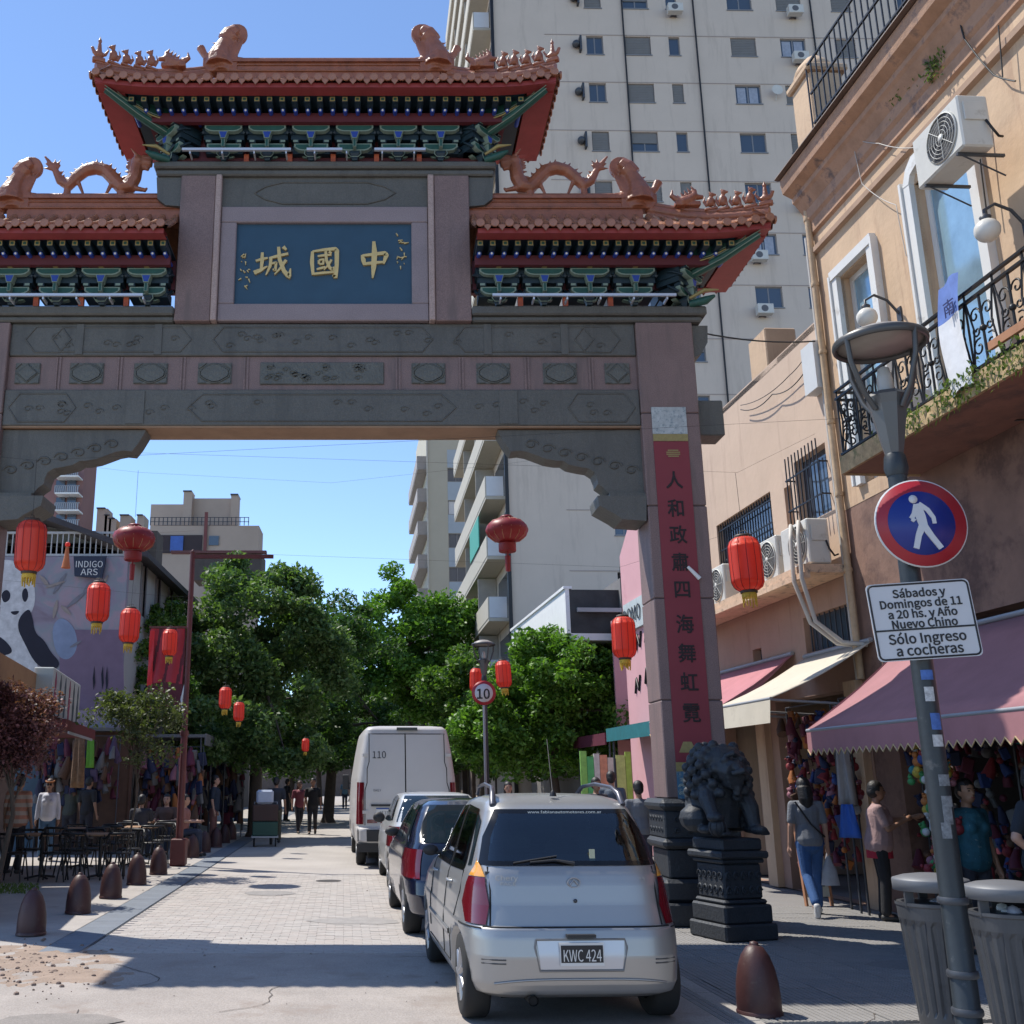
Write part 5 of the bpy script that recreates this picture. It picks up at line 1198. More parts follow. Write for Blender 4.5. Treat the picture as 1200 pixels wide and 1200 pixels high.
m = MB(); m.box(-.10, .10, y_-.03, y_+.02, .605, .625); m.build('plate_lamp', [plast], c1)
# badge, script, keyhole, wiper, sticker
m = MB(); p = rw(0, .95, .006); m.tube([(.045*math.cos(t), p.y-.004, .95+.032*math.sin(t)) for t in np.linspace(0, 2*math.pi, 25)], .005, 5); m.tube([(-.03, p.y-.004, .935), (0, p.y-.006, .972), (.03, p.y-.004, .935)], .006, 5); m.build('badge', [rimm], c1)
text('Chery', .045, rimm, c1, (-.48, rw(-.48, .98).y-.004, .985), name='badge_script', ext=.002, sx=1.4, rot=(R(90), 0, R(-8)))
text('FACE', .028, rimm, c1, (-.47, rw(-.47, .95).y-.004, .945), name='badge_script', ext=.002, sx=1.8, rot=(R(90), 0, R(-8)))
text('1.3', .03, rimm, c1, (.50, rw(.5, .98).y-.004, .97), name='badge_script', ext=.002, rot=(R(90), 0, R(8)))
m = MB(); p = rw(0, .83, .004); m.lathe([(.012, 0), (.014, .006), (.001, .007)], 12); m.v = [(a, p.y-c, .83+b) for a, b, c in m.v]; m.build('keyhole', [dark_m], c1)
m = MB(); m.tube([rw(.02, 1.075, .02), rw(-.12, 1.10, .03), rw(-.30, 1.085, .025)], [.014, .008, .006], 6); m.tube([rw(-.42, 1.08, .018), rw(-.1, 1.125, .018)], .006, 5); m.build('rear_wiper', [plast], c1)
text('www.fabianautomotores.com.ar', .030, mat('sticker_grey', (.35, .40, .42), .6, var=0), c1, (0.02, rw(0, 1.425).y-.004, 1.425), rot=(R(52), 0, 0), name='window_lettering', ext=.0005, sx=1.25)
m = MB(); p = rw(.16, 1.12, .01); m.box(.14, .18, p.y-.003, p.y+.003, 1.09, 1.17); m.build('window_sticker', [mat('sticker_cream', (.4, .42, .3), .6, var=.2)], c1)
m = MB(); m.tube([(-.02, .62, 1.54), (.03, 1.0, 1.98)], [.006, .003], 6); m.lathe([(.028, 0), (.02, .03), (.008, .045)], 10, (-.02, .62, 1.535)); m.build('antenna', [black_m], c1)
m = MB(); m.tube([(-.34, .02, .20), (-.34, .25, .20)], .035, 12, cap=False); m.tube([(-.34, .035, .20), (-.34, .25, .20)], .030, 12); m.build('exhaust', [gap], c1)
for sg in (-1, 1):
    m = MB(); 
    for z in (.46, .435): line(m, [rw(sg*x, z-.01*(x-.5), .002) for x in (.52, .6, .68)], .005)
    m.build('bumper_scratch', [mat('scratch_dark', (.08, .08, .08), .8, var=0)], c1)
m = MB(); line(m, [rw(x, .335-.03*(abs(x)/.6)**4, .004) for x in np.linspace(-.6, .6, 25)], .008); m.build('bumper_crease', [silver], c1)
# navy hatchback -----------------------------------------------------------
tab = [(.20, .72, .14, 3.9), (.26, .80, .04, 4.0), (.45, .83, .0, 4.05), (.60, .83, .03, 4.05), (.66, .825, .08, 4.0), (.80, .81, .11, 3.8), (.92, .78, .13, 3.3), (.98, .75, .16, 2.9), (1.15, .70, .36, 2.55), (1.3, .63, .52, 2.25), (1.38, .58, .62, 2.1), (1.42, .50, .76, 1.95), (1.44, .38, .95, 1.7), (1.445, .15, 1.2, 1.5)]
c2, s2, _ = car('navy_hatchback', 'dark navy blue hatchback parked just ahead of the silver one', (1.09, 11.75, 0), tab, navy, (.70, 3.15), 4.05)
pb(patch(lambda a, z: s2.rear(a, z, .006), [(-.50, 1.38), (-.60, 1.2), (-.67, .99)], [(.50, 1.38), (.60, 1.2), (.67, .99)], nx=16, nz=8), 'rear_window', cglass, c2, True)
for sg in (-1, 1):
    fn = lambda y, z: s2.side(sg, y, z, .006)
    pb(patch(fn, [(.85, 1.36), (.72, 1.2), (.62, 1.0)], [(1.45, 1.40), (1.5, 1.2), (1.5, .97)]), 'side_window', cglass, c2, flip=(sg > 0))
    pb(patch(fn, [(1.55, 1.40), (1.58, 1.2), (1.58, .97)], [(2.05, 1.36), (2.4, 1.2), (2.75, .97)]), 'side_window', cglass, c2, flip=(sg > 0))
    rows = []
    for j in range(9):
        z = .92-.30*j/8; a = -math.acos(.80**3.5) if sg > 0 else -math.pi+math.acos(.80**3.5); b = -.22 if sg > 0 else -math.pi+.22
        rows.append([s2.pt(a*(1-k/8)+b*k/8, z, .01) for k in range(9)])
    pb(rows, 'tail_lamp', lred, c2, flip=(sg < 0))
    m = MB(); p = s2.side(sg, 2.65, 1.0, 0); m.ball((p.x+sg*.10, p.y, p.z), .075, 10, 8, sx=1.3, sy=.6, sz=.8); m.build('wing_mirror', [plast], c2)
m = MB(); m.box(-.15, .15, s2.rear(0, .5).y-.012, s2.rear(0, .5).y+.01, .44, .57); m.build('number_plate', [pblk], c2)
m = MB(); m.box(-.36, -.30, s2.rear(-.33, .85).y-.012, s2.rear(-.33, .85).y, .82, .90); m.build('badge', [rimm], c2)
text('A', .09, pwht, c2, (-.28, s2.rear(-.28, 1.12).y-.012, 1.12), rot=(R(50), 0, 0), name='window_lettering', ext=.0005)
# pearl saloon ---------------------------------------------------------------
tab = [(.20, .72, .14, 3.7), (.26, .80, .04, 3.85), (.45, .82, .0, 3.9), (.66, .82, .05, 3.85), (.85, .80, .10, 3.6), (.95, .77, .13, 3.1), (1.0, .74, .16, 2.8), (1.2, .68, .30, 2.45), (1.36, .62, .45, 2.2), (1.43, .56, .60, 2.0), (1.46, .42, .8, 1.8), (1.47, .2, 1.1, 1.5)]
c3, s3, _ = car('pearl_hatchback', 'pale silver hatchback parked between the navy car and the white van', (.93, 16.8, 0), tab, pearl, (.70, 3.05), 3.9)
pb(patch(lambda a, z: s3.rear(a, z, .006), [(-.52, 1.42), (-.62, 1.2), (-.68, 1.02)], [(.52, 1.42), (.62, 1.2), (.68, 1.02)], nx=16), 'rear_window', cglass, c3, True)
for sg in (-1, 1):
    fn = lambda y, z: s3.side(sg, y, z, .006)
    pb(patch(fn, [(.70, 1.38), (.6, 1.2), (.55, 1.04)], [(1.40, 1.42), (1.42, 1.2), (1.44, 1.0)]), 'side_window', cglass, c3, flip=(sg > 0)); pb(patch(fn, [(1.48, 1.42), (1.5, 1.2), (1.5, 1.0)], [(1.95, 1.38), (2.3, 1.2), (2.6, 1.0)]), 'side_window', cglass, c3, flip=(sg > 0))
    rows = [[s3.pt((-1.1 if sg > 0 else -math.pi+1.1)*(1-k/6)+(-.25 if sg > 0 else -math.pi+.25)*k/6, .95-.3*j/6, .01) for k in range(7)] for j in range(7)]
    pb(rows, 'tail_lamp', lred, c3, flip=(sg < 0))
    m = MB(); p = s3.side(sg, 2.5, 1.02, 0); m.ball((p.x+sg*.13, p.y, p.z), .09, 10, 8, sx=1.2, sy=.6); m.build('wing_mirror', [plast], c3)
# white van ------------------------------------------------------------------
tab = [(.42, .98, .10, 5.8), (.50, 1.02, .0, 5.9), (.74, 1.03, .0, 5.9), (.76, 1.03, .10, 5.85), (1.3, 1.03, .10, 5.6), (1.7, 1.01, .13, 5.0), (2.2, .94, .17, 4.5), (2.55, .88, .21, 4.2), (2.66, .85, .24, 4.1), (2.72, .78, .34, 4.0), (2.745, .6, .6, 3.7), (2.75, .2, 1.4, 3.0)]
vn, s4, vb = car('white_van', 'tall white panel van with double rear doors and the number 110', (.52, 21.2, 0), tab, vanw, (1.1, 4.8), 5.9, r=.36, n=14, rz=RZ)
vn['category'] = 'van'
rr = s4.rear
m = MB(); rows = patch(lambda a, z: rr(a, z, .012), [(-.99, .75), (-.985, .50)], [(.99, .75), (.985, .50)]); m.grid(rows, flip=True); m.build('rear_bumper', [plast], vn)
m = MB(); m.box(-1.0, 1.0, .02, .25, .30, .46); m.build('rear_step', [plast], vn)
m = MB(); line(m, [rr(-.03, z, .002) for z in np.linspace(.8, 2.58, 16)], .012); m.build('door_gap', [gap], vn)
for sg in (-1, 1):
    m = MB(); line(m, [rr(sg*(.80 if z > 1.6 else .84)*(1 if z < 2 else .95), z, .002) for z in np.linspace(.8, 2.56, 14)], .008); m.build('door_gap', [gap], vn)
    rows = patch(lambda a, z: s4.rear(a, z, .012), [(sg*.86, 1.62), (sg*.87, .82)], [(sg*.995, 1.62), (sg*1.01, .82)], nx=4); pb(rows, 'tail_lamp', lred, vn, flip=(sg > 0))
    for z in (1.05, 2.15):
        m = MB(); m.box(sg*.84-.05, sg*.84+.05, rr(.84, z).y-.03, rr(.84, z).y, z-.03, z+.03); m.build('hinge', [vanw], vn)
    m = MB(); p = s4.side(sg, 4.6, 1.6, 0); m.bbox(p.x+sg*.12-.08, p.x+sg*.12+.08, 4.5, 4.6, 1.45, 1.8, b=.02); m.tube([(p.x, 4.6, 1.6), (p.x+sg*.1, 4.58, 1.6)], .02, 5); m.build('wing_mirror', [plast], vn)
m = MB(); line(m, [rr(x, 2.57, .002) for x in np.linspace(-.78, .78, 16)], .008); m.build('door_gap', [gap], vn)
m = MB(); m.box(-.20, .22, rr(0, 2.66).y-.05, rr(0, 2.66).y+.01, 2.64, 2.70); m.build('brake_lamp', [mat('dark_lamp', (.02, .02, .02), .3, var=0)], vn)
m = MB(); m.box(.02, .20, rr(0, 1.35).y-.03, rr(0, 1.35).y, 1.28, 1.42); m.build('door_handle', [plast], vn)
m = MB(); m.box(-.72, -.12, rr(-.4, 1.16).y-.03, rr(-.4, 1.16).y, 1.16, 1.20); m.build('plate_lamp', [plast], vn)
m = MB(); m.box(-.62, -.18, rr(-.4, 1.07).y-.012, rr(-.4, 1.07).y, .99, 1.13, 0); m.box(-.62, -.18, rr(-.4, 1.07).y-.014, rr(-.4, 1.07).y-.011, 1.105, 1.13, 1); vpl = m.build('number_plate', [pwht, mat('plate_blue', (.03, .08, .3), .5, var=0)], vn)
text('AE 318 ZT', .085, pblk, vpl, (-.40, rr(-.4, 1.05).y-.016, 1.045), name='plate_lettering', ext=.001, sx=.85)
text('110', .19, pblk, vn, (-.56, rr(-.56, 2.2).y-.012, 2.17), name='fleet_number', ext=.001, sx=.95, rot=(R(86), 0, 0))
text('DAILY', .06, dark_m, vn, (-.60, rr(-.6, 1.45).y-.006, 1.47), name='badge_script', ext=.001); 
for k in range(3):
    m = MB(); x = -.80+.26*k; m.box(x, x+.20, rr(x, .88).y-.008, rr(x, .88).y, .84, .91); m.build('red_reflector', [lred], vn)
# ================================================================ towers and houses behind
tgrey = mat('tower_grey_render', (.56, .475, .40), .9, var=.05, scale=.6, stain=(.48, .405, .34), sscale=.5, sthr=.53, vstain=True)
tcream = mat('tower_cream_render', (.42, .40, .33), .9, var=.05, scale=.6)
bwhite = mat('balcony_white_panel', (.55, .57, .60), .6, var=.05)
shut = mat('roller_shutter', (.17, .165, .16), .7, var=.08)
cur = mat('pale_curtain', (.30, .33, .40), .7, var=.2, scale=6)
winf = mat('window_frame_grey', (.20, .20, .21), .5, var=.05)
TX, TY, TA = 5.75, 45., R(1.1)
tw = thing('apartment_tower', 'very tall grey apartment tower with small windows and white side balconies', 'building', (TX, TY, 0), TA)
def tpart(mb, name, mats, par=None, **k): return mb.build(name, mats, par or tw, None, **k)
# local frame: x to the right along the front, y back, z up; front face at y=0
fl = 2.8
def tl(px, py):                                           # pixel -> local x, z on the tower front
    a, b, e = ray(px, py); ca, sa = math.cos(TA), math.sin(TA); nx, ny = -sa, ca
    t = (TX*nx+TY*ny)/(a*nx+b*ny); X, Y = a*t-TX, b*t-TY; return X*ca+Y*sa, CAMH+e*t
cols = [(690.6, 710.6), (736.6, 767), (788.4, 801.4), (862, 892), (921, 951)]
cx = [(tl(a, 109)[0], tl(b, 109)[0]) for a, b in cols]; z_top = tl(750, 98)[1]; z_bot = tl(750, 120)[1]
cx.append((tl(980, 55)[0], tl(1003, 55)[0])); cx.append((cx[-1][0]+3.5, cx[-1][1]+3.5))
zr0 = z_bot-fl*12; holes = []
for c, (a, b) in enumerate(cx):
    for k in range(17): holes.append((a, b, zr0+k*fl, zr0+k*fl+(z_top-z_bot)))
m = MB(); W_ = 22; H_ = 62
pierced(m, 'y', 0, 0, W_, 0, H_, holes, .22); m.add([(0, 0, 0), (0, 16.5, 0), (0, 16.5, H_), (0, 0, H_)], [(3, 2, 1, 0)]); m.add([(W_, 0, 0), (W_, 16.5, 0), (W_, 16.5, H_), (W_, 0, H_)], [(0, 1, 2, 3)]); m.add([(0, 16.5, 0), (W_, 16.5, 0), (W_, 16.5, H_), (0, 16.5, H_)], [(0, 1, 2, 3)]); m.add([(0, 0, H_), (W_, 0, H_), (W_, 16.5, H_), (0, 16.5, H_)], [(0, 1, 2, 3)])
tpart(m, 'wall', [tgrey])
m = MB(); m.box(.2, W_-.2, .3, 16, .2, H_-.5); tpart(m, 'core', [dark_in])
lm = MB(); lm.box(2.6, W_-.01, -.02, .001, -.02, .02); lm = lm.mesh('floor_line', [mat('floor_joint', (.36, .30, .27), .9, var=0)])
for k in range(18): ob('floor_line', lm, tw, (0, 0, zr0+k*fl+(z_top-z_bot)+.06))
h = z_top-z_bot
def wmesh(w, kind):
    q = MB(); q.box(0, w, .10, .14, 0, .05); q.box(0, w, .10, .14, h-.05, h); q.box(0, .05, .10, .14, .05, h-.05); q.box(w-.05, w, .10, .14, .05, h-.05)
    if w > .8: q.box(w/2-.03, w/2+.03, .10, .14, .05, h-.05)
    q.box(-.04, w+.04, -.04, .02, -.06, -.002); return q.mesh('window', [winf])
def pmesh(w, kind):
    q = MB()
    if kind == 'shut': q.box(.04, w-.04, .07, .10, .03, h-.01, 1); [q.box(.04, w-.04, .06, .07, .1*j+.03, .1*j+.09, 1) for j in range(int(h/.1))]
    elif kind == 'half': q.box(.04, w-.04, .07, .10, h*.45, h-.01, 1); q.box(.05, w-.05, .115, .125, .05, h*.45)
    elif kind == 'curt': q.box(.05, w-.05, .115, .125, .05, h-.05); q.box(.12, w*.42, .108, .113, .05, h-.1, 2); q.box(w*.56, w-.14, .108, .113, .05, h-.1, 2)
    else: q.box(.05, w-.05, .115, .125, .05, h-.05)
    return q.mesh('pane', [glass_m, shut, cur])
wr = random.Random(3)
acm = MB(); acm.bbox(-.38, .38, -.55, -.2, 0, .5, b=.02); acm.lathe([(.17, 0), (.19, .015), (.001, .016)], 14, (0, 0, 0), 1); n_ = 42; acm.v[-n_:] = [(x-.05, -.551-z, .25+y) for x, y, z in acm.v[-n_:]]; acm = acm.mesh('air_conditioner', [ac_w, ac_g])
for c, (a, b) in enumerate(cx):
    w = b-a; wm_ = wmesh(w, 0); pm = {k: pmesh(w, k) for k in ('shut', 'half', 'curt', 'open')}
    for k in range(4, 17):
        kd = wr.choice(('open', 'shut', 'shut', 'half', 'curt') if c in (1, 4, 5) else ('open', 'half', 'curt', 'curt', 'shut') if c == 3 else ('open', 'open', 'half', 'shut'))
        if (c, k) in ((1, 12), (1, 10), (3, 13)): kd = 'shut'
        o = ob('window', wm_, tw, (a, 0, zr0+k*fl)); ob('pane', pm[kd], o)
        if (c == 4 and k in (13, 10, 7)) or (c == 3 and k in (8,)) or wr.random() < .07: ob('air_conditioner', acm, tw, (a+.2 if k < 13 else a+w*.6, 0, zr0+k*fl-.55))
vt = MB(); vt.box(-.05, .05, -.30, -.02, -.25, .6, 0); vt.ball((-.22, -.16, .18), .2, 10, 8, 0); vt = vt.mesh('vent_cowl', [dark_m])
for k in range(5, 16): ob('vent_cowl', vt, tw, (cx[0][0]-.35, 0, zr0+k*fl+.3))
for x in (tl(733, 90)[0], tl(818, 90)[0], tl(958, 90)[0]): m = MB(); m.tube([(x, -.08, 8), (x+.05, -.08, 35), (x, -.08, H_)], .042, 6); tpart(m, 'downpipe', [black_m])
m = MB(); m.lathe([(.001, 0), (.22, .04), (.28, .10)], 16); m.v = [(a, -z_, b) for a, b, z_ in m.v]; p = tl(908, 110); m.v = [(a+p[0], b-.25, c+p[1]) for a, b, c in m.v]; m.tube([(p[0], -.05, p[1]-.4), (p[0], -.3, p[1])], .03, 5); tpart(m, 'satellite_dish', [ac_w])
m = MB(); m.box(-.16, .0, -.14, .02, 0, H_); tpart(m, 'corner_downpipe_shadow', [black_m])  # black strip draws the corner downpipe together with its shadow
# side balconies
bl_ = MB(); bl_.box(-.98, -.02, .5, 16, -.14, 0, 0); bl_.box(-1.0, -.94, .5, 16, 0, .95, 0); bl_.box(-.94, -.16, .5, .56, 0.02, .95, 1); bl_ = bl_.mesh('balcony', [mat('balcony_slab_cream', (.42, .39, .33), .8, var=.06), bwhite])
dv = MB(); dv.box(-.92, -.02, 4.9, 5.0, 0, 2.6); dv.box(-.92, -.02, 10.5, 10.6, 0, 2.6); dv.box(-.01, -.002, 1.0, 4.2, 0, 2.2, 1); dv.box(-.01, -.002, 5.8, 9.6, 0, 2.2, 1); dv = dv.mesh('balcony_recess', [mat('balcony_divider', (.35, .33, .3), .8), glass_m])
zb = tl(584, 578)[1]; k0 = int((zb-3)/fl)
for k in range(-k0, 14):
    o = ob('balcony', bl_, tw, (0, 0, zb+k*fl)); 
    ob('balcony_recess', dv, o)
m = MB(); z = zb-fl; m.box(-1.06, -1.01, 3, 7, z+1.0+.0, z+2.5); tpart(m, 'green_blind', [mat('green_blind', (.05, .30, .24), .7)])
# second tower, farther
st = thing('narrow_cream_tower', 'slim cream apartment tower with side balconies standing beyond the grey one', 'building', (atY(502, 600, 82).x, 82, 0), R(2))
w2 = atY(552, 600, 82).x-atY(502, 600, 82).x; H2 = atY(520, 470, 82).z
m = MB(); a = atY(538, 600, 82).x-atY(502, 600, 82).x; holes = [(a-.9, a+.5, 6+2.8*k, 7.2+2.8*k) for k in range(int((H2-8)/2.8))]
pierced(m, 'y', 0, 0, w2+3, 0, H2, holes, .25); m.add([(0, 0, 0), (0, 14, 0), (0, 14, H2), (0, 0, H2)], [(3, 2, 1, 0)]); m.add([(0, 0, H2), (w2+3, 0, H2), (w2+3, 14, H2), (0, 14, H2)], [(0, 1, 2, 3)]); m.box(.1, w2+2.9, .4, 13.9, .1, H2-.2); m.build('wall', [tcream], st)
m = MB(); m.box(a-1.25, a+.85, -.02, .0, 0, H2); 
for hh in holes: pass
wq = MB(); wq.box(0, 1.4, .08, .12, 0, .06); wq.box(0, 1.4, .08, .12, 1.14, 1.2); wq.box(.67, .73, .08, .12, .06, 1.14); wq.box(0, .06, .08, .12, .06, 1.14); wq.box(1.34, 1.4, .08, .12, .06, 1.14); wq = wq.mesh('window', [winf]); wpn = MB(); wpn.box(.03, 1.37, .14, .15, .03, 1.17); wpn = wpn.mesh('pane', [glass_m]); wpc = MB(); wpc.box(.03, 1.37, .13, .15, .03, 1.17); wpc = wpc.mesh('pane', [bwhite])
strip = mat('pale_blue_strip', (.34, .40, .46), .8, var=.05)
for i, hh in enumerate(holes):
    o = ob('window', wq, st, (hh[0], 0, hh[2])); ob('pane', wpn if i % 3 else wpc, o)
    m = MB(); m.box(hh[0], hh[1], -.02, .0, hh[3]+.02, hh[3]+1.58); m.build('spandrel_panel', [strip], st)
bb_ = MB(); bb_.box(-.85, -.02, .3, 12, -.15, 0); bb_.box(-.88, -.82, .3, 12, 0, 1.0); bb_.box(-.82, -.02, .3, .38, 0, 1.0); bb_ = bb_.mesh('balcony', [mat('balcony_grey', (.30, .28, .27), .8, var=.1)])
for k in range(int((H2-5)/2.8)): ob('balcony', bb_, st, (0, 0, 4.5+2.8*k))
m = MB(); m.box(-.12, .0, -.1, .0, 0, H2); m.build('corner_pipe', [mat('pale_trim', (.45, .44, .4), .8)], st)

# pink shop house and white balcony house on the right
PK = mat('pink_render', (.60, .33, .35), .85, var=.06, scale=1, stain=(.5, .23, .26), sscale=1, sthr=.58)
va, za = wl(727, 668, 7.5); vb, zb2 = wl(755, 640, 7.5)
pk = sthing('pink_house', 'bright pink rendered house with black graffiti lettering and a small signboard', 'building', 7.5, 22)
m = MB(); m.box(7.5, 13, 19.62, va, 0, min(za, zb2)); m.prism([(19.62, min(za, zb2)+.001), (va, min(za, zb2)+.001), (va, min(za, zb2)+.35), (va-1.0, min(za, zb2)+1.0), (19.62, min(za, zb2)+1.0)], 7.5, 7.8, axis='x'); sp(m, 'wall', [PK], pk)
m = MB(); m.box(7.42, 7.5, va-2.2, va-.3, 5.2, 5.9); sp(m, 'signboard', [mat('pale_sign', (.45, .5, .5), .6, var=.2)], pk)
v_, z_ = wl(738, 720, 7.42); text('DOMO', .5, dark_m, pk, (7.40-7.5, v_-22-.2, z_), rot=(R(90), 0, R(-90)), name='sign_lettering')
m = MB()
for i in range(9): 
    v = va-.3-rnd.random()*2.5; z = rnd.uniform(3.6, 4.9); m.tube([(7.48, v, z), (7.48, v-.15, z+.35), (7.48, v-.3, z+.05), (7.48, v-.45, z+.4)], .03, 4)
sp(m, 'graffiti', [black_m], pk)
wbh = sthing('white_balcony_house', 'small house with a white walled balcony box jutting toward the street', 'building', 8.2, 32)
p0 = atY(662, 690, 30); ub = p0.x*SN.x+p0.y*SN.y; vb_ = p0.x*SD.x+p0.y*SD.y; zt = p0.z; z0 = atY(662, 742, 30).z
u2 = ub+1.6
m = MB(); m.box(u2, u2+7, vb_-.2, 44, 0, zt+.3); sp(m, 'wall', [mat('dim_grey_render', (.18, .17, .165), .9, var=.2, scale=1)], wbh)
m = MB(); m.box(ub, ub+.12, vb_, vb_+9, z0, zt); m.box(ub+.121, u2-.001, vb_+.001, vb_+9, z0-.2, z0+.02, 0); m.box(ub-.05, ub+.2, vb_-.02, vb_+9, zt, zt+.08); sp(m, 'balcony_wall', [white_p], wbh)
m = MB(); m.box(ub+.13, u2+.8, vb_-.0, vb_+.12, z0, zt-.02); sp(m, 'balcony_end', [mat('dark_end_panel', (.05, .05, .05), .9, var=.4, scale=2)], wbh)  # near-black end face beside the white side wall
m = MB(); m.box(ub+.3, u2+.1, vb_-.2, vb_-.1, (z0+zt)/2-.05, (z0+zt)/2+.07); sp(m, 'tube_lamp', [mat('tube_lamp_housing', (.35, .35, .35), .5)], wbh)
m = MB(); m.box(ub+1.2, ub+4, vb_-.5, vb_-.4, 1, z0+.3); sp(m, 'pink_panel', [PK], wbh)
# bright painted shop shutter seen under the right trees
ms = sthing('painted_shutter', 'bright green, white and orange painted shutter glimpsed under the right trees', 'shutter', 7.3, 27)
m = MB(); rr_ = [(.25, .55, .12), (.10, .45, .15), (.6, .6, .55), (.65, .3, .18), (.62, .58, .5), (.5, .6, .2), (.35, .55, .1)]
pts = [atY(x, 895, 27).x for x in (680, 688, 696, 703, 712, 722, 733, 740)]; zt_, zb_ = atY(700, 884, 27).z, 0
mm_ = []
for i, c in enumerate(rr_): m = MB(); m.box(pts[i], pts[i+1]-.01, 26.98, 27.04, zb_, zt_+rnd.uniform(-.1, .1)); o = m.build('painted_slat', [mat('mural_colour_%d' % i, c, .7, var=.25, scale=6)], ms); o.matrix_parent_inverse = Matrix.Identity(4); R_ = ms.matrix_basis.inverted(); o.matrix_basis = R_
# left: house with the mural -------------------------------------------------
HY = 27.
hx0, hx1 = -13., atY(146, 720, HY).x; zm = atY(100, 652, HY).z; zr_ = atY(100, 625, HY).z; zrid = atY(42, 598, HY).z; xr = atY(42, 598, HY).x; zev = atY(168, 642, HY).z; xe = atY(168, 642, HY).x
mh = thing('mural_house', 'gabled house with a pink and lilac painted panda mural and a railed terrace', 'building', ((hx0+hx1)/2, HY, 0))
HB = ((hx0+hx1)/2, HY, 0)
def hp(mb, name, mats, par=None, **k): return mb.build(name, mats, par or mh, HB, **k)
def muralmat():
    m = bpy.data.materials.new('mural_lilac_paint'); m.use_nodes = True; nt = m.node_tree; N = nt.nodes; L = nt.links; b = N['Principled BSDF']; b.inputs['Roughness'].default_value = .85
    tc = N.new('ShaderNodeTexCoord'); n1 = N.new('ShaderNodeTexNoise'); n1.inputs['Scale'].default_value = .9; n1.inputs['Detail'].default_value = 5; n1.inputs['Distortion'].default_value = 1.2; L.new(tc.outputs['Object'], n1.inputs['Vector'])
    cr = N.new('ShaderNodeValToRGB'); E = cr.color_ramp.elements; E[0].position = .3; E[0].color = (.20, .16, .20, 1); E[1].position = .7; E[1].color = (.30, .22, .25, 1)
    for p, c in ((.42, (.25, .22, .27, 1)), (.5, (.23, .25, .28, 1)), (.58, (.32, .25, .29, 1))): e = E.new(p); e.color = c
    L.new(n1.outputs['Fac'], cr.inputs[0]); L.new(cr.outputs[0], b.inputs['Base Color']); return m
m = MB(); m.box(hx0, hx1, HY, HY+.25, 0, zm); hp(m, 'mural_wall', [muralmat()])
shadewall = mat('pale_side_render', (.36, .35, .33), .9, var=.08, scale=1, stain=(.28, .27, .26), sscale=1, sthr=.56)
yb_h = HY+8
sw_ = [(HY+1.6+1.9*k, HY+2.2+1.9*k, zm-1.3, zm+.2) for k in range(3)]
m = MB(); pierced(m, 'u', hx1, HY+.25, yb_h, 0, zev-.0, sw_, .2, sgn=-1); m.box(hx0, hx1, yb_h, yb_h+.2, 0, zev); hp(m, 'side_wall', [shadewall])
for s_ in sw_: m = MB(); m.box(hx1-.18, hx1-.15, s_[0], s_[1], s_[2], s_[3]); w = hp(m, 'window', [glass_m]); m = MB(); m.box(hx1-.05, hx1+.03, s_[0]-.07, s_[0], s_[2], s_[3]); m.box(hx1-.05, hx1+.03, s_[1], s_[1]+.07, s_[2], s_[3]); m.build('frame', [winf], w, HB)
m = MB(); P = [(hx0, zr_), (hx1-.01, zr_), (hx1-.01, zev-.05), (xr, zrid-.15), (hx0, zev)]; m.prism(P[::-1], HY+1.2, HY+1.4); hp(m, 'gable_wall', [mat('grey_green_render', (.22, .23, .21), .9, var=.1)])
rdark = mat('dark_roof_sheet', (.05, .045, .05), .8, var=.2)
m = MB(); 
for (xa, za_, xb, zb_) in ((xr, zrid, xe+.15, zev-.12), (xr, zrid, 2*xr-xe, zev)):
    m.add([(xa, HY-.1, za_), (xb, HY-.1, zb_), (xb, yb_h, zb_), (xa, yb_h, za_), (xa, HY-.1, za_-.16), (xb, HY-.1, zb_-.16), (xb, yb_h, zb_-.16), (xa, yb_h, za_-.16)], [(0, 1, 2, 3), (7, 6, 5, 4), (0, 4, 5, 1), (1, 5, 6, 2), (3, 2, 6, 7)])
hp(m, 'roof', [rdark])
m = MB()
for z in (zm+.02, zr_): m.box(hx0, hx1-.1, HY+.04, HY+.10, z, z+.06)
hp(m, 'terrace_rail', [mat('pale_rail', (.42, .42, .41), .6)]); tr = bpy.data.objects['terrace_rail.001'] if 'terrace_rail.001' in bpy.data.objects else bpy.data.objects['terrace_rail']
bq = MB().box(-.015, .015, -.015, .015, 0, zr_-zm).mesh('rail_bar', [mat('pale_rail', (0, 0, 0))])
for i in range(44): ob('rail_bar', bq, tr, (hx1-.15-.15*i-HB[0], .07, zm+.03))
# the mural's painted shapes: thin raised paint sheets
pw = mat('mural_white_paint', (.50, .50, .51), .8, var=.3, scale=5); pbk = mat('mural_black_paint', (.012, .012, .025), .8, var=.2)
py_ = [0]
def shape(pts, mt, name='painted_shape', sm=2):
    P = [Vector((atY(a, b, HY).x, atY(a, b, HY).z)) for a, b in pts]
    for _ in range(sm): P = [q for i in range(len(P)) for q in (P[i]*.75+P[(i+1) % len(P)]*.25, P[i]*.25+P[(i+1) % len(P)]*.75)]
    py_[0] += 1; y = HY-.004-.0015*py_[0]; m = MB(); m.add([(p[0], y, p[1]) for p in P][::-1], [tuple(range(len(P)))]); m.f[0] = m.f[0]
    o = hp(m, name, [mt]); return o
shape([(-22, 690), (-16, 664), (6, 654), (30, 662), (40, 680), (42, 708), (32, 726), (14, 731), (-10, 726)], pw, 'panda_head')
shape([(-20, 722), (18, 722), (30, 726), (42, 760), (46, 800), (-20, 800)], pw, 'panda_body')
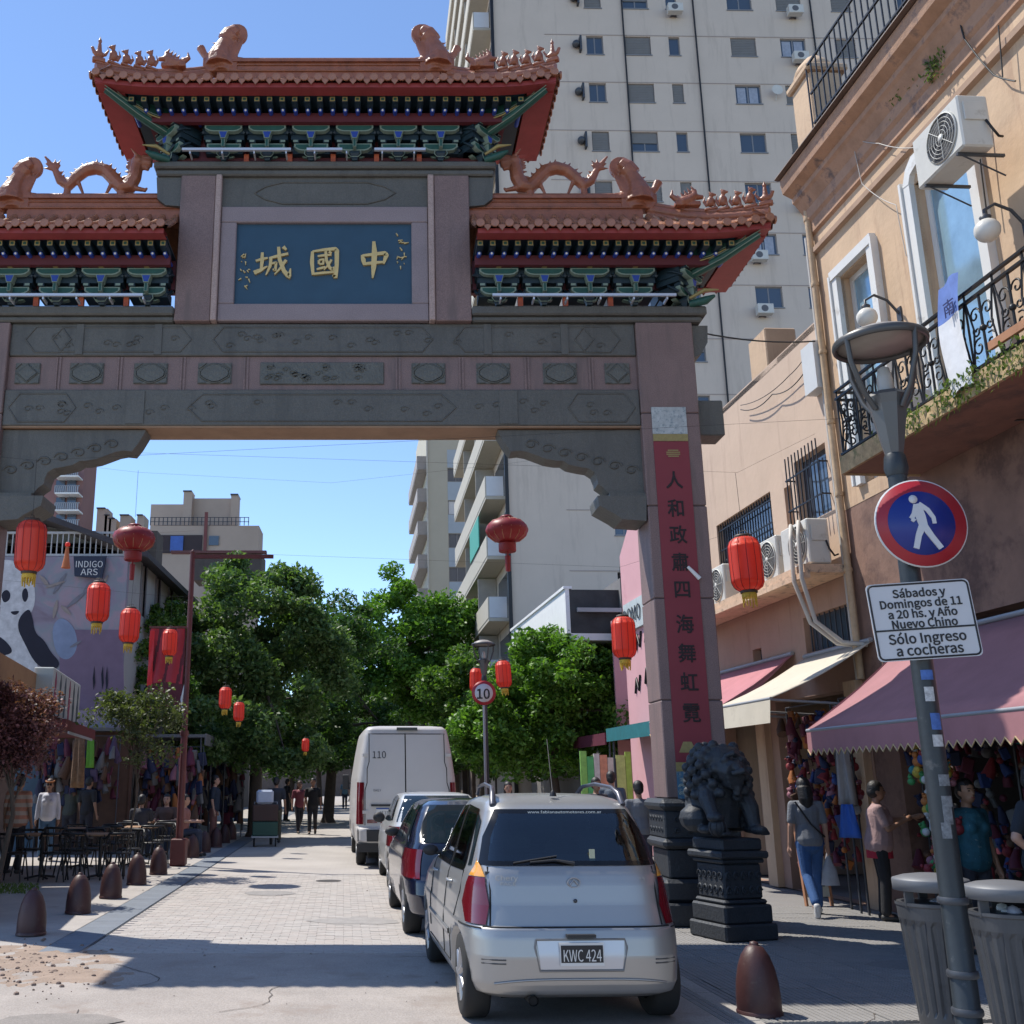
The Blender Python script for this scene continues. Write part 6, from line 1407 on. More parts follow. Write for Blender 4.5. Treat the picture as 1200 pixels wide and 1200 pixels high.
shape([(1, 696), (8, 690), (13, 696), (11, 704), (4, 707)], pbk, 'panda_eye_patch'); shape([(26, 692), (31, 688), (34, 698), (30, 707), (26, 702)], pbk, 'panda_eye_patch')
shape([(11, 717), (18, 716), (24, 716), (18, 722)], pbk, 'panda_muzzle')
shape([(22, 724), (34, 712), (38, 722), (41, 742), (52, 750), (60, 765), (70, 775), (68, 784), (52, 784), (40, 776), (28, 752), (21, 738)], pbk, 'panda_arm')
shape([(-10, 742), (4, 748), (16, 762), (10, 768), (-10, 768)], pbk, 'panda_leg')
leafp = mat('mural_grey_leaf', (.17, .17, .2), .85, var=.2); lilac = mat('mural_lilac_patch', (.17, .12, .175), .85, var=.12); blup = mat('mural_blue_patch', (.20, .25, .36), .85, var=.2, scale=2); tan_ = mat('mural_tan_stroke', (.27, .23, .21), .85, var=.2)
shape([(70, 738), (144, 738), (146, 832), (70, 832)], lilac, 'lilac_patch', 0); shape([(60, 735), (72, 722), (88, 735), (92, 760), (80, 775), (66, 768)], blup, 'blue_patch')
for (a, b, c, d, w) in ((60, 700, 80, 668, 3), (75, 715, 105, 690, 3), (95, 700, 110, 678, 3), (62, 728, 68, 700, 3), (85, 722, 70, 708, 3), (45, 672, 60, 690, 3), (50, 690, 80, 680, 2), (100, 720, 118, 700, 2), (80, 760, 98, 750, 2), (118, 690, 128, 672, 2)):
    dx, dy = c-a, d-b; l = math.hypot(dx, dy); nx, ny = -dy/l*w, dx/l*w; shape([(a, b), ((a+c)/2+nx, (b+d)/2+ny), (c, d), ((a+c)/2-nx, (b+d)/2-ny)], rnd.choice((leafp, tan_)), 'painted_leaf', 1)
for i in range(7): a = 104+i*5; shape([(a, 790+5*(i % 3)), (a+2, 780), (a+3, 800), (a+1, 815-6*(i % 2))], pbk, 'painted_mark', 0) if i in (1, 3, 4) else None
# INDIGO ARS sign
sg_ = thing('shop_sign', 'small dark navy sign reading INDIGO ARS on the painted wall', 'sign', (atY(106, 666, HY).x, HY-.1, atY(106, 666, HY).z))
a, b = atY(88, 653, HY), atY(124, 679, HY); m = MB(); m.prism([(a.x, a.z), (atY(89, 676, HY).x, atY(89, 676, HY).z), (atY(121, 679, HY).x, atY(121, 679, HY).z), (b.x, a.z)], HY-.14, HY-.08); m.build('panel', [mat('navy_sign', (.012, .018, .045), .6, var=.1)], sg_, (atY(106, 666, HY).x, HY-.1, atY(106, 666, HY).z))
text('INDIGO', .235, pwht, sg_, (0, -.045, .10), name='sign_lettering', sx=.95); text('ARS', .235, pwht, sg_, (.02, -.045, -.11), name='sign_lettering', sx=1.1)
# far buildings on the left
cb = thing('cream_rooftop_building', 'pale building far away with stepped rooftop boxes and chimneys', 'building', (atY(240, 640, 70).x, 70, 0))
def fbox(mb, x0, x1, yt, yb, Y, d, mi=0): a = atY(x0, yt, Y); b = atY(x1, yb, Y); mb.box(a.x, b.x, Y, Y+d, b.z, a.z, mi)
CB = (atY(240, 640, 70).x, 70, 0); cbm = mat('far_cream_render', (.40, .33, .28), .9, var=.08, scale=.5)
m = MB(); fbox(m, 176, 301, 616, 700, 70, 2.5); a = atY(176, 616, 70); m.box(a.x, atY(301, 616, 70).x, 70.001, 72.4, 0, atY(176, 700, 70).z-.001); m.build('lower_block', [cbm], cb, CB)
m = MB(); fbox(m, 177, 216, 591, 615.5, 71, 1.2); fbox(m, 224, 273, 584, 615.5, 71.2, 1.2); m.build('rooftop_block', [cbm], cb, CB)
m = MB(); fbox(m, 215.5, 223.5, 576, 615.5, 70.6, 1); m.build('chimney', [cbm], cb, CB); m = MB(); fbox(m, 271, 278, 580, 615.5, 70.6, 1); m.build('chimney', [cbm], cb, CB)
m = MB(); fbox(m, 214.5, 224.5, 574.5, 575.9, 70.5, 1.4); m.build('chimney_cap', [dark_m], cb, CB); m = MB(); fbox(m, 270, 279, 578.4, 579.9, 70.5, 1.4); m.build('chimney_cap', [dark_m], cb, CB)
m = MB(); fbox(m, 182, 236, 627, 648, 69.9, .1); m.build('dark_loggia', [mat('dark_loggia', (.04, .03, .035), .8)], cb, CB); m = MB(); fbox(m, 245, 256, 628, 639, 69.9, .1); m.build('window', [glass_m], cb, CB); m = MB(); fbox(m, 200, 214, 628, 646, 69.8, .08); m.build('blue_awning', [mat('blue_tarp', (.05, .12, .4), .7, var=.3, scale=2)], cb, CB)
m = MB()
for yy in (606, 611): fbox(m, 176, 292, yy, yy+.6, 69.95, .05)
for i in range(24): fbox(m, 176+5*i, 176.5+5*i, 606, 615.5, 69.95, .05)
m.build('roof_railing', [dark_m], cb, CB)
m = MB(); fbox(m, 240, 241.5, 600, 650, 69.8, .1); m.build('downpipe', [mat('red_pipe', (.16, .05, .05), .7)], cb, CB)
m = MB(); fbox(m, 200, 312, 645, 648, 60, .4); fbox(m, 228, 306, 649, 680, 60.2, 2, 1); rb = m.build('parapet', [mat('red_brown_trim', (.13, .045, .045), .7), mat('dim_brown_render', (.09, .075, .07), .9, var=.2)]); tag(rb, 'dim brown flat roofed block with a red brown parapet just above the trees', 'building')
pb_ = thing('pink_brown_block', 'tall pink brown apartment block with small balconies glimpsed left behind the archway', 'building', (atY(76, 570, 46).x, 46, 0), 0)
PB = (atY(76, 570, 46).x, 46, 0); m = MB(); fbox(m, 40, 92, 500, 640, 46, 2.0); m.build('wall', [mat('pink_brown_render', (.26, .14, .13), .9, var=.1, scale=.8)], pb_, PB)
for i in range(4):
    for j in range(2):
        m = MB(); x = 66+13*j; fbox(m, x, x+9, 543+20*i, 556+20*i, 45.9, .1); m.build('window', [glass_m], pb_, PB)
    m = MB(); fbox(m, 64, 92, 557+20*i, 558.5+20*i, 45.3, .7); m.build('balcony_slab', [white_p], pb_, PB); m = MB(); 
    for q in range(12): fbox(m, 64+2.4*q, 64.6+2.4*q, 549+20*i, 557+20*i, 45.3, .05)
    fbox(m, 64, 93, 548.6+20*i, 549.4+20*i, 45.3, .05); m.build('balcony_railing', [steel], pb_, PB)
rs = thing('rooftop_chimneys', 'cluster of small chimneys and vents on a roof beyond the mural house', 'chimney', (atY(135, 610, 50).x, 50, 0)); RSB = (atY(135, 610, 50).x, 50, 0)
for (a, b, t) in ((114, 122, 596), (123, 127, 604), (128, 133, 608), (141, 150, 604), (161, 166, 604)):
    m = MB(); fbox(m, a, b, t, 660, 50, 1.0); m.build('chimney', [cbm], rs, RSB)
    m = MB(); fbox(m, a-1, b+1, t-1.5, t-.2, 49.9, 1.2); m.build('chimney_cap', [dark_m], rs, RSB)
m = MB(); fbox(m, 100, 180, 622, 700, 51.2, 1.5); m.box(RSB[0]-3, RSB[0]+2, 51.3, 52.6, 0, atY(150, 700, 51.2).z-.01); m.build('wall', [mat('dim_brown_render', (0, 0, 0))], rs, RSB)

brn = mat('brown_timber_front', (.11, .055, .035), .7, var=.3, scale=4); ochre = mat('ochre_render', (.30, .17, .08), .85, var=.15); mat('maroon_fascia', (.13, .02, .025), .6, var=.15); mat('cream_box_face', (.40, .42, .40), .7, var=.1); mat('figure_grey', (.07, .09, .10), .8); mat('figure_maroon', (.25, .06, .10), .8)
# hanging merchandise on both sides -------------------------------------------------
GC_ = {n: mat('goods_'+n, tuple(x*.62 for x in c), .7, var=.2, scale=8) for n, c in dict(red=(.32, .03, .04), pink=(.38, .15, .19), blue=(.03, .07, .26), teal=(.02, .22, .25), yellow=(.55, .40, .05), green=(.05, .28, .08), white=(.55, .55, .55), orange=(.50, .16, .03), purple=(.10, .06, .13), maroon=(.16, .02, .05), navy=(.02, .03, .09), grey=(.2, .2, .2), brown=(.14, .07, .04)).items()}
toy_me = {}
def toy(c, k):
    if (c, k) not in toy_me:
        q = MB()
        if k == 0: q.ball((0, 0, 0), .07, 8, 6); q.ball((0, 0, .09), .045, 8, 5); q.ball((-.05, 0, .12), .02, 6, 4); q.ball((.05, 0, .12), .02, 6, 4)
        elif k == 1: q.ball((0, 0, 0), .055, 8, 6)
        elif k == 2: q.tube([(0, 0, -.20), (.02, 0, -.1), (0, 0, .08)], [.09, .08, .03], 8)
        else: q.bbox(-.07, .07, -.03, .03, -.12, .08, b=.015)
        toy_me[(c, k)] = q.mesh('toy', [GC_[c]])
    return toy_me[(c, k)]
def display(label, u, v0, v1, z0, z1, n, cols, kinds=(0, 1, 2, 3), du=.12, name='merchandise_rack'):
    t = sthing(name, label, 'merchandise', u, (v0+v1)/2)
    m = MB(); m.tube([(0, v0-(v0+v1)/2, z1+.12), (0, v1-(v0+v1)/2, z1+.12)], .012, 6); m.tube([(0, v0-(v0+v1)/2, 0), (0, v0-(v0+v1)/2, z1+.12)], .015, 6); m.tube([(0, v1-(v0+v1)/2, 0), (0, v1-(v0+v1)/2, z1+.12)], .015, 6); m.build('rack', [dark_m], t)
    for i in range(n):
        o = ob('toy', toy(rnd.choice(cols), rnd.choice(kinds)), t, (max(-.2, min(.2, rnd.gauss(0, du))), rnd.uniform(v0, v1)-(v0+v1)/2, rnd.uniform(z0, z1))); o.rotation_euler = (rnd.uniform(-.4, .4), rnd.uniform(-.4, .4), rnd.uniform(0, 6.28)); s_ = rnd.uniform(.4, .95); o.scale = (s_,)*3
    return t
display('dense rack of red and pink toys hanging beside the stone lion', 7.0, 14.2, 15.6, .5, 2.6, 260, ('red', 'pink', 'maroon', 'blue', 'orange', 'brown', 'navy', 'maroon'))
display('upright string of white and red toys against the shop pillar', 6.9, 13.55, 13.75, 1.2, 2.6, 60, ('white', 'red', 'pink'), (0, 1), .05)
display('tall column of bright multicoloured toys catching the sun behind the bins', 6.2, 10.45, 10.7, 0.6, 2.2, 230, ('green', 'yellow', 'orange', 'red', 'white', 'blue', 'teal', 'pink', 'white'), (0, 1), .08)
display('dim row of dolls and trinkets under the maroon awning at the right edge', 7.2, 7.6, 10.6, 1.2, 2.7, 200, ('navy', 'grey', 'brown', 'maroon', 'teal'))
display('dark stock hanging in the shop doorway behind the two shoppers', 7.6, 11.3, 13.2, .6, 2.6, 210, ('navy', 'blue', 'brown', 'grey', 'maroon', 'red'))
display('row of cloth goods hung beneath the left trees near the red pole', -5.2, 33, 39, .9, 2.8, 110, ('brown', 'maroon', 'navy', 'orange', 'pink', 'grey'), (2, 3))
def cloth(label, u, v, z0, z1, w, mt, cat='cloth', fold=.04, name='hanging_cloth'):
    t = MB(); rows = []
    for j in range(9):
        s_ = j/8; ww = w*(.45+.55*s_); rows.append([(fold*math.sin(k*1.5+s_*2), (k/8-.5)*ww, z1+(z0-z1)*s_) for k in range(9)])
    t.grid(rows); o = t.build(name, [mt]); o.location = S(u, v, 0); o.rotation_euler.z = RZ+R(50); sol = o.modifiers.new('s', 'SOLIDIFY'); sol.thickness = .015; return tag(o, label, cat)
v, z = wl(993, 940, 6.7); cloth('pale grey gathered cloth hanging between the two shoppers', 6.7, v, 1.35, 2.35, .24, mat('pale_gathered_cloth', (.34, .32, .31), .85, var=.15, scale=6))
cloth('bright blue bag hanging below the pale cloth', 6.66, v-.05, .95, 1.36, .28, mat('bright_blue_bag', (.03, .12, .48), .6, var=.1), 'bag', .02, 'hanging_bag')
cloth('lime green garment hanging on the left shop front', -5.6, wl(106, 870, -5.6)[0], 1.95, 2.75, .30, mat('lime_cloth', (.12, .32, .03), .8, var=.15), 'garment')
cloth('brown patterned shawl hanging beside the lime garment', -5.5, wl(92, 875, -5.5)[0], 1.5, 2.85, .5, mat('brown_shawl', (.26, .15, .08), .85, var=.4, scale=12), 'garment')
# list board
bd = sthing('menu_stand', 'tall narrow white list board leaning by the toy rack', 'sign', 6.75, 14.6)
m = MB(); M_ = Matrix.Rotation(R(-8), 4, 'X'); m.box(-.16, .16, -.02, .02, .12, 1.15, 0, M_); m.build('board', [mat('list_board_white', (.42, .45, .42), .7, var=.1)], bd); m = MB(); m.box(-.19, -.162, -.03, .03, 0, 1.2, 0, M_); m.box(.162, .19, -.03, .03, 0, 1.2, 0, M_); m.build('frame', [mat('orange_brown_wood', (0, 0, 0))], bd)
m = MB(); [m.box(-.12, .12-rnd.random()*.1, -.024, -.02, .2+.05*i, .215+.05*i, 0, M_) for i in range(18)]; m.build('printed_lines', [mat('figure_grey', (0, 0, 0))], bd, kind='stuff')
# ================================================================ trees
nr = np.random.default_rng(11)
def leaves(centres, radii, n, size, asp=.5):
    """n diamond leaves scattered in clumps"""
    C = np.array(centres); Rr = np.array(radii); idx = nr.integers(0, len(C), n); d = nr.normal(size=(n, 3)); d /= np.linalg.norm(d, axis=1)[:, None]
    rad = nr.random(n)**.45; P = C[idx]+d*(rad*1.0)[:, None]*Rr[idx][:, None]*np.array([1, 1, .75])
    a = nr.normal(size=(n, 3)); a /= np.linalg.norm(a, axis=1)[:, None]; up = nr.normal(size=(n, 3))*.9+np.array([0, 0, .9]); b = np.cross(up, a); b /= np.linalg.norm(b, axis=1)[:, None]+1e-9; a = np.cross(b, up); a /= np.linalg.norm(a, axis=1)[:, None]+1e-9
    s = size*(.6+.8*nr.random(n))[:, None]; V = np.stack([P-a*s*.5, P+b*s*asp*.5+a*s*.05, P+a*s*.5-up*s*.08, P-b*s*asp*.5+a*s*.05], 1).reshape(-1, 3)
    return V
def leafmesh(V, name, mt, off):
    V = V-np.array(off); n = len(V)//4; me = bpy.data.meshes.new(name); me.vertices.add(len(V)); me.vertices.foreach_set('co', V.astype(np.float32).ravel()); me.loops.add(n*4); me.loops.foreach_set('vertex_index', np.arange(n*4, dtype=np.int32)); me.polygons.add(n); me.polygons.foreach_set('loop_start', np.arange(n, dtype=np.int32)*4); me.update(calc_edges=True); me.materials.append(mt); return me
bark = mat('tree_bark', (.085, .065, .05), .9, var=.3, scale=6, bump=.6, bscale=20)
def tree(label, base, ells, n, size, mt, tr=.14, clump=(.35, .7), nc=70, cat='tree', asp=.5, name='street_tree', limbs=9, inner=.35):
    base = Vector(base); t = thing(name, label, cat, base)
    cs = []; rs_ = []
    tot = sum(e[3]*e[4]*e[5] for e in ells)
    for (x, y, z, a, b, c) in ells:
        k = max(4, int(nc*(a*b*c)/tot))
        for _ in range(k):
            d = nr.normal(size=3); d /= np.linalg.norm(d); r = (inner+(1-inner)*nr.random()**.5)*nr.uniform(.85, 1.16)
            cs.append((x+d[0]*a*r, y+d[1]*b*r, z+d[2]*c*r)); rs_.append(nr.uniform(*clump))
    V = leaves(cs, rs_, n, size, asp); ob('crown', leafmesh(V, 'crown', mt, base), t)
    e0 = ells[0]; top = Vector((e0[0], e0[1], e0[2]-e0[5]*.3)); m = MB(); mid = base.lerp(top, .5)+Vector((rnd.uniform(-.2, .2), 0, 0))
    m.tube([base, base+Vector((0, 0, .2)), mid, top], [tr*1.5, tr*1.1, tr*.85, tr*.5], 9)
    m.v = [tuple(Vector(p)-base) for p in m.v]; m.build('trunk', [bark], t)
    order = sorted(range(len(cs)), key=lambda i: nr.random())[:limbs]
    for i in order:
        m = MB(); a = mid.lerp(top, rnd.uniform(.1, .9)); b = Vector(cs[i]); q = a.lerp(b, .5)+Vector((0, 0, rnd.uniform(-.1, .3))); m.tube([a, q, b], [tr*.45, tr*.25, tr*.08], 5); m.v = [tuple(Vector(p)-base) for p in m.v]; m.build('limb', [bark], t)
    return t
g1 = leafmat('leaf_mid_green', (.038, .092, .018), (.13, .22, .042)); g2 = leafmat('leaf_bright_green', (.045, .115, .018), (.16, .30, .048)); g3 = leafmat('leaf_deep_green', (.026, .066, .020), (.09, .165, .042)); gp = leafmat('leaf_purple', (.05, .02, .028), (.30, .13, .14), .3); go = leafmat('leaf_olive', (.04, .055, .025), (.12, .14, .06)); gpale = leafmat('leaf_pale_green', (.045, .092, .032), (.16, .245, .09))
def E_(px, py, Y, a, b, c): p = atY(px, py, Y); return (p.x, p.y, p.z, a, b, c)
def bp(px, Y): return (atY(px, 900, Y).x, Y, 0)
tree('large broad leafed tree with pale glossy leaves rising behind the red pole', bp(300, 33), [E_(300, 730, 33, 2.5, 2.4, 1.9), E_(255, 770, 32, 1.7, 1.8, 1.7), E_(345, 780, 33, 1.8, 2.0, 2.0), E_(285, 690, 33, 1.5, 1.6, 1.0), E_(250, 850, 30, 1.6, 1.6, 1.0), E_(330, 865, 31, 1.8, 1.6, .9), E_(290, 875, 31, 1.4, 1.4, .7)], 52000, .17, gpale, .2, (.35, .75), 150)
tree('bright green tree in full sun left of the cream tower', bp(478, 52), [E_(478, 735, 52, 3.0, 2.5, 2.2), E_(430, 775, 52, 2.8, 2.5, 2.2), E_(520, 740, 52, 2.4, 2.2, 2.2), E_(470, 800, 52, 3.4, 2.5, 2.0), E_(465, 690, 52, 1.6, 1.5, .9)], 42000, .24, g2, .25, (.5, 1.0), 130)
tree('dark green tree arching over the far end of the street', bp(385, 44), [E_(392, 760, 44, 2.2, 2.6, 2.2), E_(360, 820, 42, 2.4, 2.4, 2.0), E_(410, 850, 44, 2.6, 2.6, 1.5), E_(370, 878, 42, 2.4, 2.2, .9), E_(385, 720, 44, 1.5, 1.5, 1.0)], 32000, .20, g3, .22, (.45, .9), 100)
tree('low spreading green tree behind the parked silver car', bp(655, 31), [E_(650, 795, 31, 2.2, 1.8, 1.3), E_(560, 850, 31, 1.2, 1.2, .8), E_(605, 838, 31, 1.3, 1.5, 1.1), E_(710, 815, 31, 1.6, 1.5, 1.3), E_(575, 868, 31, .9, 1.0, .7), E_(690, 862, 31, 2.0, 1.6, .9), E_(755, 838, 31, 1.3, 1.4, 1.2), E_(625, 870, 31, 1.8, 1.6, .8)], 60000, .16, g2, .15, (.32, .62), 210)
tree('shaded green tree beyond the speed limit sign', bp(560, 38), [E_(560, 840, 38, 2.0, 2.2, 1.9), E_(600, 860, 38, 2.2, 2.2, 1.5), E_(530, 800, 38, 1.3, 1.4, 1.3)], 26000, .19, g1, .18, (.4, .8), 80)
tree('dark leafed tree over the left shop fronts beyond the pole', bp(268, 42), [E_(250, 840, 40, 2.6, 2.5, 1.6), E_(310, 860, 46, 2.8, 2.5, 1.6), E_(225, 800, 38, 1.6, 2, 1.5)], 26000, .19, g3, .2, (.5, .9), 90)
tree('thin young olive green tree with a slender trunk among the cafe tables', bp(152, 19.5), [E_(160, 845, 19.5, .75, .8, .45), E_(190, 830, 19.5, .5, .5, .4), E_(130, 835, 19.5, .45, .5, .35), E_(165, 880, 19.3, .5, .5, .25)], 3800, .085, go, .02, (.18, .4), 44, limbs=22, name='young_tree')
tree('purple leafed shrub tree in front of the painted house at the left edge', bp(8, 15.5), [E_(12, 845, 15.5, .62, .5, .50), E_(-20, 840, 15.5, .6, .5, .55), E_(38, 835, 15.5, .30, .3, .30), E_(10, 882, 15.5, .5, .4, .28)], 16000, .065, gp, .04, (.16, .34), 110, limbs=14, name='purple_leafed_tree')
tree('small green shrub on a terrace behind the hanging red banner', bp(158, 29), [E_(160, 770, 29, .9, .8, .9), E_(190, 745, 30, .9, .9, .9), E_(175, 815, 29, .8, .9, .7)], 9000, .13, g1, .05, (.25, .5), 40, name='tall_shrub')
# canopy closing the street far away
for i, (px, Y) in enumerate(((340, 62), (375, 75), (412, 92), (445, 78), (478, 66), (520, 58), (585, 52), (620, 46), (660, 40), (700, 36))):
    tree(['far dark tree closing the street behind the left pavement', 'far tree over the end of the road just left of the van', 'far tree beyond the van in line with the road', 'far tree rising behind the middle of the van', 'far tree behind the right side of the van', 'far dark tree right of the van behind the lamp', 'dense dark tree behind the speed limit sign post', 'dark tree mass behind the roof of the silver car', 'dark tree behind the car aerial', 'dark tree in front of the pink panel'][i], bp(px, Y), [E_(px, 850-(10 if Y > 60 else 0), Y, Y*.05, 2.5, Y*.038), E_(px+12, 875, Y, Y*.045, 2.5, Y*.026)], 9000, .2+.0015*Y, g3 if i % 3 else g1, .2, (.6, 1.1), 34, limbs=4, name='distant_tree')['group'] = 'far trees closing the end of the street'
# shaded shop fronts under the trees
for nm, u, v0, v1, h, lab in (('distant_shop_row', -6.9, 42, 88, 4.6, 'dim row of low shops under the trees on the far left'), ('distant_shop_row', 8.6, 45, 100, 4.4, 'dim row of low shops under the trees on the far right')):
    t = sthing(nm, lab, 'building', u, (v0+v1)/2); sg = 1 if u > 0 else -1
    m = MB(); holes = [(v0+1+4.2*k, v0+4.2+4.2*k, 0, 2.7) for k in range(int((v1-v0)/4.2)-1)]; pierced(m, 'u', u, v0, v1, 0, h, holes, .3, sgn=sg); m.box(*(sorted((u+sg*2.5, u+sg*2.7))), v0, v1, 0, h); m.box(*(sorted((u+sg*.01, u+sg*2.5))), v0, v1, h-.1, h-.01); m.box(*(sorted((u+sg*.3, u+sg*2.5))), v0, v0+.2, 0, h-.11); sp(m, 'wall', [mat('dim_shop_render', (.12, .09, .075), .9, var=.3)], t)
    for k in range(int((v1-v0)/4.2)-1): m = MB(); a, b = sorted((u, u-sg*.8)); m.box(a, b, v0+1+4.2*k, v0+4.2+4.2*k, 2.75, 2.85); sp(m, 'canopy', [GC_[rnd.choice(('maroon', 'grey', 'brown', 'teal'))]], t)
e = thing('street_end_building', 'dim low building closing the far end of the street', 'building', (-7, 120, 0)); m = MB(); m.box(-25, 30, 0, 8, 0, 9); m.build('wall', [mat('dim_shop_render', (0, 0, 0))], e)
m = MB(); m.box(-25, 30, -.05, 0, 3, 3.3); m.build('string_course', [cbm], e)
# ================================================================ street furniture
bol_m = mat('bollard_oxblood_paint', (.055, .020, .020), .5, var=.2, scale=6, bump=.15, bscale=20, stain=(.11, .07, .06), sscale=8, sthr=.6)
bm = MB(); bm.lathe([(.001, 0), (.150, 0), (.158, .03), (.158, .12), (.150, .22), (.130, .32), (.10, .40), (.062, .455), (.025, .475), (.001, .478)], 20); bm.lathe([(.165, 0), (.165, .018), (.158, .03)], 20); bm = bm.mesh('shell', [bol_m])
bt = MB(); bt.lathe([(.034, .468), (.030, .49), (.001, .497)], 12); bt = bt.mesh('cap', [bol_m])
def bollard(x, y, label, grp='oxblood bollards along the left kerb'):
    t = thing('bollard', label, 'bollard', (x, y, 0), rnd.uniform(0, 6), grp); o = ob('shell', bm, t); o.rotation_euler = (rnd.uniform(-.02, .02), rnd.uniform(-.02, .02), 0); ob('cap', bt, t); return t
bl_lab = ['chipped oxblood bollard nearest the rubble, first of the left row', 'second oxblood bollard from the front of the left row', 'third oxblood bollard of the left row, by the gutter', 'fourth oxblood bollard of the left row, near the cafe chairs', 'fifth oxblood bollard, just in front of the red pole', 'sixth oxblood bollard, just beyond the red pole', 'seventh oxblood bollard, second beyond the red pole', 'eighth oxblood bollard, third beyond the red pole', 'ninth oxblood bollard in the tree shade', 'tenth oxblood bollard, farthest of the left row in the shade']
for i, (px, py) in enumerate(((32, 1097), (88, 1071), (127, 1053), (158, 1037), (184, 1025), (224, 1005), (238, 999), (252, 993), (262, 988), (270, 984))): p = gnd(px, py); bollard(p.x, p.y+.12, bl_lab[i])
bollard(2.76, 8.25, 'single oxblood bollard at the lower right beside the silver hatchback', None) if False else None
t = thing('bollard', 'lone oxblood bollard on the right pavement beside the silver hatchback', 'bollard', (2.77, 8.24, 0)); ob('shell', bm, t); ob('cap', bt, t)

# near lamp post with signs -------------------------------------------------
pole_g = mat('grey_green_pole_paint', (.027, .033, .038), .45, .2, var=.15, scale=5, bump=.1, stain=(.10, .10, .10), sscale=9, sthr=.6)
LPX, LPY = 3.36, 6.45
def lamp_post(label, loc, hz=3.72):
    t = thing('lamp_post', label, 'street lamp', loc)
    m = MB(); m.lathe([(.10, 0), (.10, .05), (.073, .08), (.069, 1.2), (.065, 2.4), (.058, hz-.15)], 16); m.lathe([(.062, hz-.15), (.075, hz-.10), (.066, hz-.02), (.058, hz)], 16); m.build('pole', [pole_g], t)
    m = MB(); m.lathe([(.058, hz), (.075, hz+.08), (.12, hz+.33), (.135, hz+.39), (.11, hz+.42)], 8, smooth=False); m.build('lantern_cup', [mat('lamp_grey_metal', (.10, .10, .10), .4, .3, var=.05)], t)
    m = MB(); R_ = .285; zt = hz+.78
    m.tube([(R_*math.cos(a), R_*math.sin(a), zt) for a in np.linspace(0, 2*math.pi, 41)], .03, 8, cap=False, flat=.5); m.build('rim', [mat('lamp_rim_metal', (.075, .075, .075), .4, .3, var=.05)], t)
    m = MB(); m.lathe([(.001, -.01), (R_-.01, 0), (R_*.8, .06), (R_*.4, .11), (.001, .12)], 32, (0, 0, zt)); m.build('reflector_disc', [mat('lamp_disc_cream', (.30, .27, .24), .5, var=.1, scale=6)], t)
    for k in range(4):
        a = R(20)+k*math.pi/2; c, s_ = math.cos(a), math.sin(a)
        m = MB(); m.tube([(.11*c, .11*s_, hz+.30), (.20*c, .20*s_, hz+.42), (.272*c, .272*s_, hz+.62), (.285*c, .285*s_, zt)], .018, 6); m.build('arm', [mat('lamp_rim_metal', (0, 0, 0))], t)
    m = MB(); m.lathe([(.05, hz+.42), (.05, hz+.52), (.035, hz+.60), (.001, hz+.62)], 12); m.build('bulb', [mat('lamp_bulb_glass', (.4, .38, .34), .2, var=0)], t)
    return t
lp = lamp_post('tall grey green lamp post carrying the round pedestrian sign and lettered plate', (LPX, LPY, 0))
m = MB()
for z, cmat in ((2.25, 1), (2.12, 0), (1.95, 1), (1.85, 0), (1.62, 2), (1.50, 2), (1.40, 2), (1.32, 2)):
    h_ = rnd.uniform(.05, .10); a0 = R(rnd.uniform(230, 250)); a1 = a0+R(rnd.uniform(40, 60))
    rows = [[(.0715*math.cos(a), .0715*math.sin(a), z+zz) for a in np.linspace(a0, a1, 6)] for zz in (0, h_)]; m.grid(rows, cmat)
[q_.build('sticker', [mat('sticker_white', (.42, .42, .42), .6, var=.5, scale=40), mat('sticker_blue', (.05, .12, .35), .6, var=.4, scale=30), mat('sticker_torn_grey', (.16, .17, .18), .8, var=.6, scale=40)], lp) for q_ in islands(m)]
m = MB(); 
for z in (.55, .95, .35): m.lathe([(.080, 0), (.085, .01), (.085, .03), (.080, .04)], 14, (0, 0, z))
m.build('steel_band', [dark_m], lp)
s_red = mat('sign_red', (.34, .018, .03), .4, var=.06, scale=3); s_blue = mat('sign_blue', (.008, .025, .20), .4, var=.08, scale=3); s_white = mat('sign_white', (.55, .56, .58), .45, var=.05, scale=3)
c = Vector((3.41, 6.33, 3.225)); rsg = thing('pedestrian_sign', 'round red rimmed blue sign with a white walking figure on the lamp post', 'road sign', c, R(-3))
def disc(r, y0, y1): q = MB(); q.lathe([(.001, 0), (r, 0), (r, y1-y0), (.001, y1-y0)], 48); q.v = [(a, y1-d_, b) for a, b, d_ in q.v]; return q
disc(.285, 0, .01).build('backing_disc', [s_white], rsg); disc(.277, -.003, .0).build('red_ring', [s_red], rsg); disc(.207, -.006, -.003).build('blue_disc', [s_blue], rsg)
m = MB(); y = -.010
def bl(pts, w, d=0): stroke(m, pts, w, y-d*.0008, -.004)
m.lathe([(.001, 0), (.027, 0), (.027, .004), (.001, .004)], 20); m.v = [(a-.035, y+.004-d_, b+.155) for a, b, d_ in m.v]
bl([(-.015, .125), (-.002, .04), (.010, -.03)], [.05, .062, .052], 1); bl([(-.005, .125), (.045, .085), (.075, .035), (.078, -.005)], [.03, .03, .026, .024], 2); bl([(-.025, .11), (-.04, .06), (-.062, .028)], [.03, .03, .028], 3); bl([(-.045, .03), (-.058, .01)], [.03, .02], 4)
bl([(.0, -.02), (-.03, -.08), (-.055, -.165)], [.045, .036, .034], 5); bl([(.01, -.02), (.05, -.09), (.098, -.165)], [.045, .036, .034], 6); m.build('walking_figure', [s_white], rsg)
m = MB(); m.tube([(-.05, .02, .1), (-.05, .08, .1)], .01, 6); m.box(-.10, .02, .01, .03, -.02, .02); m.build('clamp', [steel], rsg)
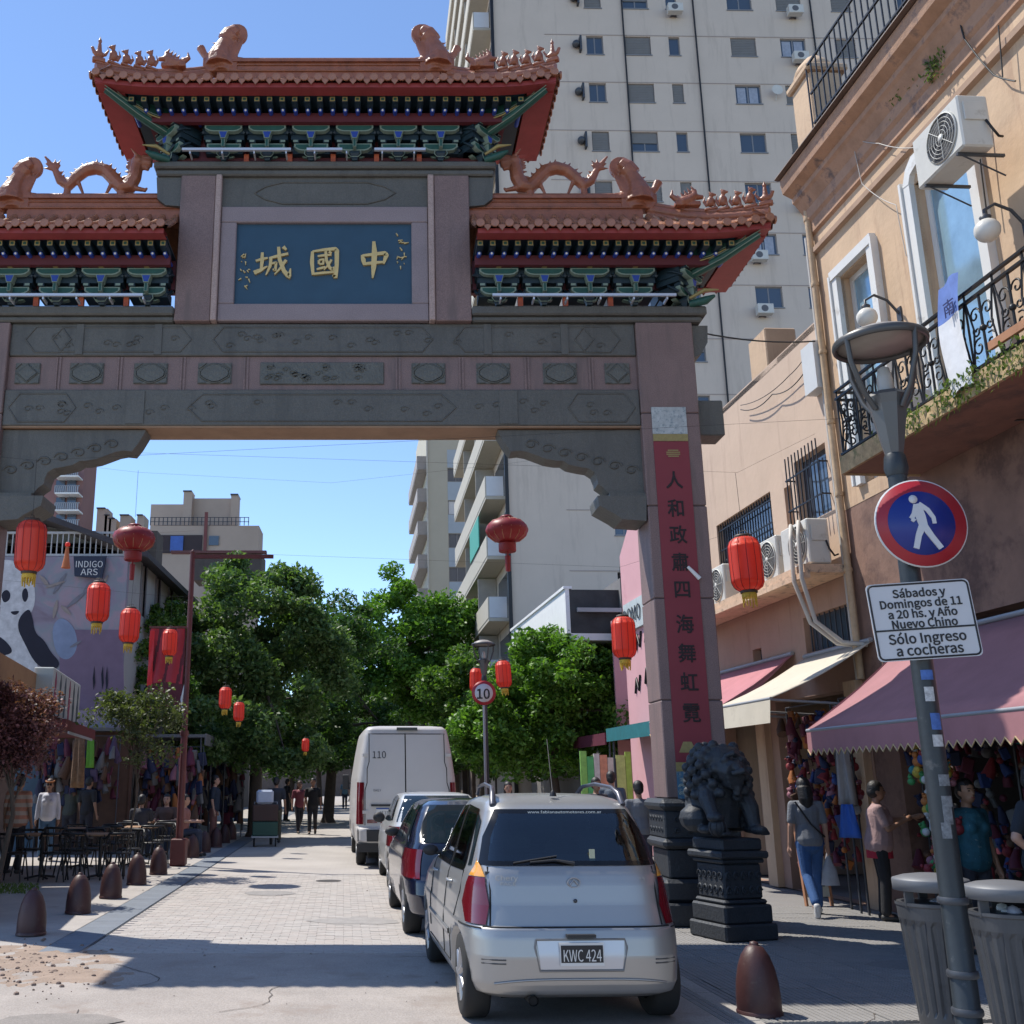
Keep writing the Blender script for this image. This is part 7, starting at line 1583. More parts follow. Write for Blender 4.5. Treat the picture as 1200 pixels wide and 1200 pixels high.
c = Vector((3.345, 6.33, 2.61)); psg = thing('parking_plate', 'white plate reading Sabados y Domingos de 11 a 20 hs under the round sign', 'road sign', c, R(-3)); psg.rotation_euler.y = R(-3.5)
m = MB(); P = []
for cx_, cz_, a0 in ((.285, .21, 0), (-.285, .21, 90), (-.285, -.21, 180), (.285, -.21, 270)): P += [(cx_+.03*math.cos(R(a0+t)), cz_+.03*math.sin(R(a0+t))) for t in (0, 30, 60, 90)]
m.prism(P[::-1], 0, .006); m.build('plate', [s_white], psg)
m = MB(); m.tube([(a*.965, -.001, b*.955) for a, b in P+[P[0]]], .006, 4); m.box(-.30, .30, -.003, 0, -.058, -.047); m.build('border', [pblk], psg)
for i, (s_, z, sz) in enumerate((('Sábados y', .176, .068), ('Domingos de 11', .112, .068), ('a 20 hs. y Año', .048, .068), ('Nuevo Chino', -.014, .068), ('Sólo Ingreso', -.103, .082), ('a cocheras', -.176, .082))):
    text(s_, sz, pblk, psg, (0, -.003, z), name='sign_lettering', ext=.0004, bev=.0007, sx=1.02)
# far lamp posts and the speed sign
l2 = lamp_post('grey lamp post standing behind the parked cars with the speed limit sign', (atY(570, 900, 26.2).x, 26.2, 0), atY(570, 773, 26.2).z-.40)
l3 = lamp_post('distant lamp post with its head just above the white van', (atY(497, 900, 52).x, 52, 0), atY(497, 825, 52).z-.8)
p = atY(567, 812, 25.9); s10 = thing('speed_limit_sign', 'round red rimmed speed limit sign on the post behind the cars', 'road sign', p); disc(.30, 0, .01).build('red_ring', [s_red], s10); disc(.225, -.004, .0).build('white_disc', [s_white], s10); text('10', .33, pblk, s10, (-.02, -.008, 0), name='sign_lettering', bev=.002)
m = MB(); m.tube([(0, .06, -p.z), (0, .06, .3)], .03, 8); m.build('post', [steel], s10)
# bins ---------------------------------------------------------------------
binm = mat('grey_bin_metal', (.085, .088, .095), .45, .4, var=.15, scale=5, stain=(.06, .06, .065), sscale=6, sthr=.58); lidm = mat('bin_lid_metal', (.15, .155, .165), .55, .3, var=.1, scale=6)
def bin_(label, x, y):
    t = thing('litter_bin', label, 'litter bin', (x, y, 0), 0, 'litter bins beside the lamp post')
    m = MB(); n = 60; rows = []
    for z, r in ((.02, .175), (.10, .180), (.14, .183), (.68, .225), (.72, .232), (.80, .238), (.81, .245), (.83, .245)):
        rows.append([((r-(.014 if (k % 3 == 1 and .12 < z < .70) else 0))*math.cos(2*math.pi*k/n), (r-(.014 if (k % 3 == 1 and .12 < z < .70) else 0))*math.sin(2*math.pi*k/n), z) for k in range(n+1)])
    m.grid(rows, smooth=False); m.lathe([(.235, .83), (.165, .2)], 32, smooth=True); m.lathe([(.001, .2), (.165, .2)], 24); m.build('drum', [binm], t)
    m = MB()
    for k in range(3): a = R(200+k*120); m.box(.215*math.cos(a)-.03, .215*math.cos(a)+.03, .215*math.sin(a)-.012, .215*math.sin(a)+.012, .80, .95)
    m.build('lid_bracket', [binm], t)
    m = MB(); m.lathe([(.245, .905), (.250, .907), (.250, .975), (.244, .985), (.18, 1.005), (.09, 1.018), (.001, 1.022)], 36); m.lathe([(.245, .905), (.001, .91)], 36); m.build('lid', [lidm], t)
    m = MB(); 
    for k in range(14): a, r = rnd.uniform(0, 6.3), rnd.random()*.17; m.ball((r*math.cos(a), r*math.sin(a), .76+rnd.random()*.08), rnd.uniform(.03, .06), 6, 4, k % 2, sz=rnd.uniform(.5, 1))
    m.build('rubbish', [white_p, mat('crumpled_pale_bag', (.35, .36, .42), .6, var=.2)], t, kind='stuff'); return t
bin_('grey ribbed litter bin behind the lamp post, on its left', 3.87, 7.7); bin_('larger looking grey ribbed litter bin right of the lamp post, nearer the camera', 4.08, 7.15)
# red pole with hanging banners ----------------------------------------------
rp_m = mat('oxblood_pole_paint', (.12, .025, .022), .5, var=.2, scale=5, stain=(.22, .16, .14), sscale=14, sthr=.62)
X0, Y0 = -4.09, 21.9; zt = atY(219, 648, Y0).z; pt = thing('red_banner_pole', 'tall oxblood iron pole with bracket arms and square base beside the cafe tables', 'pole', (X0, Y0, 0))
m = MB(); m.lathe([(.075, .4), (.07, 2.6), (.058, 2.65), (.055, zt)], 12); m.lathe([(.085, 2.55), (.095, 2.6), (.085, 2.66)], 12); m.lathe([(.058, zt), (.07, zt+.02), (.001, zt+.08)], 12); m.build('pole', [rp_m], pt)
m = MB(); m.bbox(-.15, .15, -.15, .15, 0, .52, b=.02); m.build('base', [rp_m], pt)
m = MB(); z1, z2 = atY(200, 735, Y0).z, atY(200, 830, Y0).z
for z in (z1, z2): m.box(-.85, -.04, -.02, .02, z-.02, z+.02)
m.box(.04, 1.75, -.03, .03, zt-.12, zt-.04); m.build('arm', [rp_m], pt)
m = MB(); m.tube([(-.03, 0, 3.0), (-.09, 0, 3.3), (-.03, 0, 3.6)], .03, 6); m.build('sticker_wrap', [white_p], pt)
rb = thing('red_cloth_banner', 'draped bright red cloth over a maroon panel hung from the pole arms', 'banner', (X0-.45, Y0, z2)); W2 = .38
m = MB(); m.box(-W2, W2, -.012, .012, .02, z1-z2-.03); m.build('panel', [mat('maroon_panel_cloth', (.10, .012, .022), .7, var=.15)], rb)
m = MB(); rows = [[(-W2*.95+W2*1.9*k/12, -.03-.03*math.sin(k*1.3+j*.5), (z1-z2)*(.98-.66*j/8)-.05*(abs(k-6)/6)*(j/8)) for k in range(13)] for j in range(9)]; m.grid(rows); o = m.build('drape', [mat('bright_red_cloth', (.36, .015, .03), .6, var=.2, scale=5)], rb)
m = MB(); rows = [[(-W2*.97+.10*k/4, -.07-.02*math.sin(k+j), (z1-z2)*(.95-.68*j/8)) for k in range(5)] for j in range(9)]; m.grid(rows); m.build('ribbon', [mat('scarlet_cloth', (.62, .02, .03), .6, var=.1)], rb)

# lanterns -------------------------------------------------------------------
def lmat(name, c, tr=.4):
    m = bpy.data.materials.new(name); m.use_nodes = True; nt = m.node_tree; N = nt.nodes; L = nt.links; p = N['Principled BSDF']; p.inputs['Base Color'].default_value = c+(1,); p.inputs['Roughness'].default_value = .45
    t = N.new('ShaderNodeBsdfTranslucent'); t.inputs[0].default_value = c+(1,); mx_ = N.new('ShaderNodeMixShader'); mx_.inputs[0].default_value = tr
    L.new(p.outputs[0], mx_.inputs[1]); L.new(t.outputs[0], mx_.inputs[2]); L.new(mx_.outputs[0], N['Material Output'].inputs[0]); return m
lred_ = lmat('lantern_red_silk', (.86, .095, .055), .45); ldark = lmat('lantern_dark_red_silk', (.30, .025, .028), .25); ltas = mat('lantern_gold_fringe', (.55, .36, .04), .7, var=.25, scale=20); lcap = mat('lantern_cap', (.05, .03, .02), .6)
def lantern_mesh():
    n = 36; H = .40; q = MB(); rows = []
    P = [(.115, H), (.16, H-.02), (.20, H-.06), (.222, H-.12)]+[(.228+.003*(i % 2), H-.12-(2*H-.24)*i/12) for i in range(13)]+[(.222, -H+.12), (.20, -H+.06), (.16, -H+.02), (.115, -H)]
    q.lathe(P[::-1], n, rib=.055); return q.mesh('silk_body', [lred_])
lb_me = lantern_mesh(); q = MB()
for k in range(12):
    a = 2*math.pi*(k+.5)/12; q.tube([(rr_*math.cos(a), rr_*math.sin(a), z_) for rr_, z_ in ((.13, .395), (.20, .345), (.229, .27), (.235, 0), (.229, -.27), (.20, -.345), (.13, -.395))], .0045, 4, 1)
q.m = q.m; q.lathe([(.12, .39), (.125, .41), (.12, .435), (.001, .437)], 16); q.lathe([(.12, -.435), (.125, -.41), (.12, -.39)], 16); q.tube([(-.1, 0, .43), (-.06, 0, .50), (.06, 0, .50), (.1, 0, .43)], .006, 4); lc_me = q.mesh('cap', [lcap, ldark])
q = MB(); q.lathe([(.10, -.43), (.11, -.46), (.105, -.50)], 14)
for k in range(14): a = 2*math.pi*k/14; q.tube([(.10*math.cos(a), .10*math.sin(a), -.46), (.09*math.cos(a), .09*math.sin(a), -.56-.04*(k % 3))], .012, 4)
lt_me = q.mesh('fringe', [ltas])
sau = MB(); n = 28
for j in range(1): sau.lathe([(.12, -.23), (.25, -.20), (.36, -.12), (.41, -.02), (.415, .03), (.38, .12), (.28, .20), (.12, .245)], n, rib=.05)
sau_me = sau.mesh('silk_body', [ldark]); q = MB(); q.lathe([(.13, .24), (.14, .27), (.10, .30), (.001, .305)], 14); q.lathe([(.17, -.26), (.17, -.40), (.16, -.42)], 18); q.lathe([(.165, -.26), (.13, -.22)], 18)
for k in range(14): a = 2*math.pi*k/14; q.tube([(.413*math.cos(a), .413*math.sin(a), .02), (.30*math.cos(a), .30*math.sin(a), .19), (.12*math.cos(a), .12*math.sin(a), .25)], .006, 4, 1); q.tube([(.413*math.cos(a), .413*math.sin(a), .02), (.37*math.cos(a), .37*math.sin(a), -.11), (.25*math.cos(a), .25*math.sin(a), -.205)], .006, 4, 1)
sc_me = q.mesh('frame', [ldark, mat('lantern_dull_gold', (.45, .22, .12), .6, var=.1)]); q = MB(); q.tube([(0, 0, -.42), (0, 0, -.52)], .02, 6); q.tube([(0, 0, -.5), (0, 0, -.80)], [.055, .045], 10); st_me = q.mesh('tassel', [ldark])
lwire = MB().tube([(0, 0, .45), (0, 0, 1.4)], .004, 4).mesh('hanging_wire', [cable_m])
def lantern(px, py, hpx, Y, label, kind='tube', grp='red tube lanterns strung over the street', tilt=0):
    p = atY(px, py, Y); t = thing('red_lantern', label, 'lantern', p, rnd.uniform(0, 3), grp)
    fw = Y*_c+(p.z-CAMH)*_s; size = hpx*fw/1210.
    if kind == 'tube': s_ = size/.80; ob('silk_body', lb_me, t); ob('cap', lc_me, t); ob('fringe', lt_me, t)
    else: s_ = size/.83; ob('silk_body', sau_me, t); ob('frame', sc_me, t); ob('tassel', st_me, t)
    o = ob('hanging_wire', lwire, t); t.scale = (s_,)*3; t.rotation_euler.x = 0; t.rotation_euler.y = tilt; return p, s_
LN = [(36, 640, 60, 12.45, 'large bright red tube lantern in front of the panda mural, highest on the left'), (115, 706, 46, 21.5, 'darker red tube lantern hanging against the lilac painted wall'), (152, 733, 40, 24.5, 'bright red tube lantern just left of the red cloth banner'), (199, 753, 31, 20.8, 'small red tube lantern overlapping the red cloth banner on the pole'), (264, 818, 25, 25, 'small red tube lantern against the trees, upper of the distant pair'), (280, 834, 22, 26.5, 'small red tube lantern against the trees, lower of the distant pair'), (358, 873, 15, 28.5, 'tiny red lantern in the dark trees at the end of the street'), (731, 747, 48, 18.2, 'red tube lantern in front of the pink wall left of the granite pier'), (874, 661, 64, 14.5, 'large red tube lantern in front of the ledge air conditioners'), (590, 790, 31, 24.6, 'small red tube lantern right of the speed limit sign'), (558, 797, 27, 26.6, 'small red tube lantern half hidden behind the speed limit sign')]
for a in LN:
    p, s_ = lantern(a[0], a[1], a[2], a[3], a[4], tilt=rnd.uniform(-.07, .07))
    Y = a[3]; zc = p.z+1.4*s_
    if Y < 23:
        xs = (-9.3, 7.2-.0536*Y) if True else 0
        P = [Vector((xs[0], Y, zc+.5)), Vector((p.x, Y, zc)), Vector((xs[1], Y, zc+.6))]; 
        if abs(xs[1]-p.x) > abs(xs[0]-p.x) and a[0] < 300: P = [P[0], P[1], Vector((X0+.0, Y0 if Y > 20 else Y, zc+.2))] if Y > 20 else P
        q = MB(); q.tube(P, .0018, 4); tag(q.build('lantern_cable', [cable_m]), ['thin cable carrying the large left lantern across the street', 'thin cable carrying the darker lantern by the lilac wall', 'thin cable carrying the lantern left of the cloth banner', 'thin cable carrying the lantern over the pole banner', '', '', '', 'thin cable carrying the lantern by the pink wall', 'thin cable carrying the lantern before the ledge', '', ''][LN.index(a)] or 'thin lantern cable', 'cable')
p1, _ = lantern(157, 632, 50, 19.7, 'dark red ribbed saucer lantern over the shop sign on the left', 'saucer', 'dark red saucer lanterns'); p2, _ = lantern(594, 622, 50, 19.7, 'dark red ribbed saucer lantern in front of the grey tower', 'saucer', 'dark red saucer lanterns')
q = MB(); q.tube([(-9.3, 19.7, p1.z+1.9), p1+Vector((0, 0, 1.37)), (-1, 19.7, p1.z+1.15), p2+Vector((0, 0, 1.37)), (6.2, 19.7, p2.z+1.9)], .0018, 4); tag(q.build('lantern_cable', [cable_m]), 'long thin cable carrying both dark saucer lanterns over the street', 'cable')
for (px, py, Y, lab) in ((78, 654, 22, 'loose orange paper tassel hanging alone beside the left lantern'),): 
    p = atY(px, py, Y); t = thing('paper_tassel', lab, 'tassel', p); m = MB(); m.tube([(0, 0, .28), (0, 0, 0), (0, 0, -.22)], [.03, .06, .10], 8); m.build('tassel', [mat('orange_tassel', (.5, .15, .05), .7, var=.2)], t); m = MB(); m.ball((0, 0, .3), .06, 8, 6); m.build('knot', [lred_], t)
# cafe furniture --------------------------------------------------------------
wood = mat('cafe_table_wood', (.30, .17, .09), .6, var=.25, scale=5)
def chair0(label, x, y, rz):
    t = thing('cafe_chair', label, 'chair', (x, y, 0), rz, 'black tub chairs of the pavement cafe')
    m = MB(); m.lathe([(.001, .44), (.21, .44), (.225, .455), (.21, .47), (.001, .475)], 16); m.build('seat', [black_m], t)
    m = MB(); A = np.linspace(R(-20), R(200), 16); 
    m.tube([(.27*math.cos(a), .25*math.sin(a), .78 if 25 < math.degrees(a) < 155 else .70) for a in A], .022, 6); m.build('back_hoop', [black_m], t)
    for k in range(7): a = R(10+160*k/6); m = MB(); m.tube([(.21*math.cos(a), .20*math.sin(a), .46), (.265*math.cos(a), .245*math.sin(a), .76)], .010, 5); m.build('spindle', [black_m], t)
    for sx in (-1, 1):
        for sy in (-1, 1): m = MB(); m.tube([(sx*.15, sy*.15, .45), (sx*.21, sy*.21, 0)], .014, 5); m.build('leg', [black_m], t)
    return t
def table0(label, x, y):
    t = thing('cafe_table', label, 'table', (x, y, 0), rnd.uniform(-.1, .1), 'small wooden topped cafe tables')
    m = MB(); m.bbox(-.36, .36, -.36, .36, .72, .75, b=.008); m.build('table_top', [wood], t)
    m = MB(); m.tube([(0, 0, .02), (0, 0, .72)], .03, 8); m.build('column', [black_m], t)
    m = MB(); 
    for k in range(4): a = k*math.pi/2+.78; m.tube([(0, 0, .06), (.28*math.cos(a), .28*math.sin(a), .02)], .018, 5)
    m.build('foot', [black_m], t); return t
tabs = [(-5.95, 19.0, 'near the striped shirt'), (-4.95, 19.1, 'nearest the kerb bollards'), (-5.9, 21.3, 'behind the first pair'), (-4.95, 22.0, 'just left of the red pole'), (-5.2, 24.6, 'in the shade beyond the red pole')]
wh = ['front left', 'back left', 'front right', 'back right']
c0 = tb0 = None
for i, (x, y, w_) in enumerate(tabs):
    lab = 'square wooden topped cafe table '+w_
    tb0 = table0(lab, x, y) if tb0 is None else tb0; tt = tb0 if i == 0 else dup(tb0, lab, (x, y, 0))
    for j, (dx, dy, rz) in enumerate(((-.30, -.55, R(180)), (.42, -.45, R(200)), (-.35, .58, 0), (.38, .55, R(-15)))):
        lab = 'black tub chair, %s of the cafe table %s' % (['near left', 'near right', 'far left', 'far right'][j], w_)
        if c0 is None: c0 = chair0(lab, x+dx, y+dy, rz); continue
        dup(c0, lab, (x+dx+rnd.uniform(-.05, .05), y+dy+rnd.uniform(-.05, .05), 0), rz+rnd.uniform(-.3, .3))
# trolley
tr_ = thing('market_trolley', 'laden hand trolley with crates and a pale bag pushed along the kerb', 'trolley', (-3.05, 28.3, 0), .1)
m = MB(); m.box(-.35, .35, -.3, .3, .22, .26); m.build('deck', [steel], tr_); m = MB(); m.bbox(-.33, .33, -.28, .28, .265, .62, b=.02); m.build('green_crate', [mat('dark_green_crate', (.02, .07, .05), .6)], tr_); m = MB(); m.bbox(-.33, .33, -.28, .28, .63, 1.05, b=.02); m.build('brown_box', [mat('dark_brown_box', (.06, .035, .03), .8)], tr_); m = MB(); m.bbox(-.25, .2, -.2, .2, 1.06, 1.42, b=.05); m.build('pale_bag', [mat('pale_blue_bag', (.4, .45, .55), .7, var=.15)], tr_)
for sx in (-1, 1):
    for sy in (-1, 1): m = MB(); m.lathe([(.001, -.02), (.10, -.02), (.10, .02), (.001, .02)], 14); m.v = [(c_ + sx*.28, a+sy*.22, b+.10) for a, b, c_ in m.v]; m.build('wheel', [rubber], tr_)
m = MB(); m.tube([(-.3, .3, .24), (-.3, .36, 1.1), (.3, .36, 1.1), (.3, .3, .24)], .018, 6); m.build('handle', [steel], tr_)
# left canopy shop, facing obliquely -------------------------------------------
CA = R(8.5); cs = thing('canopy_shop', 'low shop with ochre parapet and a maroon canopy at the left edge', 'building', (-5.95, 20.6, 0), CA)
m = MB(); m.box(-1.2, 0.0, -1.9, 2.6, 2.56, 2.62); m.box(-.02, .05, -1.9, 2.6, 2.52, 2.72); m.build('canopy', [mat('maroon_fascia', (0, 0, 0))], cs); m = MB(); m.box(.052, .08, -1.6, 1.9, 2.47, 2.515); m.build('pale_trim', [alum], cs)
m = MB(); m.box(-3.3, -3.1, -7, 2.6, 0, 3.3); m.box(-3.1, -1.2, -7, 2.6, 2.65, 2.75); m.build('wall', [brn], cs)
m = MB(); m.box(-1.4, -.5, -7, -1.95, 2.76, 3.5); m.build('parapet', [ochre], cs)
m = MB(); m.box(-3.05, -2.9, 2.3, 2.45, 0, 2.64); m.build('post', [brn], cs)
lbx = thing('painted_lightbox', 'long cream box sign painted with small dark standing figures above the maroon canopy', 'sign', cs.matrix_basis @ Vector((-.2, -.3, 2.76)), CA)
m = MB(); m.bbox(-.35, .0, -1.7, 1.9, 0, .86, b=.02); m.build('box', [mat('cream_box_face', (.40, .42, .40), .7, var=.1)], lbx)
for i in range(6):
    v = -1.45+.6*i; q = MB(); w = .13; P = [(v-w*.5, .05), (v-w, .32), (v-w*.5, .52), (v-w*.7, .62), (v, .80), (v+w*.7, .62), (v+w*.5, .52), (v+w, .32), (v+w*.5, .05)]; q.prism(P, .001, .008, axis='x'); q.build('painted_figure', [mat('figure_grey', (0, 0, 0)) if i % 3 else mat('figure_maroon', (0, 0, 0))], lbx)
# kiosk row in front of the mural
kx0, kx1 = -13, atY(150, 900, 26.4).x; kz = atY(100, 858, 26.4).z
kk = thing('timber_kiosk', 'dark timber kiosk front standing before the painted mural wall', 'building', ((kx0+kx1)/2, 26.4, 0)); KB = ((kx0+kx1)/2, 26.4, 0)
m = MB(); pierced(m, 'y', 26.4, kx0, kx1, 0, kz, [(-12, -10.3, 0, 2.3), (-9.9, -8.5, 0, 2.4), (-8.2, -6.95, 0, 2.4)], .2); m.box(kx0, kx1, 26.6, 26.9, 0, kz-.01); m.build('wall', [brn], kk, KB); m = MB(); m.box(kx0, kx1+.1, 25.7, 26.39, kz, kz+.08); m.build('canopy', [mat('grey_corrugated', (.12, .11, .10), .7, var=.3)], kk, KB)
m = MB(); a, b = atY(45, 870, 26.2), atY(75, 892, 26.2); m.box(a.x, b.x, 26.2, 26.26, b.z, a.z); m.build('brown_sign', [mat('brown_signboard', (.22, .10, .05), .7, var=.3, scale=4)], kk, KB); m = MB(); a, b = atY(20, 880, 26.2), atY(42, 960, 26.2); m.box(a.x, b.x, 26.21, 26.27, 0, a.z); m.build('blue_door', [mat('dull_blue_door', (.05, .09, .13), .7, var=.15)], kk, KB)
def xdisplay(label, x0, x1, y, z0, z1, n, cols, kinds=(2, 3)):
    t = thing('merchandise_rack', label, 'merchandise', ((x0+x1)/2, y, 0)); m = MB(); w = (x1-x0)/2; m.tube([(-w, 0, 0), (-w, 0, z1+.1), (w, 0, z1+.1), (w, 0, 0)], .015, 6); m.build('rack', [dark_m], t)
    for i in range(n): o = ob('garment', toy(rnd.choice(cols), rnd.choice(kinds)), t, (rnd.uniform(-w, w), rnd.gauss(0, .1), rnd.uniform(z0, z1))); o.rotation_euler = (rnd.uniform(-.3, .3), rnd.uniform(-.3, .3), rnd.uniform(0, 6.28)); s_ = rnd.uniform(.9, 1.9); o.scale = (s_*.8, s_*.8, s_)
xdisplay('rack of dark scarves and bags hanging under the kiosk canopy before the mural', -8.2, -6.3, 25.5, 1.3, 2.6, 100, ('brown', 'maroon', 'navy', 'purple', 'navy', 'brown', 'grey'))
xdisplay('second rack of dull clothes standing right of the kiosk by the thin olive tree', -6.2, -4.6, 27.4, .7, 2.4, 130, ('brown', 'maroon', 'navy', 'orange', 'grey', 'pink', 'navy', 'brown'))
xdisplay('rack of dark jackets in deep tree shade beyond the trolley', -5.9, -4.3, 33, .4, 2.5, 110, ('navy', 'brown', 'grey', 'navy', 'maroon'))
xdisplay('rack of pale and pink cloths in tree shade behind the red pole', -6.9, -5.3, 30.5, .9, 2.6, 110, ('brown', 'pink', 'grey', 'maroon', 'orange', 'brown', 'navy'))
for i, (x, y, w_, c_) in enumerate(((-5.6, 29.0, 2.8, 'grey'), (-5.6, 33.5, 3.4, 'maroon'), (-5.7, 39, 4, 'teal'), (6.4, 23.5, 3.5, 'teal'), (6.6, 29, 3.5, 'maroon'))):
    t = thing('shop_canopy', ['grey canopy over the goods in the left tree shade', 'maroon canopy beyond the trolley in the left shade', 'dull teal canopy farthest along the left shade', 'dull teal canopy behind the car and right trees', 'maroon canopy farther along under the right trees'][i], 'canopy', (x, y, 0), RZ); sg = -1 if x < 0 else 1
    m = MB(); a, b = sorted((-sg*.9, sg*1.6)); m.box(a, b, -w_/2, w_/2, 2.75, 2.83); m.box(*sorted((-sg*.9, -sg*.94)), -w_/2, w_/2, 2.55, 2.85); m.build('roof', [GC_[c_]], t)
    for yy in (-w_/2+.1, w_/2-.1): m = MB(); m.tube([(-sg*.8, yy, 0), (-sg*.8, yy, 2.75)], .03, 6); m.build('post', [dark_m], t)
    m = MB(); m.box(*sorted((sg*1.6, sg*1.7)), -w_/2-.5, w_/2+.5, 0, 3.2); m.build('back_wall', [mat('dim_shop_render', (0, 0, 0))], t)
# ================================================================ people
SK = [mat('skin_light', (.42, .24, .17), .55, var=.06), mat('skin_tan', (.30, .16, .10), .55, var=.06)]
hair_m = {'black': mat('hair_black', (.012, .010, .010), .5, var=.2, scale=30, bump=.4, bscale=60), 'brown': mat('hair_brown', (.06, .03, .02), .5, var=.25, scale=30, bump=.4, bscale=60)}
def cmat(n, c, **k): return mat('cloth_'+n, c, .85, var=k.get('var', .12), scale=k.get('scale', 8), bump=.3, bscale=40, stain=k.get('stain'), sscale=k.get('ss', 10), sthr=k.get('st', .5))
def capsule(q, a, b, ra, rb, n=10, fx=1.):
    a, b = Vector(a), Vector(b); d = (b-a).normalized(); pts = [a-d*ra*.8, a-d*ra*.45, a, a.lerp(b, .5), b, b+d*rb*.45, b+d*rb*.8]; q.tube(pts, [ra*.5, ra*.88, ra, (ra+rb)/2, rb, rb*.88, rb*.5], n, flat=fx, up=(0, 1, .01))
def person(label, x, y, rz, pose='stand', h=1.68, top=(.3, .3, .3), bottom=(.03, .03, .04), hair='black', long=False, skin=0, sleeve='short', legs='long', topn='shirt', botn='trousers', fine=.013, arms=None, seed=0, female=False, topmat=None, shoe=(.03, .03, .03), loose=0., z0=0.):
    """local frame: faces -Y. rz turns the figure."""
    r = random.Random(seed); s = h/1.70; t = thing('person', label, 'person', (x, y, z0), rz)
    hw = .085*s; shw = (.165 if female else .19)*s
    pz = .90*s
    if pose == 'walk': J = {'lh': (-hw, 0, pz), 'rh': (hw, 0, pz), 'lk': (-hw, -.14*s, .52*s), 'rk': (hw*.9, .03*s, .50*s), 'la': (-hw, -.20*s, .10*s), 'ra': (hw*.8, .32*s, .18*s)}
    elif pose == 'sit': pz = .52*s; J = {'lh': (-hw, 0, pz), 'rh': (hw, 0, pz), 'lk': (-hw*1.3, -.40*s, .52*s), 'rk': (hw*1.3, -.40*s, .52*s), 'la': (-hw*1.2, -.38*s, .09*s), 'ra': (hw*1.3, -.42*s, .09*s)}
    else: J = {'lh': (-hw, 0, pz), 'rh': (hw, 0, pz), 'lk': (-hw*1.15, -.02, .50*s), 'rk': (hw*1.25, -.03, .50*s), 'la': (-hw*1.2, .02, .09*s), 'ra': (hw*1.5, .01, .09*s)}
    dz = pz-.90*s; sh = 1.40*s+dz; nk = 1.47*s+dz; hd = 1.59*s+dz
    lean = -.03 if pose != 'sit' else -.06
    arms = arms or ('down', 'down')
    A = {}
    for sx, k, a in ((-1, 'l', arms[0]), (1, 'r', arms[1])):
        S0 = Vector((sx*shw, lean*.5, sh-.02))
        if a == 'down': E1 = S0+Vector((sx*.05, .01, -.27*s)); W1 = E1+Vector((sx*.02, -.06, -.25*s))
        elif a == 'back': E1 = S0+Vector((sx*.05, .10, -.25*s)); W1 = E1+Vector((sx*.02, .02, -.25*s))
        elif a == 'fwd': E1 = S0+Vector((sx*.05, -.10, -.24*s)); W1 = E1+Vector((-sx*.02, -.22, .0))
        elif a == 'phone': E1 = S0+Vector((sx*.04, -.08, -.25*s)); W1 = E1+Vector((-sx*.10, -.20, .10*s))
        elif a == 'reach': E1 = S0+Vector((sx*.04, -.20, -.15*s)); W1 = E1+Vector((0, -.24, .04))
        elif a == 'hip': E1 = S0+Vector((sx*.14, .03, -.24*s)); W1 = E1+Vector((-sx*.13, -.08, -.14*s))
        A[k] = (S0, E1, W1)
    q = MB()                                             # body: one surface
    capsule(q, (0, 0, pz+.03), (0, lean, pz+.25*s), .125*s, .115*s, 12, 1.15); capsule(q, (0, lean, pz+.25*s), (0, lean, sh-.08*s), .115*s, .135*s, 12, 1.2)
    capsule(q, (-shw*.8, lean*.6, sh-.03), (shw*.8, lean*.6, sh-.03), .065*s, .065*s); capsule(q, (0, lean*.6, sh), (0, lean*1.0, nk+.04*s), .055*s, .05*s)
    hy = lean-.015
    q.ball((0, hy, hd+.025*s), .092*s, 14, 10, sx=.86, sy=1.02, sz=1.18); q.ball((0, hy-.028*s, hd-.05*s), .062*s, 12, 8, sx=.95, sy=.95, sz=1.0); q.tube([(0, hy-.085*s, hd+.03*s), (0, hy-.108*s, hd-.012*s), (0, hy-.088*s, hd-.02*s)], [.009*s, .015*s, .01*s], 6)
    q.tube([(-.022*s, hy-.083*s, hd-.050*s), (0, hy-.092*s, hd-.048*s), (.022*s, hy-.083*s, hd-.050*s)], .008*s, 6)
    for sx in (-1, 1): q.ball((sx*.078*s, hy+.01, hd+.0), .022*s, 8, 6, sx=.5, sz=1.4)
    for k in 'lr':
        S0, E1, W1 = A[k]; capsule(q, S0, E1, .048*s, .038*s); capsule(q, E1, W1, .038*s, .026*s)
        d = (W1-E1).normalized(); side = d.cross(Vector((1 if k == 'r' else -1, .2, .1))).normalized(); nrm = d.cross(side).normalized(); pc = W1+d*.045*s; capsule(q, W1+d*.01, W1+d*.075*s, .026*s, .032*s, 8, 1.0)
        for f in range(4): o = side*((f-1.5)*.019*s); l = (.065, .078, .072, .055)[f]*s; b = W1+d*.085*s+o; q.tube([b, b+d*l*.5+nrm*.006, b+d*l*.9+nrm*.022*s], [.0095*s, .009*s, .007*s], 6)
        b = W1+d*.03*s-side*.03*s; q.tube([b, b-side*.028*s+d*.025*s, b-side*.032*s+d*.055*s], [.012*s, .011*s, .008*s], 6)
        H, K, An = (Vector(J[k+n]) for n in 'hka'); capsule(q, H, K, .082*s, .055*s); capsule(q, K, An, .056*s, .036*s); capsule(q, An, An+Vector((0, -.10*s, -.055*s)), .035*s, .03*s)
    me = remesh(q, fine, 1); me.materials.append(SK[skin]); ob('body', me, t)
    # face details
    m = MB()
    for sx in (-1, 1): m.ball((sx*.030*s, hy-.083*s, hd+.018*s), .011*s, 8, 6, sz=.7); m.tube([(sx*.015*s, hy-.093*s, hd+.040*s), (sx*.048*s, hy-.082*s, hd+.042*s)], .005*s, 4)
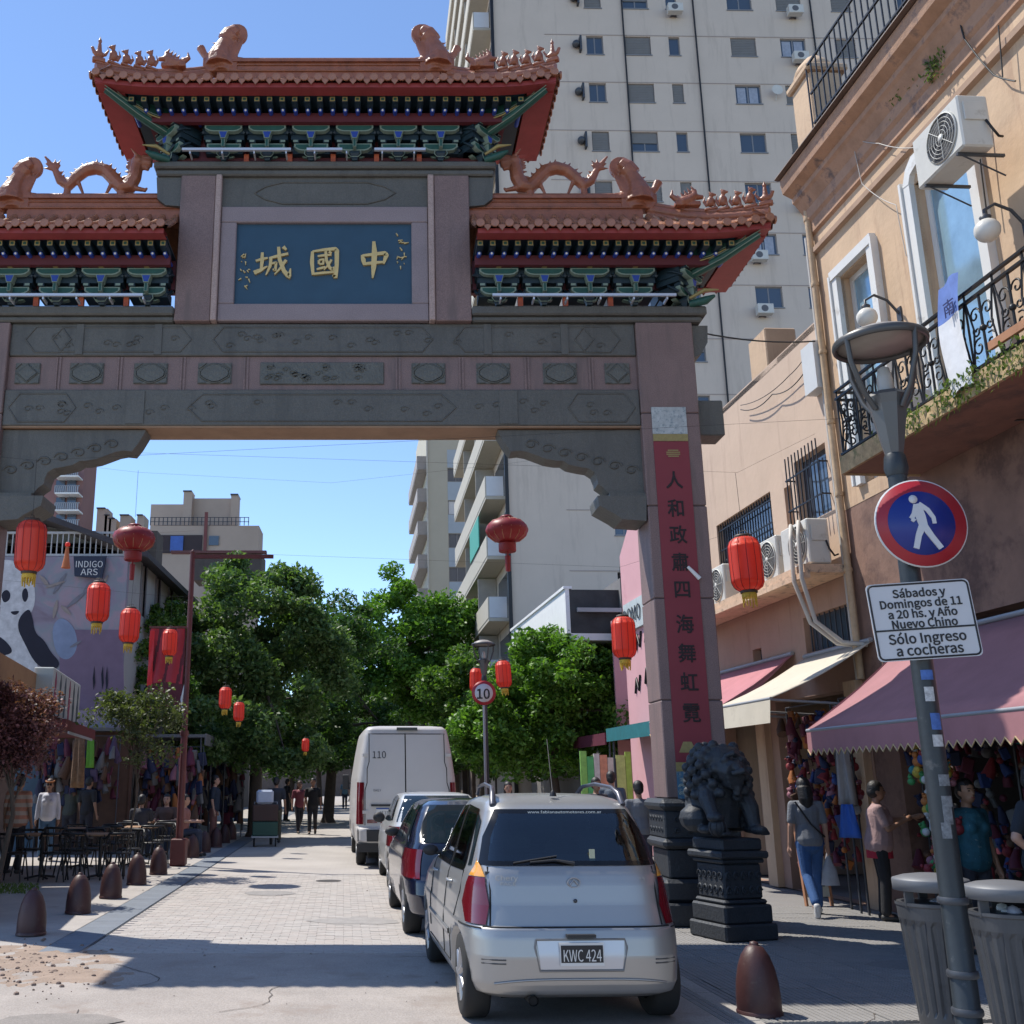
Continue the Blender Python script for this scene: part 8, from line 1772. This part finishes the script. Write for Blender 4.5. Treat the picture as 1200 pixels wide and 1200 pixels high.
    m.build('eyes', [hair_m['black']], t); m = MB(); m.tube([(-.020*s, hy-.088*s, hd-.050*s), (0, hy-.097*s, hd-.049*s), (.020*s, hy-.088*s, hd-.050*s)], .0065*s, 5); m.build('mouth', [mat('lips', (.30, .08, .07), .5)], t)
    # clothes
    q = MB(); L = loose
    capsule(q, (0, 0, pz+.03), (0, lean, pz+.22*s), .158*s+L, .134*s+L, 14, 1.12); capsule(q, (0, lean, pz+.22*s), (0, lean, sh-.09*s), .128*s+L, .148*s, 14, 1.2); capsule(q, (-shw*.85, lean*.6, sh-.035), (shw*.85, lean*.6, sh-.035), .074*s, .074*s); capsule(q, (0, lean*.6, sh-.02), (0, lean*.7, sh+.02), .066*s, .06*s)
    if female: 
        for sx in (-1, 1): q.ball((sx*.07*s, lean-.10*s, sh-.16*s), .07*s, 10, 8)
    if sleeve != 'none':
        for k in 'lr':
            S0, E1, W1 = A[k]; e = S0.lerp(E1, .75) if sleeve == 'short' else E1; capsule(q, S0, e, .064*s, .056*s)
            if sleeve == 'long': capsule(q, E1, E1.lerp(W1, .92), .052*s, .040*s)
    me = remesh(q, fine, 1); me.materials.append(topmat or cmat('%02d_top' % seed, top)); ob(topn, me, t)
    q = MB(); capsule(q, (0, 0, pz-.02), (0, 0, pz+.05*s), .138*s, .122*s, 14, 1.12)
    if botn == 'skirt':
        q.tube([(0, 0, pz+.08), (0, 0, pz-.1), (0, .0, pz-.38*s)], [.13*s, .17*s, .20*s], 16)
    else:
        for k in 'lr':
            H, K, An = (Vector(J[k+n]) for n in 'hka')
            if legs == 'short': capsule(q, H, H.lerp(K, .75), .10*s, .085*s)
            else: capsule(q, H, K, .098*s, .072*s); capsule(q, K, K.lerp(An, .95), .070*s, .062*s)
    me = remesh(q, fine, 1); me.materials.append(cmat('%02d_bottom' % seed, bottom)); ob(botn, me, t)
    for k in 'lr':
        An = Vector(J[k+'a']); q = MB(); up = An.z > .15*s
        if up: capsule(q, An+Vector((0, .03, -.03*s)), An+Vector((0, .02*s, -.16*s)), .045*s, .04*s)
        else: capsule(q, An+Vector((0, .035*s, -.045*s)), An+Vector((0, -.13*s, -.055*s)), .042*s, .036*s)
        for i, v in enumerate(q.v): q.v[i] = (v[0], v[1], max(v[2], .003))
        me = remesh(q, .011, 1); me.materials.append(mat('shoe_%d_%d_%d' % tuple(int(c*100) for c in shoe), shoe, .6)); ob('shoe', me, t)
    q = MB(); q.ball((0, hy+.015, hd+.05*s), .100*s, 14, 10, sx=.92, sy=1.0, sz=1.05); q.ball((0, hy+.04, hd+.0), .085*s, 12, 8)
    if long:
        q.tube([(0, hy+.06, hd+.02), (0, hy+.085, hd-.14*s), (0, hy+.09, hd-.30*s)], [.095*s, .095*s, .05*s], 12, flat=1.0)
    n = len(q.v); me = remesh(q, fine, 1)
    # open the face
    bmh = bmesh.new(); bmh.from_mesh(me); bmesh.ops.delete(bmh, geom=[v for v in bmh.verts if v.co.y < hy-.035*s and v.co.z < hd+.062*s], context='VERTS'); bmh.to_mesh(me); bmh.free()
    me.materials.append(hair_m[hair]); ob('hair', me, t)
    return t, A, dict(pz=pz, sh=sh, hd=hd, hy=hy, s=s)
def face_of(g, z=0): return g
G = gnd
# near right pair
g = G(957, 1073); t, A, D = person('long haired woman in grey top and blue jeans walking past the stone lion', g.x, g.y, R(172), 'walk', 1.66, (.16, .17, .19), (.03, .09, .24), 'black', True, 0, 'short', seed=1, female=True, shoe=(.5, .5, .5), arms=('down', 'down'), fine=.011)
def hang_bag(label, parent_t, W, mt, w=.12, h=.30, name='carrier_bag', cat='bag'):
    p = parent_t.matrix_basis @ Vector(W); q = MB(); q.tube([(0, 0, 0), (0, 0, -.10), (0, 0, -.2), (0, 0, -h-.08)], [.02, .05, w*.8, w], 12, flat=.6); q.tube([(0, 0, .03), (0, 0, -.03)], [.015, .02], 6)
    o = q.build(name, [mt]); o.location = p; return tag(o, label, cat)
hang_bag('white plastic carrier bag held by the woman in blue jeans', t, A['l'][2]+Vector((0, -.02, -.10)), mat('white_plastic_bag', (.40, .40, .42), .4, var=.2, scale=8))
m = MB(); a = Vector((.16, 0, D['sh'])); m.tube([(.15, -.10, D['sh']+.02), (.0, -.16, D['sh']-.25), (-.17, -.06, D['pz']+.08), (-.17, .10, D['pz']+.08), (0, .17, D['sh']-.25), (.15, .09, D['sh']+.02)], .012, 5); m.build('shoulder_strap', [black_m], t)
g = G(1040, 1079); t, A, D = person('woman in a pale pink cardigan over a red top inspecting the hanging toys', g.x, g.y, R(-75)+math.pi*0+R(180)*0, 'stand', 1.62, (.34, .22, .21), (.015, .015, .018), 'black', False, 1, 'short', seed=2, female=True, arms=('phone', 'reach'), loose=.02, fine=.011)
m = MB(); m.tube([(0, 0, D['pz']-.13), (0, 0, D['pz']-.02)], [.155, .15], 14); m.build('red_hem', [cmat('red_hem', (.40, .02, .04))], t); t.rotation_euler.z = R(75)
floral = cmat('floral_blue', (.015, .08, .11), stain=(.20, .26, .22), ss=22, st=.60, var=.4)
g = atY(1130, 940, 10.9); person('woman in a blue floral blouse standing behind the litter bins', g.x, 10.9, R(10), 'stand', 1.64, (0, 0, 0), (.03, .03, .04), 'black', False, 1, 'short', seed=3, female=True, topmat=floral, loose=.02)
g = atY(1212, 940, 9.3); person('person in a dark t shirt with bare arm at the right edge of the pavement', g.x, 9.3, R(30), 'stand', 1.76, (.012, .015, .022), (.03, .03, .04), 'black', False, 0, 'short', seed=4, arms=('hip', 'down'))
# behind the car
for i, (px, Y, h, top, lab, rz) in enumerate(((595, 21.5, 1.60, (.45, .42, .40), 'dark haired person in a pale top seen over the roof of the silver car', 0), (697, 20, 1.68, (.05, .05, .06), 'dark haired person in black just right of the car aerial', 20), (716, 21, 1.80, (.08, .10, .13), 'tall man in grey blue beyond the car roof rail', 160), (748, 17.2, 1.62, (.13, .14, .16), 'person in a grey t shirt walking away beside the granite pier', 180))):
    p = atY(px, 915, Y); person(lab, p.x, Y, R(rz), 'stand', h, top, (.03, .03, .05), 'black', i == 0, i % 2, 'short', seed=10+i, fine=.016)
# left side
strp = bpy.data.materials.new('orange_white_check'); strp.use_nodes = True; N = strp.node_tree.nodes; L_ = strp.node_tree.links; tc = N.new('ShaderNodeTexCoord'); wv = N.new('ShaderNodeTexWave'); wv.bands_direction = 'Z'; wv.inputs['Scale'].default_value = 2.2; wv.inputs['Distortion'].default_value = .4; cr = N.new('ShaderNodeValToRGB'); cr.color_ramp.elements[0].color = (.45, .20, .13, 1); cr.color_ramp.elements[1].color = (.45, .36, .30, 1); cr.color_ramp.elements[0].position = .35; cr.color_ramp.elements[1].position = .6
L_.new(tc.outputs['Object'], wv.inputs['Vector']); L_.new(wv.outputs['Fac'], cr.inputs[0]); L_.new(cr.outputs[0], N['Principled BSDF'].inputs['Base Color']); N['Principled BSDF'].inputs['Roughness'].default_value = .85
g = G(14, 1024); person('person in a loose orange and cream striped shirt seen from behind at the left edge', g.x, g.y, R(170), 'stand', 1.74, (0, 0, 0), (.02, .02, .025), 'black', False, 1, 'short', seed=20, topmat=strp, loose=.04)
g = G(52, 1008); t, A, D = person('woman in a white long sleeved blouse and blue jeans with a headband', g.x, g.y, R(10), 'stand', 1.66, (.55, .55, .60), (.05, .11, .20), 'brown', True, 1, 'long', seed=21, female=True, loose=.01)
m = MB(); m.tube([(.09*math.cos(a), D['hy']+.01+.09*math.sin(a), D['hd']+.095+.03*math.sin(a)) for a in np.linspace(math.pi, 2*math.pi, 10)], .018, 6); m.build('headband', [GC_['orange']], t); m = MB(); [m.ball((sx*.03, D['hy']-.09, D['hd']+.015), .024, 8, 6, sy=.4) for sx in (-1, 1)]; m.build('sunglasses', [black_m], t)
for i, (px, py, h, top, bot, pose, rz, hair, lab) in enumerate((
    (78, 1000, 1.70, (.06, .07, .06), (.03, .03, .04), 'stand', 170, 'black', 'person in a dull green shirt just right of the woman in white'),
    (98, 1001, 1.72, (.015, .015, .018), (.02, .02, .03), 'stand', 150, 'black', 'man in a plain black t shirt near the hanging bags'),
    (122, 992, 1.62, (.04, .07, .16), (.03, .04, .08), 'stand', 200, 'brown', 'person in a blue shirt browsing the dark hanging bags'),
    (136, 990, 1.66, (.30, .10, .09), (.03, .03, .04), 'walk', 190, 'brown', 'woman in a dull red top walking by the racks'),
    (248, 992, 1.76, (.02, .03, .05), (.16, .07, .06), 'stand', 90, 'black', 'tall man in a navy shirt and reddish trousers standing by the pole'),
    (322, 989, 1.72, (.03, .035, .045), (.10, .10, .07), 'walk', 180, 'black', 'person in a dark jacket pushing the laden trolley'),
    (350, 977, 1.62, (.20, .05, .07), (.02, .02, .03), 'walk', 20, 'brown', 'walker in a dark pink top, left of the strolling pair'),
    (366, 978, 1.70, (.012, .012, .015), (.015, .015, .02), 'walk', 0, 'black', 'walker dressed all in black, right of the strolling pair'),
    (404, 948, 1.70, (.10, .20, .28), (.03, .03, .05), 'walk', 0, 'black', 'distant walker in a teal top just left of the van'),
    (414, 946, 1.62, (.03, .03, .04), (.3, .3, .3), 'walk', 180, 'black', 'distant walker in dark clothes touching the edge of the van'),
    (335, 962, 1.70, (.02, .02, .03), (.03, .03, .04), 'stand', 120, 'black', 'dark figure standing in the tree shade behind the trolley'))):
    g = G(px, py); person(lab, g.x, g.y, R(rz), pose, h, top, bot, hair, i in (3, 6), i % 2, 'short', seed=30+i, fine=.018)
for i, (x, y, rz, top, lab) in enumerate(((-5.05, 25.3, 0, (.10, .06, .05), 'seated diner in a brown top at the shaded cafe table'), (-5.35, 23.9, 180, (.03, .03, .04), 'seated diner in black with back to the camera at the shaded table'), (-4.55, 24.5, 90, (.28, .12, .10), 'seated diner in a coral top at the right of the shaded table'))):
    person(lab, x, y, R(rz), 'sit', 1.70, top, (.03, .04, .07), 'black', False, i % 2, 'short', seed=60+i, fine=.018, arms=('fwd', 'fwd'))
